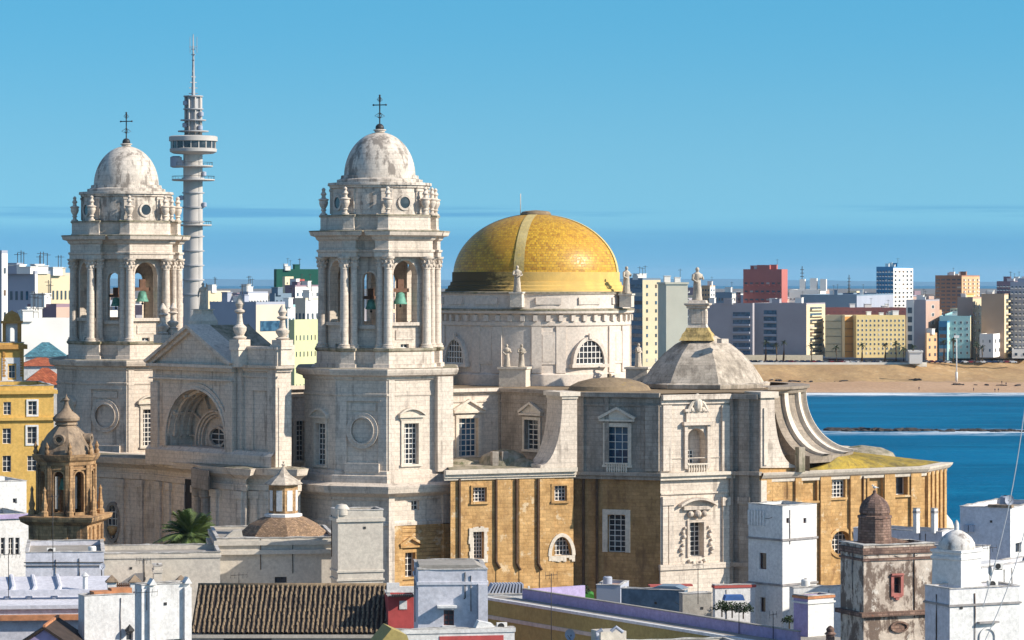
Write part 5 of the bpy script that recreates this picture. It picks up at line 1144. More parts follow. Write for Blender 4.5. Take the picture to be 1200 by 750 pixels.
# left edge
FB('apartment_block', 'blue-grey shaded apartment block at the far left on the skyline', -8, 41, 44, 800, -24, 321, 420, (GREYB, WHT), (8, 7, .4, .4, 'win', .06, .1), None, 4)
FB('apartment_tower', 'grey stair tower with small square windows at the left edge', -14, 2, 9, 790, -40, 297, 420, (GREYB, WHT), None, (1, 8, .3, .25, 'win', .03, .1), 0)
FB('apartment_block', 'blank sunlit cream block left of the left bell tower', 37, 41, 59, 820, -60, 321, 420, (GREYB, CREAM), None, None, 4)
FB('apartment_block', 'cream block with balconies just left of the left bell tower', 54, 60, 84, 850, -50, 323, 420, (BEIGE, CREAM), None, (5, 5, .35, .4, 'win', .05, .3), 4)
FB('house', 'mauve house with a flat shaded roof below the cream blocks at the left', 32, 66, 84, 760, -20, 360, 420, (PURP, PINK), (4, 1, .3, .2, 'win', .05, .7), None, 2)
FB('long_building', 'long white building with a row of square windows at the left edge', 8, 12, 84, 680, -70, 377, 440, (WHT, WHT), None, (9, 2, .42, .3, 'winw', .1, .3), 5)
# clusters on the skyline further off: one mass nobody could count
mb = MB(); rnd = random.Random(21); cols = [WHT, PURP, PINK, MAUVE, GREYB, PEACH, BEIGE, CREAM, FARGL]
def farbox(px, Y, yt, w_, mi, win=False):
    z1 = PZ(yt, Y); x = PX(px, Y); fr = WC(x, Y, rnd.uniform(-60, -20)); mb.box(fr, -w_ * .5, w_ * .5, -w_ * .5, w_ * .5, 4, z1, mi)
    if win:
        mb.box(fr, -w_ * .2, w_ * .1, -w_ * .2, w_ * .2, z1, z1 + rnd.uniform(1, 3), 0)
        for g_ in (fr, None):
            f2 = fr if g_ else WC(x + fr.ex.x * w_ * .5, Y + fr.ex.y * w_ * .5, fr.az + 90); d_ = w_ * .5 if g_ else 0
            n_ = int(w_ / 2.4)
            for r_ in range(4):
                for k_ in range(n_):
                    a_ = -w_ * .5 + w_ * (k_ + .5) / n_
                    if rnd.random() < .85: mb.box(f2, a_ - .55, a_ + .55, d_ + .004, d_ + .1, z1 - 2.4 - 3 * r_, z1 - 1.0 - 3 * r_, 8)
for i in range(1500):
    px = rnd.uniform(-40, 1240); Y = rnd.uniform(2100, 5200); base = 326 + 36 / Y * F
    h_ = rnd.choice([5, 7, 9, 10, 12, 14]) if rnd.random() < .93 else rnd.uniform(15, 24)
    farbox(px, Y, HY + (46 - 5 - h_ - 3) / Y * F, rnd.uniform(8, 26), rnd.choice([0, 0, 1, 1, 2, 3, 4, 5, 6, 7, 1, 2]))
for i in range(260):
    px = rnd.choice([rnd.uniform(236, 380), rnd.uniform(800, 1200), rnd.uniform(-20, 90)]); Y = rnd.uniform(1720, 2300)
    farbox(px, Y, HY + (46 - 5 - rnd.choice([12, 14, 16, 18, 20, 23])) / Y * F, rnd.uniform(8, 20), rnd.choice([0, 0, 0, 6, 3, 4, 5, 6, 7, 7]), True)
single('far_city', mb, cols, 'distant jumble of white, mauve and brick roofs along the horizon', 'city', kind='stuff')
# masts on the skyline
for px, Y, yt, lab in ((995, 2300, 322, 'thin dark lattice mast on the skyline between white building and blue tower'), (940, 1950, 312, 'needle-thin aerial mast above the white stepped building')):
    mb = MB(); mb.tube([P(px, 360, Y), P(px, yt, Y)], [.8 if yt > 315 else .25, .25], 6)
    for k in range(4): z = PZ(yt + 4 + 4 * k, Y); x = PX(px, Y); mb.tube([(x - 1.2, Y, z), (x + 1.2, Y, z)], .2, 4)
    single('radio_mast', mb, IRON, lab, 'mast', (PX(px, Y), Y, PZ(360, Y)))
# lamp standard on the beach
mb = MB(); q = xyp(1121, 1540); mb.tube([(*q, bz(*q)), (*q, PZ(393, 1540))], [.35, .2], 8); mb.box(WC(q[0], q[1], 0), -1.3, 1.3, -.4, .4, PZ(396, 1540), PZ(393, 1540)); mb.tube([(*q, PZ(447, 1540)), (*q, PZ(436, 1540))], .6, 8)
single('lamp_post', mb, WHT, 'tall pale floodlight post standing on the beach at the right', 'lamp', (*q, bz(*q)))
# ------------------------------------------------------------------ promenade palms and cars
PALMG = plain('palm_leaf_green', (.085, .12, .035), .6, .4, .3, .8); PALMD = plain('palm_leaf_dark', (.035, .05, .022), .6, .35, .3, .8); TRUNK = plain('palm_trunk', (.10, .07, .045), .9, .3, .2, 2)
def palm(base, th, fr_len, n, seed, leaf, label, leaflets=False, group=None, seg=7, upr=(-.25, 1.25), dr=1.0):
    r = random.Random(seed); t_ = thing('palm_tree', label, 'palm tree', base, group); b = Vector(base); top = b + Vector((r.uniform(-.3, .3), 0, th))
    g = MB(); g.tube([b, b + (top - b) * .5 + Vector((.15, 0, 0)), top], [th * .045 + .12, th * .03 + .1, th * .03 + .12], 8); part('trunk', g, TRUNK, t_)
    g = MB()
    for i in range(n):
        a = 2 * pi * i / n * 2.4 + r.uniform(-.2, .2); up = r.uniform(*upr); L = fr_len * r.uniform(.8, 1.1); d = Vector((cos(a), sin(a), 0))
        pts = []
        for k in range(seg + 1):
            u = k / seg; pts.append(top + d * (L * u * (cos(up) * .85 + .15)) + Vector((0, 0, L * (u * sin(up) - u * u * (.35 + .35 * cos(up)) * dr))))
        side = Vector((-d.y, d.x, 0))
        for k in range(seg):
            w0 = fr_len * .11 * sin(pi * min(1, (k + .35) / seg) ** .7); w1 = fr_len * .11 * sin(pi * min(1, (k + 1.2) / seg) ** .7) if k < seg - 1 else .02
            if not leaflets:
                for s_ in (-1, 1): g.poly([pts[k], pts[k] + side * s_ * w0 - Vector((0, 0, w0 * .5)), pts[k + 1] + side * s_ * w1 - Vector((0, 0, w1 * .5)), pts[k + 1]])
            else:
                for q_ in range(5):
                    p = pts[k].lerp(pts[k + 1], q_ / 5); tdir = (pts[k + 1] - pts[k]).normalized(); uu = (k + q_ / 5) / seg; ll = fr_len * .26 * (sin(pi * min(1, uu * .9 + .12)) ** .6)
                    for s_ in (-1, 1):
                        tip = p + (side * s_ * .8 + tdir * .75).normalized() * ll + Vector((0, 0, -.25 * ll + r.uniform(-.1, .1))); wv = tdir * fr_len * .016
                        g.poly([p - wv, p + wv, tip])
        if leaflets: g.tube(pts, [.05 * (1 - k / (seg + 1)) + .01 for k in range(seg + 1)], 4)
    part('crown', g, leaf, t_); return t_
pl_ = [(897, 401), (910, 404), (918, 401), (951, 405), (980, 407), (1010, 404), (1037, 404), (1050, 402), (1059, 408), (1070, 406), (1106, 400), (1117, 398), (1144, 403), (1151, 407)]
locs = ['in front of the mauve-grey block', 'in front of the mauve-grey block, second from the left', 'in front of the mauve-grey block, third from the left', 'in front of the cream balconies', 'in front of the dull cream block', 'at the left end of the cream-yellow block', 'before the middle of the cream-yellow block', 'before the right part of the cream-yellow block', 'at the right end of the cream-yellow block', 'in front of the small white seafront house', 'in front of the narrow blue block', 'in front of the pale blue-green block', 'by the cream side of the blue-green block, left of two', 'left of the low white building, right of two']
for i, ((px, y), lc) in enumerate(zip(pl_, locs)):
    Y = 1588; b = P(px, 423.5, Y); palm(tuple(b), b.z * 0 + (PZ(y, Y) - b.z), 3.2, 16, i, PALMD, 'small palm ' + lc + ' on the seafront', group='palms on the seafront promenade', seg=5)
def car_proto(px, Y, zz_, colm, label):
    b = (PX(px, Y), Y, zz_); t_ = thing('parked_car', label, 'car', b, 'cars parked on the seafront'); fr = WC(b[0], b[1], 0); z = b[2]
    g = MB(); o = [(-2.1, .35), (2.15, .35), (2.2, .75), (1.9, .95), (.9, 1.0), (-1.9, .98), (-2.15, .8)]; g.extrude(fr, [(x, z + y) for x, y in o], -.85, .85); g.extrude(fr, [(x, z + y) for x, y in ((-1.75, .97), (1.0, .97), (.45, 1.45), (-1.2, 1.47))], -.72, .72); part('body', g, colm, t_)
    g = MB(); 
    for d in (-.73, .72): g.extrude(fr, [(x, z + y) for x, y in ((-1.5, 1.02), (.78, 1.02), (.36, 1.38), (-1.12, 1.40))], d, d + .01)
    part('side_windows', g, GLASS, t_)
    for x in (-1.35, 1.35):
        for d in (-.8, .68):
            g = MB(); n = 12; g.extrude(fr, [(x + .33 * cos(2 * pi * k / n), z + .33 + .33 * sin(2 * pi * k / n)) for k in range(n)], d, d + .2); part('wheel', g, IRON, t_)
    return t_
CARC = [('white', plain('white_car_paint', (.7, .7, .7), .25, .03)), ('dark blue', plain('blue_car_paint', (.02, .035, .10), .25, .05)), ('dark red', plain('red_car_paint', (.22, .015, .02), .25, .05)), ('grey', plain('grey_car_paint', (.16, .17, .19), .25, .05)), ('black', plain('black_car_paint', (.012, .012, .014), .25, .05))]
protos = {}; rnd = random.Random(9)
cpx = [880 + i * 6.1 for i in range(14)] + [968 + i * 6.3 for i in range(14)] + [1074 + i * 6.2 for i in range(7)] + [1124 + i * 7 for i in range(10)]
for i, px in enumerate(cpx):
    Y = 1590 if px < 1060 else 1592; zz_ = bz(PX(px, Y), Y) if px > 1078 else 2.15
    if px > 1078: zz_ = max(zz_, 2.0)
    n_, m_ = CARC[rnd.choice([0, 1, 1, 3, 4, 3, 2, 1])]; px += rnd.uniform(-.8, .8)
    if n_ not in protos: protos[n_] = (car_proto(px, Y, zz_, m_, n_ + ' small car parked in the row along the seafront'), px, Y, zz_)
    else:
        p0, qx, qy, qz = protos[n_]; dup(p0, (PX(px, Y) - PX(qx, qy), Y - qy, zz_ - qz))
# ------------------------------------------------------------------ telecommunications tower
YT = 1000.0; kt = YT / F; tx = PX(226.5, YT); tz = lambda y: PZ(y, YT)
CONC = plain('pale_concrete', (.47, .43, .39), .8, .08, sc=.15); CONCD = plain('grey_concrete', (.36, .35, .35), .8, .1, sc=.1)
TT = thing('telecom_tower', 'tall pale concrete telecommunications tower with round platforms and a mast', 'tower', (tx, YT, 0))
mb = MB(); mb.lathe((tx, YT), [(3.2, 0), (3.0, tz(158))], 24)
for a in (-60, 60, 180): mb.lathe(pol(2.0, a, (tx, YT)), [(1.5, 0), (1.4, tz(160))], 12)
part('shaft', mb, CONC, TT)
for k in range(9):
    mb = MB(); z = tz(345 - 17 * k); mb.lathe((tx, YT), [(3.1, z - .25), (3.62, z - .2), (3.62, z + .2), (3.1, z + .25)], 24); part('shaft_ring', mb, CONCD, TT)
for k, (x_, y_) in enumerate(((3.6, 204), (-3.8, 232), (3.7, 240), (-2.6, 147), (2.7, 134), (2.4, 150), (-2.4, 121))):
    mb = MB(); mb.lathe((tx + x_, YT - 1.5), [(.3, tz(y_) - .8), (.8, tz(y_) - .6), (.8, tz(y_) + .6), (.3, tz(y_) + .8)], 12); mb.box(WC(tx, YT - 1.5, 0), min(x_, 0), max(x_, 0), -.12, .12, tz(y_) - .1, tz(y_) + .1); part('dish_antenna', mb, GREYB, TT)
for y, r in ((264, 6.0), (211, 7.0), (195, 6.4)):
    mb = MB(); mb.lathe((tx, YT), [(1, tz(y) - .3), (r - .3, tz(y) - .25), (r, tz(y) - .1), (r, tz(y) + .25), (1, tz(y) + .26)], 28); pf = part('platform', mb, CONC, TT)
    g = MB(); g.lathe((tx, YT), [(r - .1, tz(y) + 1.2), (r - .05, tz(y) + 1.26), (r - .1, tz(y) + 1.3)], 28)
    for k in range(14): q = pol(r - .1, k * 360 / 14, (tx, YT)); g.tube([(*q, tz(y) + .2), (*q, tz(y) + 1.25)], .05, 4)
    part('railing', g, IRON, pf)
mb = MB(); mb.lathe((tx, YT), [(3, tz(181)), (6.5, tz(180)), (7.6, tz(178)), (7.7, tz(174.5)), (7.3, tz(174))], 36); mb.lathe((tx, YT), [(7.3, tz(166)), (7.9, tz(165.5)), (7.9, tz(160.5)), (7.4, tz(159.5)), (2, tz(159.2))], 36); pod = part('round_pod', mb, CONC, TT)
mb = MB(); mb.lathe((tx, YT), [(7.2, tz(174.2)), (7.2, tz(165.8))], 36); part('window_ring', mb, GLASS, pod)
mb = MB()
for k in range(18): fr = WC(*pol(7.25, k * 20, (tx, YT)), k * 20); mb.box(fr, -.16, .16, -.05, .12, tz(174.2), tz(165.8))
part('window_mullions', mb, CONC, pod)
mb = MB(); mb.lathe((tx, YT), [(2.2, tz(160)), (2.2, tz(113)), (0, tz(112.8))], 16); part('upper_shaft', mb, CONCD, TT)
for a in (-70, -25, 20, 65, 110, 155, 200, 245):
    g = MB(); q = pol(2.7, a, (tx, YT)); g.tube([(*q, tz(160)), (*q, tz(112))], .28, 6); part('antenna_rail', g, CONC, TT)
for y, r in ((154, 5.0), (141, 4.2), (128, 3.3), (113, 3.2)):
    g = MB(); g.lathe((tx, YT), [(1, tz(y) - .2), (r, tz(y) - .15), (r, tz(y) + .2), (1, tz(y) + .22)], 24); part('upper_gallery', g, CONCD, TT)
mb = MB(); mb.tube([(tx, YT, tz(113)), (tx, YT, tz(80)), (tx, YT, tz(40))], [.6, .4, .13], 8)
for k in range(9): z = tz(110 - 6.5 * k); r = 1.5 - .09 * k; fr = WC(tx, YT, 20 * k); mb.box(fr, -r, r, -.12, .12, z, z + .25)
for a in (0, 120, 240): q = pol(1.3, a, (tx, YT)); mb.tube([(*q, tz(62)), (*q, tz(43))], .08, 5)
mb.tube([(tx - 1.3, YT, tz(55)), (tx + 1.3, YT, tz(55))], .1, 5); part('mast', mb, CONCD, TT)
for x_, y_, r_ in ((-5.4, 190, 1.9), (-4.0, 192, 1.2)):
    mb = MB(); fr = WC(tx + x_, YT - 2, -20); mb.lathe((tx + x_, YT - 2), [(r_ * .6, tz(y_) - r_), (r_, tz(y_) - r_ * .8), (r_, tz(y_) + r_ * .8), (r_ * .6, tz(y_) + r_)], 14); mb.box(WC(tx, YT - 2, 0), x_, 0, -.2, .2, tz(y_) - .2, tz(y_) + .2); part('dish_antenna', mb, GREYB, TT)
# ------------------------------------------------------------------ roofs and houses in front of the cathedral
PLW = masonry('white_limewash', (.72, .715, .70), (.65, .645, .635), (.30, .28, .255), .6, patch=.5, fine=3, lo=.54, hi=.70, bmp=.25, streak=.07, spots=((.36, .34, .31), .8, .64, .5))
PLL = masonry('lavender_and_shade_limewash', (.61, .61, .66), (.55, .55, .60), (.34, .32, .35), .5, patch=.5, lo=.54, hi=.72, bmp=.25, streak=.07, spots=((.38, .36, .38), .8, .65, .45))  # lavender house colour; also puts shade into left faces of white blocks
PLB = masonry('beige_render_wall', (.57, .52, .445), (.52, .47, .405), (.33, .29, .25), .5, patch=.4, lo=.54, hi=.72, streak=.08, bmp=.2)
PURW = masonry('purple_painted_wall', (.42, .35, .55), (.37, .31, .49), (.25, .21, .32), .35, patch=.5, bmp=.2)
OLV = masonry('olive_painted_wall', (.40, .32, .12), (.36, .285, .105), (.2, .16, .08), .35, patch=.4, bmp=.2)
RUIN = masonry('peeling_plaster', (.60, .52, .44), (.45, .38, .32), (.13, .09, .07), .9, patch=.7, fine=3.5, lo=.47, hi=.53, spots=((.70, .65, .58), .9, .57, .75), streak=.45)
RUIND = masonry('eroded_brick', (.29, .19, .145), (.20, .125, .10), (.07, .045, .04), .8, (.5, .22), .35, .3, patch=.8, lo=.45, hi=.6, spots=((.40, .16, .09), 1.1, .60, .7))
BROWN = masonry('brown_belfry_stone', (.50, .31, .155), (.38, .23, .115), (.085, .058, .04), .8, (.7, .35), .25, .2, patch=.5, lo=.46, hi=.62, spots=((.50, .38, .26), .9, .62, .6))
BROWND = masonry('dark_belfry_roof', (.36, .265, .18), (.26, .19, .13), (.07, .055, .045), .7, patch=.6, lo=.46, hi=.62)
YELW = masonry('yellow_painted_facade', (.66, .42, .12), (.60, .37, .10), (.38, .22, .07), .35, patch=.3, bmp=.15)
ORGW = masonry('orange_belvedere_stone', (.52, .28, .085), (.45, .24, .07), (.2, .11, .05), .5, patch=.6)
TILER = masonry('red_clay_tiles', (.46, .14, .065), (.36, .10, .05), (.14, .06, .04), .5, (.45, .35), .4, .3, patch=.6)
TILET = masonry('teal_glazed_tiles', (.09, .24, .29), (.07, .18, .23), (.04, .09, .11), .5, (.6, .45), .35, .3, patch=.6)
TILEB = masonry('weathered_brown_tiles', (.27, .20, .125), (.20, .145, .09), (.06, .045, .035), .7, patch=1.2, fine=5, lo=.46, hi=.64, streak=.6)
TILED = plain('dark_tile_channels', (.045, .032, .026), .9, .3)
CUPT = masonry('cupola_mosaic_tiles', (.34, .22, .13), (.26, .17, .11), (.13, .10, .08), .6, (.3, .2), .3, .4, patch=1.5, streak=1)
CONCW = masonry('grey_rooftop_screed', (.36, .33, .29), (.30, .275, .24), (.14, .12, .10), .6, patch=.4, streak=1)
REDW = plain('red_painted_wall', (.44, .075, .07), .8, .15)
WOODF = plain('brown_shutter', (.13, .05, .045), .7, .3)
TERRA = plain('terracotta', (.46, .20, .095), .85, .25)
BAND = plain('grimy_string_course', (.27, .25, .24), .9, .25)

BAND2 = masonry('worn_coping', (.58, .56, .53), (.46, .43, .40), (.22, .2, .17), .8, patch=.9, lo=.45, hi=.62, streak=1)
def house(name, label, pl, pc, pr, Y, az, yt, mats, lh=(), rh=(), cat='house', bands=(), dl=10, parapet=None, roofm=None, wm=None, dr=10, zb=0., extras=None, group=None):
    ml, mrt = mats if isinstance(mats, tuple) else (mats, mats)
    z1 = PZ(yt, Y); L = W(pc, Y, az); R_ = W(pc, Y, az + 90); al = L.S(pl) if pl is not None else -dl; ar = R_.S(pr) if pr is not None else dr
    A, B, C_ = L.p(al, 0, 0)[:2], L.p(0, 0, 0)[:2], R_.p(ar, 0, 0)[:2]; D_ = (A[0] + C_[0] - B[0], A[1] + C_[1] - B[1])
    t_ = thing(name, label, cat, (*B, zb), group)
    def mk(fr, hs): return [hole(fr, *h[:4], nx=h[4] if len(h) > 4 else 2, ny=h[5] if len(h) > 5 else 2, depth=.3) for h in hs]
    lhs, rhs = mk(L, lh), mk(R_, rh)
    g = MB(); g.panel(L, al, 0, zb, z1, lhs, rmi=0); g.panel(R_, 0, ar, zb, z1, rhs, mi=1); g.prism([A, B, C_, D_], zb, z1, 0, cap=False, skip=(0, 1))
    ph = .0 if parapet is None else parapet
    g.sweep([A, B, C_, D_], [(0, z1), (0, z1 + ph), (-.25, z1 + ph), (-.25, z1 - .4)], mi=0)
    part('wall', g, [ml, mrt], t_)
    rj = random.Random(int(abs(B[0] * 7 + B[1]))); dn = densify([A, B, C_, D_], .8, rj, .035); g = MB(); g.sweep(dn, [(.0, z1 + ph + .004), (.07, z1 + ph + .004), (.07, z1 + ph + .07), (-.3, z1 + ph + .08), (-.3, z1 + ph + .004)]); g.v = [v + Vector((0, 0, .06 * sin(v.x * 1.7 + v.y) * sin(v.x * .6) )) if v.z > z1 + ph + .03 else v for v in g.v]; part('coping', g, BAND2, t_)
    g = MB(); g.poly([(*p, z1 - .3) for p in offset([A, B, C_, D_], -.05)]); part('roof', g, roofm or CONCW, t_)
    for fr, hs in ((L, lhs), (R_, rhs)):
        for h in hs:
            g = MB(); g.fill(fr, h, -.28, 1); g.bars(fr, h, -.27, h['nx'], h['ny'], .07, 0, .05); part('window', g, [wm or WFRAME, GLASS], t_)
    for y, th, pj, m in bands:
        zc = PZ(y, Y); g = MB(); g.sweep([A, B, C_, D_], [(0, zc - th), (pj, zc - th), (pj, zc), (0, zc + .02)]); part('string_course', g, m, t_)
    HS[t_] = (L, R_, z1, al, ar)
    if extras: extras(t_, L, R_, z1)
    return t_
HS = {}
def add(t_, name, m, f):
    g = MB(); f(g); return part(name, g, m, t_)
# yellow building at the far left with its belvedere
YB = house('yellow_building', 'tall yellow and orange facade with tall windows at the left edge', None, -40, 63, 420, -75, 456, (YELW, YELW), (), [(4, 13, 471, 486, 2, 3), (33, 43, 470, 486, 2, 3), (3, 13, 502, 520, 2, 3), (32, 43, 500, 520, 2, 3), (3, 13, 534, 553, 2, 3), (32, 43, 534, 552, 2, 3)], bands=((458, .5, .5, YELW), (490, .4, .4, YELW)), dl=18, cat='building', parapet=.4,
   extras=lambda t_, L, R_, z1: [add(t_, 'window_surround', PLW, lambda g, q=q: g.ring(R_, hole(R_, *q), .25, .003, .12, bottom=True)) for q in ((33, 43, 470, 486), (32, 43, 500, 520))])
BV = house('belvedere', 'cream and ochre roof belvedere with a square window above the yellow facade', None, -30, 28, 470, -75, 402, (YELW, YELW), (), [(10, 18, 428, 443, 2, 2)], bands=((404, .7, .5, ORGW), (447, .5, .5, ORGW)), cat='belvedere', dl=8,
   extras=lambda t_, L, R_, z1: (add(t_, 'wall_panel', PLW, lambda g: g.ring(R_, hole(R_, 9, 19, 426, 445), .9, .003, .1, bottom=True)), [add(t_, 'quoin', ORGW, lambda g, a=a: [g.pxbox(R_, a, a + 2.5 + (i % 2), 412 + 3 * i, 414.4 + 3 * i, .003, .15) for i in range(10)]) for a in (3, 23.5)]))
ok_ = xyp(14, 474); KZ = PZ(403, 474)
KI = thing('roof_kiosk', 'small orange domed kiosk with white arch on the belvedere roof', 'kiosk', (*ok_, KZ))
fr = WC(*ok_, 5)
for sx in (-1.15, 1.15):
    for sy in (-.9, .9): add(KI, 'pillar', ORGW, lambda g: g.box(fr, sx - .22, sx + .22, sy - .22, sy + .22, KZ, PZ(379, 474)))
add(KI, 'arch_wall', PLW, lambda g: (g.panel(fr, -.9, .9, KZ, PZ(379, 474), [blend_hole(-.42, .42, KZ + .1, PZ(384, 474), 'arch', depth=.3)], d=.5)))
add(KI, 'entablature', ORGW, lambda g: (g.box(fr, -1.6, 1.6, -1.3, 1.3, PZ(379, 474), PZ(376, 474))))
add(KI, 'dome', ORGW, lambda g: (g.lathe(ok_, [(1.35, PZ(376, 474)), (1.3, PZ(373, 474)), (1.0, PZ(368, 474)), (.5, PZ(365.5, 474)), (.15, PZ(364.5, 474)), (0, PZ(363, 474))], 20)))
def gable(name, label, pa, pb, Y, az, yt, yb, dep, mat, wallm, wz=0, cat='roof'):
    """a pitched tiled roof: slope facing the viewer"""
    fr = W(pa, Y, az); a1_ = fr.S(pb); z0, z1 = PZ(yb, Y), PZ(yt, Y + dep)
    t_ = thing(name, label, cat, (*fr.p(0, 0, 0)[:2], wz))
    add(t_, 'tile_roof', mat, lambda g: (g.poly([fr.p(-.4, .4, z0), fr.p(a1_ + .4, .4, z0), fr.p(a1_ - dep * .6, -dep, z1), fr.p(dep * .6, -dep, z1)]), g.poly([fr.p(a1_ + .4, .4, z0), fr.p(a1_ + .4, -2 * dep, z0), fr.p(a1_ - dep * .6, -dep, z1)]), g.poly([fr.p(-.4, .4, z0), fr.p(dep * .6, -dep, z1), fr.p(-.4, -2 * dep, z0)])))
    add(t_, 'wall', wallm, lambda g: g.box(fr, 0, a1_, -2 * dep, 0, wz, z0 - .02)); return t_
gable('house', 'house with a red tiled hip roof beside the yellow facade, lower of two', 27, 78, 500, 8, 431, 451, 5, TILER, PLW)
gable('house', 'house with a red tiled roof above the lower red roof, upper of two', 22, 74, 530, 8, 419, 429, 5, TILER, PLW)
gable('house', 'house with a teal glazed hip roof left of the left bell tower', 30, 76, 580, 8, 401, 418, 5, TILET, PLW)
# brown church belfry, left foreground
YS = 335.0; SCn = (PX(73, YS), YS + 3); sz = lambda y: PZ(y, YS)
SB = thing('church_belfry', 'weathered brown octagonal church belfry with an onion spire, left foreground', 'belfry', (*SCn, 0))
oct_ = lambda R: [pol(R, -8 + 22.5 + 45 * k, SCn) for k in range(8)]
sq_ = lambda R: [pol(R * 1.414, a - 8, SCn) for a in (-45, 45, 135, 225)]
add(SB, 'base', BROWN, lambda g: (g.sweep(sq_(3.3), [(0, 0), (0, sz(640)), (.15, sz(639)), (.15, sz(636)), (0, sz(635)), (0, sz(616)), (.3, sz(614)), (.7, sz(611)), (.8, sz(608)), (.85, sz(605.5)), (-.5, sz(604))], cap=True), [g.box(WC(*pol(3.3, az, SCn), az), a - .22, a + .22, -.05, .2, sz(634), sz(618)) for az in (-8, 82, -98) for a in (-2.4, -.9, .9, 2.4)]))
def belw(g):
    for k in range(8):
        az = -8 + 45 * k; R = 3.05; ap_ = R * cos(radians(22.5)); hw = R * sin(radians(22.5)); fr = WC(*pol(ap_, az, SCn), az)
        h = blend_hole(-.55, .55, sz(603), sz(553), 'arch', depth=.5); g.panel(fr, -hw, hw, sz(606), sz(538), [h]); g.ring(fr, h, .16, -.02, .14)
        for a in (-hw + .16, hw - .16): g.box(fr, a - .2, a + .2, -.1, .28, sz(604), sz(546))
        g.box(fr, -hw, hw, -.05, .2, sz(551), sz(549)); g.box(fr, -.6, .6, .0, .3, sz(605), sz(601))
add(SB, 'belfry_wall', BROWN, belw)
add(SB, 'cornice', BROWN, lambda g: g.sweep(oct_(3.1), [(-.8, sz(547)), (.1, sz(546)), (.15, sz(542)), (.35, sz(540)), (.55, sz(536)), (.6, sz(533.5)), (-.4, sz(533))], cap=True, capb=True))
add(SB, 'dome', BROWND, lambda g: g.sweep(oct_(3.1), [(.05, sz(534)), (-.1, sz(528)), (-.45, sz(519)), (-.95, sz(510)), (-1.55, sz(503)), (-1.9, sz(500)), (-1.7, sz(499)), (-1.75, sz(496.5)), (-2.2, sz(496))], cap=True))
add(SB, 'onion_spire', BROWND, lambda g: g.lathe(SCn, [(1.0, sz(497)), (1.45, sz(494)), (1.5, sz(491)), (1.15, sz(487)), (.65, sz(483)), (.4, sz(479)), (.25, sz(475)), (.22, sz(472)), (.38, sz(470)), (.2, sz(468)), (.05, sz(465)), (0, sz(462))], 14))
for az in (-8, 82):
    f2 = WC(*pol(2.55, az, SCn), az); add(SB, 'dormer', BROWND, lambda g: (g.ring(f2, blend_hole(-.35, .35, sz(519), sz(512), 'circle'), .25, -.5, .35), g.fill(f2, blend_hole(-.35, .35, sz(519), sz(512), 'circle'), -.1)))
for k in range(8):
    c = pol(3.35, -8 + 22.5 + 45 * k, SCn); add(SB, 'pinnacle', BROWN, lambda g: g.lathe(c, [(.22, sz(533)), (.3, sz(530)), (.15, sz(527)), (.25, sz(524)), (.12, sz(521)), (0, sz(518))], 8))
    if k % 2 == 0 or True:
        c = pol(3.75, -8 + 22.5 + 45 * k, SCn); add(SB, 'scroll_finial', BROWN, lambda g: (g.lathe(c, [(.42, sz(605)), (.42, sz(600)), (.25, sz(598)), (.36, sz(592)), (.22, sz(588)), (.14, sz(578)), (.2, sz(575)), (0, sz(570))], 8)))
tb_ = thing('church_bell', 'dark bell hanging inside the brown octagonal belfry', 'bell', (SCn[0], SCn[1], sz(575)), 'bells hanging in the belfries')
add(tb_, 'bell_body', BRONZE, lambda g: g.lathe((SCn[0], SCn[1] - .6), [(.75, sz(575)), (.6, sz(570)), (.5, sz(563)), (.2, sz(560)), (0, sz(559.5))], 16))
add(tb_, 'yoke', WOOD, lambda g: g.box(WC(SCn[0], SCn[1] - .6, 0), -1.9, 1.9, -.2, .2, sz(560), sz(555)))
# white roofs at the left bottom
house('house', 'white house with two windows left of the brown belfry', None, -20, 34, 352, -62, 606, PLW, (), [(1, 6, 630, 650, 1, 3), (10, 16, 630, 650, 2, 3), (18, 23, 630, 650, 1, 3)], bands=((604, .5, .25, PURW),), parapet=.2, dl=9)
house('house', 'small white house with a tiny window rising behind the white house at the left edge', None, -18, 31, 366, -62, 568, PLW, (), [(15, 20, 584, 590, 1, 1)], parapet=.3, dl=9, extras=lambda t_, L, R_, z1: add(t_, 'roof_hut', PLW, lambda g: g.pxbox(R_, -8, 12, 560, 569, -5, -2)))
house('rooftop_block', 'white parapet block carrying the brown belfry, with two pipes along it', None, 30, 122, 306, -82, 650, PLL, (), (), cat='rooftop', dl=14, parapet=.2, extras=lambda t_, L, R_, z1: [add(t_, 'pipe', IRON, lambda g, y=y: g.tube([R_.p(R_.S(28), .1, R_.Z(y, 40)), R_.p(R_.S(121), .1, R_.Z(y, 110))], .05, 6)) for y in (659, 663)])
A = W(-25, 290, 6)
wr = thing('white_roof_house', 'house with a sloping whitewashed roof and ochre eaves at the bottom left', 'house', (*A.xy(40), 0))
a0, a9 = A.S(-25), A.S(126)
zb2, zt2 = PZ(713, 290), PZ(676, 303)
def wslope(g):
    g.poly([A.p(a0, 0, zb2), A.p(a9, 0, zb2), A.p(a9, -13, zt2), A.p(a0, -13, zt2)]); g.box(A, a0, a9, -.05, .25, zb2 - .1, zb2 + .25)
    for px in (4, 30, 60): g.tube([A.p(A.S(px), -12.8, zt2 + .1), A.p(A.S(px) + .5, -8, zb2 + (zt2 - zb2) * .6 + .1), A.p(A.S(px + 3), -4, zb2 + (zt2 - zb2) * .3 + .1), A.p(A.S(px + 1), -3.4, zb2 + (zt2 - zb2) * .27)], .22, 6)
    g.box(A, a0, a9, -3.6, -3.1, zb2 + .8, zb2 + 1.35)
add(wr, 'roof', PLL, wslope)
add(wr, 'eaves', TERRA, lambda g: g.box(A, a0, a9, .003, .7, PZ(727, 290), PZ(721, 290)))
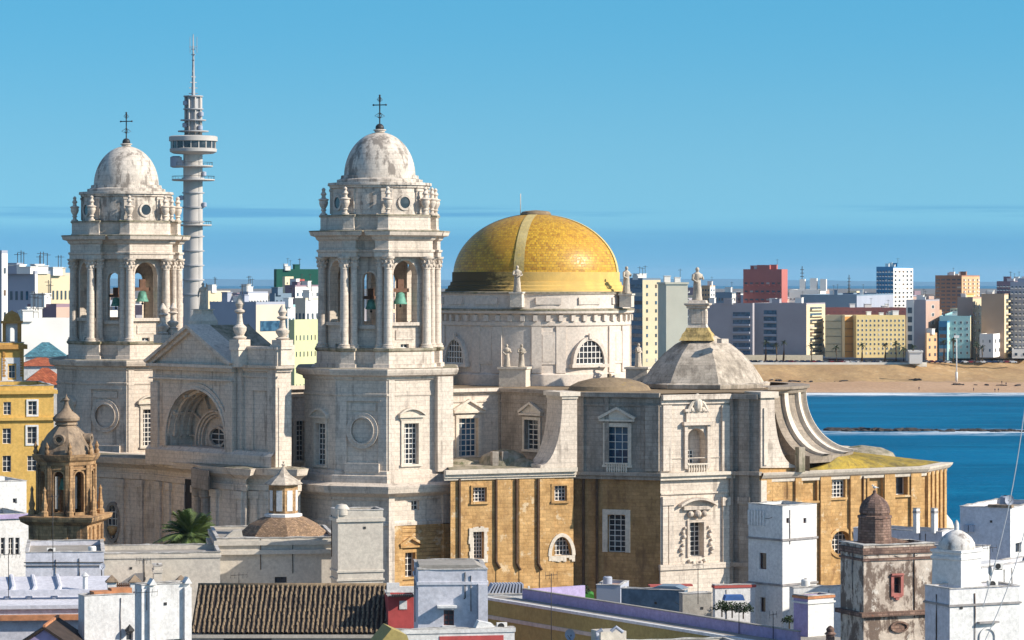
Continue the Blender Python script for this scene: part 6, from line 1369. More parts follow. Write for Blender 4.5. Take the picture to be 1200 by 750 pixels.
add(wr, 'wall', PLL, lambda g: g.box(A, a0, a9, -13, -.06, 0, zb2 - .11))
add(wr, 'roof_vent', PLW, lambda g: g.lathe(tuple(A.p(A.S(97), -7, 0)[:2]), [(.25, zb2 + 1), (.25, zb2 + 2.2), (.4, zb2 + 2.3), (0, zb2 + 2.7)], 10))
gb = W(20, 272, 0); 
gt = thing('gabled_shed', 'dark gabled roof end with a red ridge at the bottom left corner', 'shed', (*gb.xy(50), 0))
gz = PZ(734, 272)
add(gt, 'roof', TILED, lambda g: [g.extrude(gb, [(gb.S(52), gz - .25), (gb.S(52 + s_ * 42), gz - 2.4), (gb.S(52 + s_ * 42), gz - 2.1), (gb.S(52), gz)], -8, .3) for s_ in (-1, 1)])
add(gt, 'gable_wall', PURW, lambda g: g.extrude(gb, [(gb.S(14), 0), (gb.S(90), 0), (gb.S(90), gz - 2.3), (gb.S(52), gz - .3), (gb.S(14), gz - 2.3)], -7.8, 0))
add(gt, 'ridge_tile', TERRA, lambda g: g.box(gb, gb.S(51), gb.S(54), -8, .35, gz - .05, gz + .15))
house('house', 'white house with a blue-shadowed wall between the sloping roof and the tall white parapet', None, 99, 168, 277, -66, 701, (PLW, PLW), (), [(148, 156, 741, 760, 1, 2)], parapet=.2, dl=2, extras=lambda t_, L, R_, z1: (add(t_, 'wall_lantern', IRON, lambda g: g.lathe(R_.p(R_.S(150), .5, 0)[:2], [(.1, PZ(745, 277)), (.45, PZ(741, 277)), (.4, PZ(739, 277)), (.12, PZ(735, 277)), (0, PZ(733, 277))], 8)), add(t_, 'planter', TERRA, lambda g: (g.pxbox(R_, 112, 133, 694, 701, -2, -.5), g.pxbox(R_, 136, 160, 691, 700, -2.6, -1.4)))))
house('parapet_block', 'tall clean white parapet block with pyramid corner caps left of the brown tile roof', 158, 166, 223, 262, -64, 690, PLW, (), [(195, 214, 749, 770, 2, 2)], cat='rooftop', parapet=.3, extras=lambda t_, L, R_, z1: (
    [add(t_, 'corner_cap', PLW, lambda g, a=a: (g.pxbox(R_, a - 4, a + 4, 688, 760, .003, .35), g.extrude(R_, [(R_.S(a - 4.5), z1 + .3), (R_.S(a + 4.5), z1 + .3), (R_.S(a), z1 + .85)], -.5, .4))) for a in (178, 219)],))
def pyrcap(px, Y, yb, yt, r, label):
    c = xyp(px, Y); t_ = thing('chimney', label, 'chimney', (*c, PZ(yb, Y))); fr = WC(*c, 10)
    add(t_, 'stack', PLW, lambda g: g.box(fr, -r * .75, r * .75, -r * .75, r * .75, PZ(yb, Y), PZ(yt, Y) - r * 1.2)); add(t_, 'cap', BROWND, lambda g: g.sweep([fr.p(a, d, 0)[:2] for a, d in ((-r, r), (r, r), (r, -r), (-r, -r))], [(0, PZ(yt, Y) - r * 1.2), (.06, PZ(yt, Y) - r * 1.1), (-r * .9, PZ(yt, Y))], cap=True, capb=True))
pyrcap(131, 284, 700, 674, .55, 'small white chimney with a dark pyramid cap, left of the two on the terrace')
pyrcap(158, 284, 700, 674, .55, 'small white chimney with a dark pyramid cap, right of the two on the terrace')
pyrcap(212, 266, 700, 674, .5, 'chimney with a dark pointed cap standing on the tall white parapet block')
fr = W(136, 285, 5); mb = MB()
for i in range(7): a = fr.S(137 + i * 2.2); mb.box(fr, a, a + .11, 0, .08, PZ(700, 285), PZ(683, 285))
mb.box(fr, fr.S(136), fr.S(152), -.06, 0, PZ(687, 285), PZ(685.5, 285)); mb.box(fr, fr.S(136), fr.S(152), -.06, 0, PZ(697, 285), PZ(695.5, 285)); single('wooden_screen', mb, WOOD, 'small brown slatted screen on the terrace between two capped chimneys', 'screen')
# beige walls
house('house', 'long plain beige wall right of the brown belfry', None, 120, 258, 322, -82, 651, PLB, (), (), parapet=.2, dl=10, bands=((652, .25, .12, PLB),))
house('chimney', 'broad square beige chimney standing before the long plain beige wall', 179, 180.5, 190, 319.6, -80, 663, PLB, (), (), cat='chimney', bands=((668, .3, .1, PLB),), zb=8)
house('church_hall', 'beige hall with a moulded cornice below the small tiled cupola', None, 254, 394, 332, -82, 631, PLB, (), [(322, 336, 676, 683, 2, 1)], cat='building', dl=16, bands=((645, .45, .5, PLB), (634, .5, .3, PLB)), wm=IRON)
mb = MB(); fr = W(268, 335, 8); mb.extrude(fr, [(fr.S(262), PZ(631, 335)), (fr.S(285), PZ(631, 335)), (fr.S(283), PZ(621, 335)), (fr.S(273), PZ(622, 335))], -1, 0); single('roof_shed', mb, PLB, 'small beige wedge-shaped roof shed at the left end of the hall roof', 'shed')
cu = (PX(332, 341), 341); cz = lambda y: PZ(y, 341)
CU = thing('cupola', 'small brown tiled cupola with a white-capped octagonal lantern', 'cupola', (*cu, cz(632)))
add(CU, 'tiled_dome', CUPT, lambda g: g.sweep([pol(5.2, 10 + 45 * k, cu) for k in range(8)], [(0, cz(634)), (0, cz(630)), (-.5, cz(622)), (-1.3, cz(614)), (-2.4, cz(607)), (-3.2, cz(603.5))], cap=True))
add(CU, 'lantern_base', PLW, lambda g: g.sweep([pol(2.1, 10 + 45 * k, cu) for k in range(8)], [(-.1, cz(606)), (0, cz(605)), (0, cz(602)), (-.4, cz(601))], cap=True))
add(CU, 'lantern', BROWN, lambda g: g.sweep([pol(1.62, 10 + 45 * k, cu) for k in range(8)], [(0, cz(603)), (0, cz(568)), (.15, cz(567)), (.2, cz(565))], cap=True))
for k in range(8):
    az = 10 + 22.5 + 45 * k; f2 = WC(*pol(1.62 * cos(radians(22.5)), az, cu), az); add(CU, 'blind_window', PLW, lambda g: g.box(f2, -.33, .33, -.02, .05, cz(598), cz(574)))
add(CU, 'lantern_roof', DOMEST, lambda g: g.sweep([pol(2.2, 10 + 45 * k, cu) for k in range(8)], [(-.2, cz(568)), (.0, cz(567)), (-.7, cz(561)), (-1.35, cz(556)), (-1.75, cz(550)), (-1.95, cz(546)), (-1.8, cz(545)), (-2.0, cz(543)), (-2.19, cz(541))], capb=True))
house('tower_block', 'tall plain beige block with moulded top beside the tiled cupola hall', 388, 396, 449, 327, -75, 604, PLB, (), (), cat='building', bands=((608, .35, .2, PLB), (669, .2, .14, PLB), (679, .2, .14, PLB)), parapet=.5, extras=lambda t_, L, R_, z1: (add(t_, 'roof_scroll', PLB, lambda g: (g.lathe(R_.p(R_.S(402), -.6, 0)[:2], [(.8, z1), (.8, z1 + .7), (.5, z1 + 1.1), (0, z1 + 1.2)], 12))), add(t_, 'roof_ridge', PLB, lambda g: g.pxbox(R_, 416, 438, 601, 606, -3, -.5))))
# brown tile roof
tr = W(222, 277, 0); TRH = thing('tile_roof_house', 'house under a long brown roof of ribbed clay tiles, bottom centre-left', 'house', (*tr.xy(340), 0))
ta, tb2 = tr.S(223), tr.S(461); ez, rz = PZ(742, 277), PZ(686, 284)
def tiles(g):
    n = 41; r = (tb2 - ta) / n * .26; rnd = random.Random(2); m = 14
    for i in range(n):
        a = ta + (tb2 - ta) * (i + .5) / n
        for j in range(m):
            u0, u1 = j / m, (j + 1) / m; dj = rnd.uniform(-.05, .05); rr0 = r * rnd.uniform(1.02, 1.2); rr1 = r * .9
            for k in range(6):
                t0, t1 = pi * k / 6, pi * (k + 1) / 6
                q = lambda t, u, rr: tr.p(a + dj - rr * cos(t), .1 - 7 * u, ez + (rz - ez) * u + rr * sin(t) + .02)
                g.poly([q(t0, u0, rr0), q(t1, u0, rr0), q(t1, u1, rr1), q(t0, u1, rr1)])
add(TRH, 'clay_tiles', TILEB, tiles)
add(TRH, 'roof_channels', TILED, lambda g: (g.poly([tr.p(ta, .05, ez), tr.p(tb2, .05, ez), tr.p(tb2, -7, rz), tr.p(ta, -7, rz)]), g.poly([tr.p(ta, -7, rz), tr.p(tb2, -7, rz), tr.p(tb2, -13, ez), tr.p(ta, -13, ez)])))
add(TRH, 'ridge', TILEB, lambda g: g.tube([tr.p(ta, -7, rz + .02), tr.p(tb2, -7, rz + .02)], .2, 8))
add(TRH, 'wall', PLB, lambda g: (g.box(tr, ta, tb2, -13, -.3, 0, ez - .15), g.box(tr, ta, tb2, -.29, .02, ez - .45, ez - .13)))
add(TRH, 'window', GLASS, lambda g: g.pxbox(tr, 262, 318, 746, 756, -.29, -.2))
# lavender house, red lean-to and low parapets
RW = house('red_lean_to', 'red walled roof room with a white doorway beside the lavender house', None, 455, 489, 277, -84, 699, (REDW, REDW), (), (), cat='lean-to', dl=5, extras=lambda t_, L, R_, z1: (add(t_, 'doorway', PLW, lambda g: g.pxbox(R_, 468, 477, 704, 714, .003, .06)), add(t_, 'pergola', IRON, lambda g: [g.box(R_, R_.S(459 + 2.2 * i), R_.S(459 + 2.2 * i) + .08, -.2, .9, z1, z1 + .22) for i in range(12)]), add(t_, 'roof_wall', PLW, lambda g: (g.pxbox(R_, 455, 470, 686, 697, -2.5, -2), g.pxbox(R_, 470, 489, 690, 697, -2.5, -2)))))
house('lavender_house', 'lavender-white cubic roof house with a brown window and tiny awning', 485, 490, 571, 260, -86, 670, (PLL, PLL), (), [(520, 532, 715, 733, 2, 3)], bands=((682, .25, .1, PLL),), parapet=.15, wm=WOODF, extras=lambda t_, L, R_, z1: (
   add(t_, 'awning', PLW, lambda g: g.extrude(W(512, 260, 94), [(0, PZ(712, 260)), (0, PZ(708, 260)), (.9, PZ(712.5, 260))], 0, -1.8) if False else g.pxbox(R_, 512, 535, 709, 711.5, .003, .9)), add(t_, 'pilaster', PLL, lambda g: g.pxbox(R_, 560, 571, 684, 736, .003, .8)), add(t_, 'roof_tiles', CONCW, lambda g: g.extrude(R_, [(R_.S(491), z1 + .1), (R_.S(570), z1 + .1), (R_.S(560), z1 + .45), (R_.S(492), z1 + .45)], -6, -1.0)), add(t_, 'drainpipe', IRON, lambda g: g.tube([R_.p(R_.S(545), .06, PZ(671, 260)), R_.p(R_.S(545), .06, PZ(701, 260)), R_.p(R_.S(543.5), .06, PZ(702, 260))], .05, 6)), add(t_, 'window_sill', PLW, lambda g: g.pxbox(R_, 518, 534, 733, 735, .003, .2))))
house('terrace_wall', 'white terrace parapet with a red painted base in front of the lavender house', None, 459, 603, 250, -80, 739, (PLW, PLW), (), (), cat='wall', dl=1, bands=((739, .3, .08, PLW),), extras=lambda t_, L, R_, z1: (add(t_, 'red_base', REDW, lambda g: g.pxbox(R_, 515, 590, 745, 760, .003, .05)), add(t_, 'step', PLW, lambda g: g.extrude(R_, [(R_.S(558), z1), (R_.S(582), z1), (R_.S(578), z1 + .35), (R_.S(562), z1 + .6)], -1.5, -.3))))
og = W(452, 244, 12); mb = MB(); mb.extrude(og, [(og.S(440), PZ(760, 244)), (og.S(482), PZ(760, 244)), (og.S(477), PZ(745, 244)), (og.S(459), PZ(737, 244))], -4, 0); single('gabled_wall', mb, OLV, 'small olive gable end at the bottom centre below the brown tile roof', 'wall')
# olive and purple terrace building
OW = W(566, 292, -57); oz = PZ(699, 292); oe = OW.S(905)
OT = thing('olive_building', 'long olive building with white coping running to the bottom right', 'building', (*OW.xy(700), 0))
add(OT, 'wall', OLV, lambda g: g.box(OW, 0, oe, -2.4, 0, 0, oz - .25)); add(OT, 'coping', PLW, lambda g: g.box(OW, -.2, oe, -.3, .12, oz - .25, oz)); add(OT, 'wall_band', PLB, lambda g: g.box(OW, 0, oe, .003, .12, oz - 2.0, oz - 1.65)); add(OT, 'roof', CONCW, lambda g: g.box(OW, 0, oe, -2.3, -.3, oz - .3, oz - .06))
PW = W(612, 290.5, -57); pz2 = oz + .85; pe = PW.S(935)
PT = thing('purple_building', 'purple painted terrace parapet behind the long olive wall', 'building', (*PW.xy(760), 0))
add(PT, 'parapet', PURW, lambda g: (g.box(PW, 0, pe, -.3, 0, 0, pz2), g.box(PW, 0, .3, -7, -.3, 0, pz2))); add(PT, 'coping', CONCW, lambda g: g.box(PW, -.05, pe, -.36, .06, pz2, pz2 + .08)); add(PT, 'roof', CONCW, lambda g: g.box(PW, .3, pe, -7, -.3, 0, pz2 - 1.2))
house('pillar', 'square pillar with a purple side and white front, at the end of the purple parapet', 930, 947, 977, 262, -55, 699, (PURW, PLW), (), (), cat='pillar', bands=((706, .15, .12, PLW), (699.5, .2, .1, TERRA)))
house('glass_canopy', 'low white wall under a slatted glass canopy right of the lavender house', None, 570, 620, 305, -82, 697, PLW, (), (), cat='canopy', dl=5, extras=lambda t_, L, R_, z1: (add(t_, 'canopy_slats', GREYB, lambda g: [g.extrude(R_, [(R_.S(572 + 4 * i), z1 + .1), (R_.S(574 + 4 * i), z1 + .1), (R_.S(580 + 3.4 * i), z1 + 1.0), (R_.S(578 + 3.4 * i), z1 + 1.0)], -2.2, -.2) for i in range(11)]), add(t_, 'canopy_frame', WHT, lambda g: (g.pxbox(R_, 570, 621, 696, 697, -.2, 0), g.pxbox(R_, 619, 621, 687, 697, -.3, 0)))))
# yard between the terrace and the cathedral
house('shed', 'plain pale grey shed against the shaded ochre wall', 699, 727, 737, 330, -12, 686, (GREYB, GREYB), (), (), cat='shed', roofm=PINK)
SHADOW_BLUE = plain('shadow_blue_wall', (.085, .13, .18), .8, .25)  # blue shadow over this corner put in as wall colour
house('low_house', 'low walled roof coloured shadow-blue right of the pale grey shed', 728, 802, 806, 318, -16, 692, (SHADOW_BLUE, SHADOW_BLUE), (), (), cat='house', extras=lambda t_, L, R_, z1: (add(t_, 'roof_sheet', STEEL, lambda g: g.extrude(L, [(L.S(760), z1), (L.S(800), z1), (L.S(790), z1 + .35), (L.S(770), z1 + .35)], -3, -.5)),))
house('low_house', 'tan stained wall block in front of the white portal', 796, 800, 834, 304, -75, 697, (BAND, CONCW), (), (), cat='house', parapet=.1)
house('low_house', 'small white house with a flat red roof edge left of the white lookout tower', 835, 838, 885, 345, -75, 687, (PLW, PLW), (), (), cat='house', bands=((686.5, .28, .1, REDP),), roofm=REDP, parapet=.1)
mb = MB(); fr = W(760, 338, 10); mb.pxbox(fr, 762, 812, 685.5, 687.5, -1.2, 0); single('roof_edge', mb, REDP, 'thin red roof edge below the portal plinth', 'roof')
aw = W(849, 312, 8); AWN = thing('awning', 'small blue market awning with white scalloped edge beside dark shrubs', 'awning', (*aw.xy(860), PZ(712, 312)))
BLUEC = plain('blue_canvas', (.05, .12, .32), .7, .15)
add(AWN, 'canvas', BLUEC, lambda g: g.extrude(W(849, 312, 8), [(aw.S(849), PZ(704, 312)), (aw.S(873), PZ(704, 312)), (aw.S(871), PZ(698, 312)), (aw.S(851), PZ(698, 312))], -1.2, 0))
add(AWN, 'valance', WHT, lambda g: [g.pxbox(aw, 849 + 3 * i, 851.4 + 3 * i, 704, 706.5, .003, .04) for i in range(8)])
for px in (850, 872): add(AWN, 'post', IRON, lambda g: g.tube([aw.p(aw.S(px), -.1, PZ(720, 312)), aw.p(aw.S(px), -.1, PZ(704, 312))], .04, 6))
GA = W(655, 322, 0); mb = MB(); mb.extrude(GA, [(GA.S(652), PZ(703, 322)), (GA.S(697), PZ(706, 322)), (GA.S(696), PZ(697, 322)), (GA.S(680), PZ(692, 322)), (GA.S(664), PZ(694, 322))], -3, 0)
single('awning', mb, plain('green_canvas', (.05, .22, .03), .8, .2), 'bright green canvas cover at the foot of the ochre wall', 'awning')
# shrubs
LEAF = plain('shrub_leaves', (.028, .045, .018), .7, .5, .2, 2.5)
def shrub(c, rx, rz, n, label, seed):
    r = random.Random(seed); t_ = thing('shrub', label, 'shrub', c); g = MB()
    for i in range(n):
        a, b, u = r.uniform(0, 2 * pi), r.uniform(-.2, 1) , r.random() ** .4
        p = Vector(c) + Vector((cos(a) * sqrt(max(0, 1 - b * b)) * rx * u, sin(a) * sqrt(max(0, 1 - b * b)) * rx * u, rz * (b * u + .25)))
        d = Vector((r.uniform(-1, 1), r.uniform(-1, 1), r.uniform(-.6, 1))).normalized(); e = d.cross(Vector((r.uniform(-1, 1), r.uniform(-1, 1), r.uniform(-1, 1)))).normalized(); l = r.uniform(.12, .26)
        g.poly([p, p + d * l * .5 + e * l * .35, p + d * l, p + d * l * .5 - e * l * .35])
    part('foliage', g, LEAF, t_)
    g = MB(); g.tube([Vector(c) - Vector((0, 0, .6)), Vector(c) + Vector((0, 0, rz * .5))], .07, 6); part('stem', g, TRUNK, t_)
for px, y, rx, rz, n, lb, Y in ((846, 716, 1.0, .8, 420, 'dark shrub at the left of the planted corner beside the tan block', 305), (858, 717, 1.1, .8, 450, 'dark shrub in the middle below the blue awning', 304), (871, 718, 1.1, .8, 450, 'dark shrub at the right against the lookout tower foot', 303), (683, 696, .9, .8, 350, 'round dark shrub beside the green canvas cover', 320), (925, 730, .7, .5, 240, 'small green plant at the foot of the white lookout tower', 285)): shrub(tuple(P(px, y, Y)), rx, rz, n, lb, px)
# white lookout tower
house('lookout_tower', 'tall white square lookout tower with one stepped parapet, right of centre', 877, 917, 957, 345, -47, 593, PLW, [(890, 898, 648, 667, 1, 1), (891, 897, 700, 717, 1, 1)], [(921.5, 925, 607, 613, 1, 1), (941.5, 945, 607, 613, 1, 1)], cat='tower', bands=((632, .22, .14, BAND), (685, .22, .14, BAND)), wm=WOODF, extras=lambda t_, L, R_, z1: (add(t_, 'stepped_parapet', PLW, lambda g: [g.box(L, L.S(877 + 3.4 * i), L.S(877 + 3.4 * i + 2.4), .003, .12, PZ(618, 345), PZ(600, 345)) for i in range(6)]),))
house('house', 'low white house wall joined to the right of the lookout tower', 925, 930, 990, 338, -75, 690, PLW, (), (), parapet=.1)
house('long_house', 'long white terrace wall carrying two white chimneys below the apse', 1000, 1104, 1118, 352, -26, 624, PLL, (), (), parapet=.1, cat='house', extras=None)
for px, lb in ((1074, 'slim white square chimney on the long terrace wall, left of the two'), (1095, 'slim white square chimney on the long terrace wall, right of the two')):
    house('chimney', lb, px - 4, px, px + 4, 352, -45, 596, PLW, (), (), cat='chimney', zb=PZ(625, 352), bands=((599, .25, .05, BAND),))
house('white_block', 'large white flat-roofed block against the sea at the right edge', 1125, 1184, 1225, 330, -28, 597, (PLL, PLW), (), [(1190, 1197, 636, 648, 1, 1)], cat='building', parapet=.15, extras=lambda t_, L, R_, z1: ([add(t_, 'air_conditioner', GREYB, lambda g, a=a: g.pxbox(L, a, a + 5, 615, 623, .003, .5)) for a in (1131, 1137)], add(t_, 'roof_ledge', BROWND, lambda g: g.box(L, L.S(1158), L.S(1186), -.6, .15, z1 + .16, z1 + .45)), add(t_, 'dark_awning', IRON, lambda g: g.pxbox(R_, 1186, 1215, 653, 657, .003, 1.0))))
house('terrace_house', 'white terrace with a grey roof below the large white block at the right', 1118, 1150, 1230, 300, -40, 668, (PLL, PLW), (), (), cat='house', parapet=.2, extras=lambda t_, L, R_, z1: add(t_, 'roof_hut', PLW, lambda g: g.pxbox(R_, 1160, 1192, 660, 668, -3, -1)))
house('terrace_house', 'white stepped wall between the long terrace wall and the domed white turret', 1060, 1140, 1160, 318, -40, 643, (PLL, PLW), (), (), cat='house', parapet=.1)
# peeling tower with a brick turret
RT = house('ruined_tower', 'peeling brown and grey old tower with a red framed window', 985, 1012, 1095, 250, -68, 641, (RUIN, RUIN), (), [(1047, 1055, 676, 695, 1, 2)], cat='tower', bands=((643, .5, .12, RUIND), (655, .2, .1, RUIND), (718, .35, .35, RUIND)), parapet=.1, wm=WOODF, extras=lambda t_, L, R_, z1: (
   add(t_, 'window_surround', plain('red_plaster_frame', (.36, .13, .11), .85, .3), lambda g: (g.ring(R_, hole(R_, 1047, 1055, 676, 695), .25, .003, .12, bottom=True), g.pxbox(R_, 1044, 1058, 672, 674, .003, .25), g.pxbox(R_, 1046, 1056, 698, 700, .003, .2), g.pxbox(R_, 1049, 1053, 700, 703, .003, .15))),
   add(t_, 'plaque', RUIND, lambda g: (g.ring(R_, hole(R_, 1045, 1062, 730, 739, 'oval'), .15, .003, .15), g.fill(R_, hole(R_, 1045, 1062, 730, 739, 'oval'), .02))), add(t_, 'roof_mound', RUIND, lambda g: g.extrude(R_, [(R_.S(1045), z1), (R_.S(1085), z1), (R_.S(1062), z1 + .5)], -4, -2.5))))
tcc = (PX(1025, 254), 254); tz2 = lambda y: PZ(y, 254)
TU_ = thing('brick_turret', 'crumbling round brick turret with a pointed dome on the peeling tower', 'turret', (*tcc, tz2(642)))
add(TU_, 'drum', RUIND, lambda g: g.sweep([pol(1.34, -5 + 30 * k, tcc) for k in range(12)], [(.1, tz2(642)), (.05, tz2(630)), (0, tz2(607)), (.08, tz2(606.5)), (.08, tz2(604)), (-.1, tz2(603))]))
add(TU_, 'dome', RUIND, lambda g: g.sweep([pol(1.28, -5 + 30 * k, tcc) for k in range(12)], [(-.12, tz2(603.5)), (.0, tz2(600)), (-.05, tz2(594)), (-.25, tz2(588)), (-.6, tz2(583)), (-.9, tz2(580.5)), (-1.08, tz2(578)), (-1.1, tz2(575)), (-1.25, tz2(573.5))], cap=True))
bq = Vector((*tcc, tz2(573.5))); mb = MB()
mb.lathe(bq[:2], [(0, bq.z + .05), (.09, bq.z + .1), (.11, bq.z + .18), (.06, bq.z + .27), (0, bq.z + .3)], 10, sx=1.6); mb.ball((bq.x - .17, bq.y, bq.z + .32), .065, 8); mb.tube([(bq.x + .12, bq.y, bq.z + .17), (bq.x + .36, bq.y, bq.z + .13)], [.06, .015], 6); mb.tube([(bq.x - .22, bq.y, bq.z + .32), (bq.x - .31, bq.y, bq.z + .3)], [.025, .005], 5)
for s_ in (-.04, .04): mb.tube([(bq.x + s_, bq.y, bq.z - .02), (bq.x + s_, bq.y, bq.z + .12)], .015, 5)
ob = single('seagull', mb, plain('gull_feathers', (.55, .53, .5), .8, .2), 'gull perched on the tip of the brick turret', 'bird', tuple(bq)); remesh(ob, .018)
# domed white turret
house('white_block', 'white roof block below the little domed turret, bottom right', 1084, 1113, 1195, 240, -66, 692, (PLL, PLW), (), (), cat='building', bands=((709, .15, .12, BAND),), parapet=.1, extras=lambda t_, L, R_, z1: (add(t_, 'door_ledge', BAND, lambda g: g.pxbox(R_, 1145, 1168, 728, 730, .003, .4)), add(t_, 'door_arch', PLW, lambda g: g.ring(R_, hole(R_, 1149, 1165, 737, 765, 'arch'), .15, .003, .12))))
wcx = (PX(1121, 245), 245); wz = lambda y: PZ(y, 245)
WT = thing('domed_turret', 'little white square turret with a stained bulbous dome and finial', 'turret', (*wcx, wz(692)))
sqw = [pol(1.42 * 1.414, a, wcx) for a in (-66, 24, 114, 204)]
sqw = [pol(1.95, a, wcx) for a in (-88, 2, 92, 182)]
add(WT, 'wall', PLW, lambda g: g.sweep(sqw, [(.35, wz(694)), (.3, wz(690)), (.02, wz(684)), (0, wz(655)), (.1, wz(654)), (.1, wz(651)), (0, wz(650)), (0, wz(647)), (.12, wz(646)), (.12, wz(643))], cap=True))
add(WT, 'dome', masonry('stained_turret_dome', (.70, .67, .63), (.60, .57, .53), (.16, .125, .105), .85, patch=.8, lo=.50, hi=.60, spots=((.2, .16, .13), .9, .58, .7)), lambda g: g.lathe(wcx, [(1.4, wz(645)), (1.5, wz(641)), (1.45, wz(636)), (1.2, wz(630)), (.85, wz(625.5)), (.45, wz(622)), (.2, wz(621)), (.2, wz(614)), (.12, wz(611)), (0, wz(609))], 20))
mb = MB(); c = xyp(973, 246); mb.lathe(c, [(.35, PZ(760, 246)), (.35, PZ(744, 246)), (.5, PZ(743, 246)), (.3, PZ(740, 246)), (.35, PZ(737, 246)), (.15, PZ(734, 246)), (0, PZ(733, 246))], 12); single('chimney_pot', mb, RUIND, 'dark red chimney pot at the bottom left of the peeling tower', 'chimney pot')
# roof clutter
def antenna(px, Y, yb, yt, label, n=5, w_=.9):
    c = xyp(px, Y); t_ = thing('tv_antenna', label, 'antenna', (*c, PZ(yb, Y)), 'television antennas on the near roofs'); z = PZ(yt, Y)
    add(t_, 'mast', IRON, lambda g: g.tube([(*c, PZ(yb, Y)), (*c, z)], .035, 6)); add(t_, 'boom', IRON, lambda g: g.tube([(c[0] - w_, c[1], z - .2), (c[0] + w_, c[1], z - .1)], .025, 5))
    [add(t_, 'element', IRON, lambda g: g.tube([(c[0] - w_ + 2 * w_ * i / (n - 1), c[1] - .3, z - .45), (c[0] - w_ + 2 * w_ * i / (n - 1), c[1] + .3, z + .1)], .018, 4)) for i in range(n)]
antenna(10, 292, 700, 648, 'television antenna before the white wall at the left edge', 7, 1.1); antenna(62, 300, 668, 580, 'very tall thin antenna pole in front of the brown belfry', 4, .5); antenna(168, 305, 690, 655, 'antenna before the long plain beige wall', 5, .7)
antenna(172, 260, 715, 692, 'antenna leaning out from the tall white parapet block', 5, .9); antenna(646, 262, 760, 672, 'tall antenna pole in front of the long olive wall', 4, .5); antenna(866, 262, 752, 712, 'antenna before the purple parapet, left of two', 3, .3); antenna(906, 258, 752, 718, 'antenna before the purple parapet, right of two', 3, .3)
antenna(280, 300, 690, 672, 'low antenna against the beige hall wall', 5, .8); antenna(1160, 262, 700, 640, 'antenna beside the domed white turret', 4, .6); antenna(818, 300, 708, 660, 'thin antenna in front of the white portal', 4, .5)
def dish(px, y, Y, r, az, label):
    c = P(px, y, Y); t_ = thing('satellite_dish', label, 'dish', tuple(c - Vector((0, 0, r + .8)))); fr = WC(c.x, c.y, az); n = 16
    def f(g):
        for i in range(n):
            for j in range(4):
                q = lambda a, k: fr.p(r * k * cos(a), -.35 * r * (1 - k * k), c.z + r * k * sin(a)); a0_, a1_ = 2 * pi * i / n, 2 * pi * (i + 1) / n
                g.poly([q(a0_, j / 4), q(a1_, j / 4), q(a1_, (j + 1) / 4), q(a0_, (j + 1) / 4)]) if j else g.poly([q(0, 0), q(a0_, .25), q(a1_, .25)])
    add(t_, 'reflector', GREYB, f); add(t_, 'feed_arm', IRON, lambda g: g.tube([fr.p(0, -.3 * r, c.z - r * .9), fr.p(0, r * .8, c.z)], .03, 5)); add(t_, 'post', IRON, lambda g: g.tube([fr.p(0, -.4 * r, c.z - r - .9), fr.p(0, -.4 * r, c.z)], .05, 6))
dish(668, 744, 236, .45, -30, 'round grey satellite dish at the bottom edge before the olive wall'); dish(1183, 586, 332, .55, 20, 'dark satellite dish on the roof of the large white block'); dish(120, 664, 305, .35, 40, 'small satellite dish at the end of the belfry parapet')
acx = W(700, 234, 20); ACt = thing('roof_tank', 'tan box-shaped roof tank with grey pipes at the bottom edge', 'tank', (*acx.xy(720), PZ(765, 234)))
add(ACt, 'tank_body', TERRA if False else PLB, lambda g: g.pxbox(acx, 704, 734, 740, 765, -2, 0)); add(ACt, 'pipe', GREYB, lambda g: (g.tube([P(700, 760, 233.5), P(700, 741, 233.5), P(706, 738, 233.5)], .16, 8), g.tube([P(716, 740, 233), P(722, 735, 233), P(730, 741, 233)], .14, 8)))
house('flat_roof', 'pale flat roof edge at the bottom edge below the olive wall', None, 690, 880, 228, -75, 764, (PLB, PLB), (), (), cat='roof', dl=6)
# two slack cables crossing the right edge
CAB = plain('pale_cable', (.5, .5, .5), .6, .1)
for (x0, y0, x1, y1, Y, lb) in ((1203, 462, 1152, 712, 180, 'thin pale cable slanting down at the right edge, the steeper one'), (1206, 600, 1150, 760, 190, 'thin dark-looking cable slanting down before the domed turret block')):
    mb = MB(); pts = [P(x0 + (x1 - x0) * t_ + 6 * sin(pi * t_), y0 + (y1 - y0) * t_, Y) for t_ in [i / 12 for i in range(13)]]; mb.tube(pts, .03, 5); single('cable', mb, CAB, lb, 'cable')
# date palm before the facade
palm((PX(222, 385), 385, 0), 46 - (630 - HY) * 385 / F, 5.2, 80, 5, PALMG, 'bushy green date palm in front of the shaded lower facade', leaflets=True, seg=8, upr=(.0, 1.5), dr=.75)

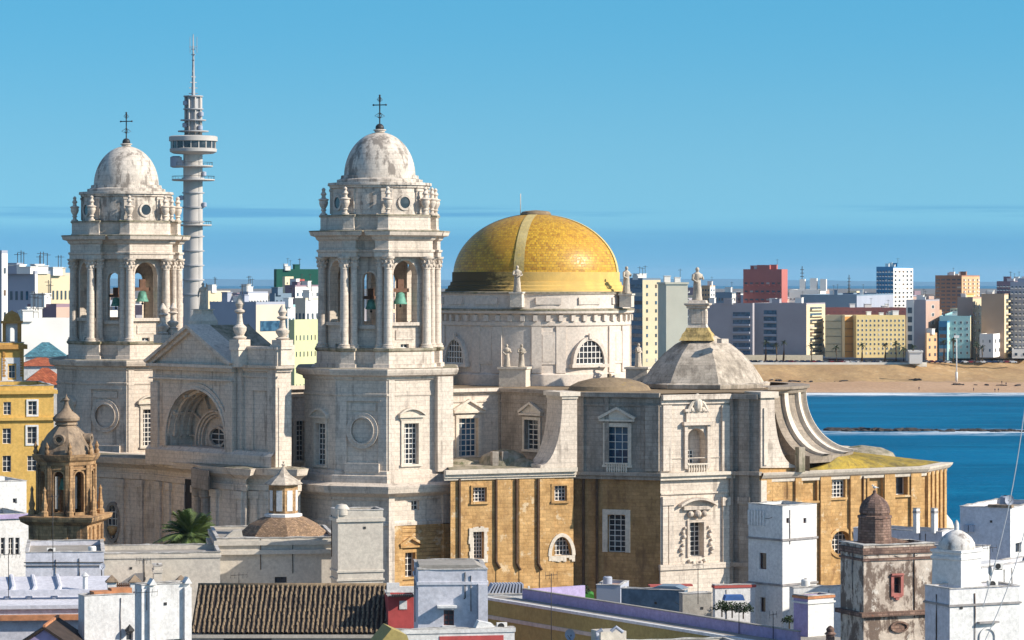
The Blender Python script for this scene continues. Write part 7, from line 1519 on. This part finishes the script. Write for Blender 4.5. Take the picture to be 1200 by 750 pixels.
# more rooftop clutter: tanks, air conditioners, clothes lines, cables and pipes
def ac_unit(px, py, Y, az, label):
    c = P(px, py, Y); fr = WC(c.x, c.y, az); t_ = thing('air_conditioner', label, 'air conditioner', tuple(c))
    add(t_, 'casing', WHT, lambda g: g.box(fr, -.42, .42, -.16, .16, c.z, c.z + .6)); add(t_, 'fan_grille', IRON, lambda g: (g.lathe((0, 0), [(0, 0)], 3), g.ring(fr, blend_hole(-.3, .14, c.z + .08, c.z + .52, 'circle'), .05, .16, .19), g.fill(fr, blend_hole(-.3, .14, c.z + .08, c.z + .52, 'circle'), .165)))
    add(t_, 'feet', IRON, lambda g: g.box(fr, -.36, .36, -.13, .13, c.z - .08, c.z))
def tank(px, py, Y, r, h_, label, m):
    c = P(px, py, Y); t_ = thing('water_tank', label, 'water tank', tuple(c)); add(t_, 'tank_body', m, lambda g: g.lathe((c.x, c.y), [(r, c.z), (r, c.z + h_ * .85), (r * .8, c.z + h_ * .97), (0, c.z + h_)], 18)); add(t_, 'lid', IRON, lambda g: g.lathe((c.x, c.y), [(r * .3, c.z + h_ * .97), (r * .3, c.z + h_ * 1.05), (0, c.z + h_ * 1.06)], 12))
ac_unit(1163, 689, 242.5, 20, 'white air conditioner on the roof block below the domed turret'); ac_unit(588, 738, 252, 10, 'white air conditioner on the terrace parapet at the bottom centre'); ac_unit(60, 649, 309, 10, 'white air conditioner on the belfry parapet block')
ac_unit(1170, 667, 301, 10, 'white air conditioner on the grey terrace roof at the right')
tank(1178, 594, 333, .6, 1.2, 'round grey water tank on the large white block by the sea', GREYB); tank(944, 689, 340, .5, 1.0, 'white water tank on the low house right of the lookout tower', WHT); tank(712, 685, 332, .5, .9, 'grey water tank on the plain pale grey shed', GREYB); tank(108, 649, 309, .4, .8, 'small pale water tank on the belfry parapet block', WHT)
def pipe(name, label, pts, r, m=IRON, cat='pipe'):
    mb = MB(); mb.tube(pts, r, 6); single(name, mb, m, label, cat)
lw = W(930, 262, -55)

rnd = random.Random(31)
for t_, (L, R_, z1, al, ar) in HS.items():
    if t_['category'] not in ('house', 'building', 'rooftop', 'tower') or BASE[t_].y > 400: continue
    for fr, a, b in ((R_, 0, ar), (L, al, 0)):
        w_ = b - a
        if w_ < 2.2: continue
        vis = [x for x in range(5) if True]
        for k in range(1 + int(w_ > 6)):
            x = a + w_ * rnd.uniform(.1, .9); q = rnd.random(); 
            if q < .45:
                y0 = z1 - rnd.uniform(.1, .6); add(t_, 'drainpipe', rnd.choice([IRON, BAND, SHADE_RUST]), lambda g: g.tube([fr.p(x, .05, y0), fr.p(x + rnd.uniform(-.05, .05), .06, y0 - 1.6), fr.p(x, .05, y0 - rnd.uniform(3, 6))], .045, 6))
            elif q < .75: add(t_, 'wall_vent', IRON, lambda g: g.box(fr, x - .13, x + .13, .003, .05, z1 - 1.5, z1 - 1.25))
            else:
                x2 = min(b - .1, x + rnd.uniform(1.5, 4)); zc = z1 - rnd.uniform(.7, 1.6); add(t_, 'wall_cable', IRON, lambda g: g.tube([fr.p(x + (x2 - x) * u, .04, zc - .25 * sin(pi * u)) for u in (0, .2, .4, .6, .8, 1)], .022, 5))
# ------------------------------------------------------------------ the air: far things fade a little to blue
mb = MB(); mb.box(WC(0, 0, 0), -31500, 31500, -31000, 600, -11.5, 128)
hm = bpy.data.materials.new('haze_air'); hm.use_nodes = True; hn = hm.node_tree; hn.nodes.clear()
ho = hn.nodes.new('ShaderNodeOutputMaterial'); hv = hn.nodes.new('ShaderNodeVolumePrincipled'); hv.inputs['Color'].default_value = (.55, .78, 1, 1); hv.inputs['Density'].default_value = 1.8e-5; hv.inputs['Anisotropy'].default_value = 0.0
hn.links.new(hv.outputs[0], ho.inputs['Volume'])
single('haze', mb, hm, None, None, (0, 0, -11.5), kind='stuff')
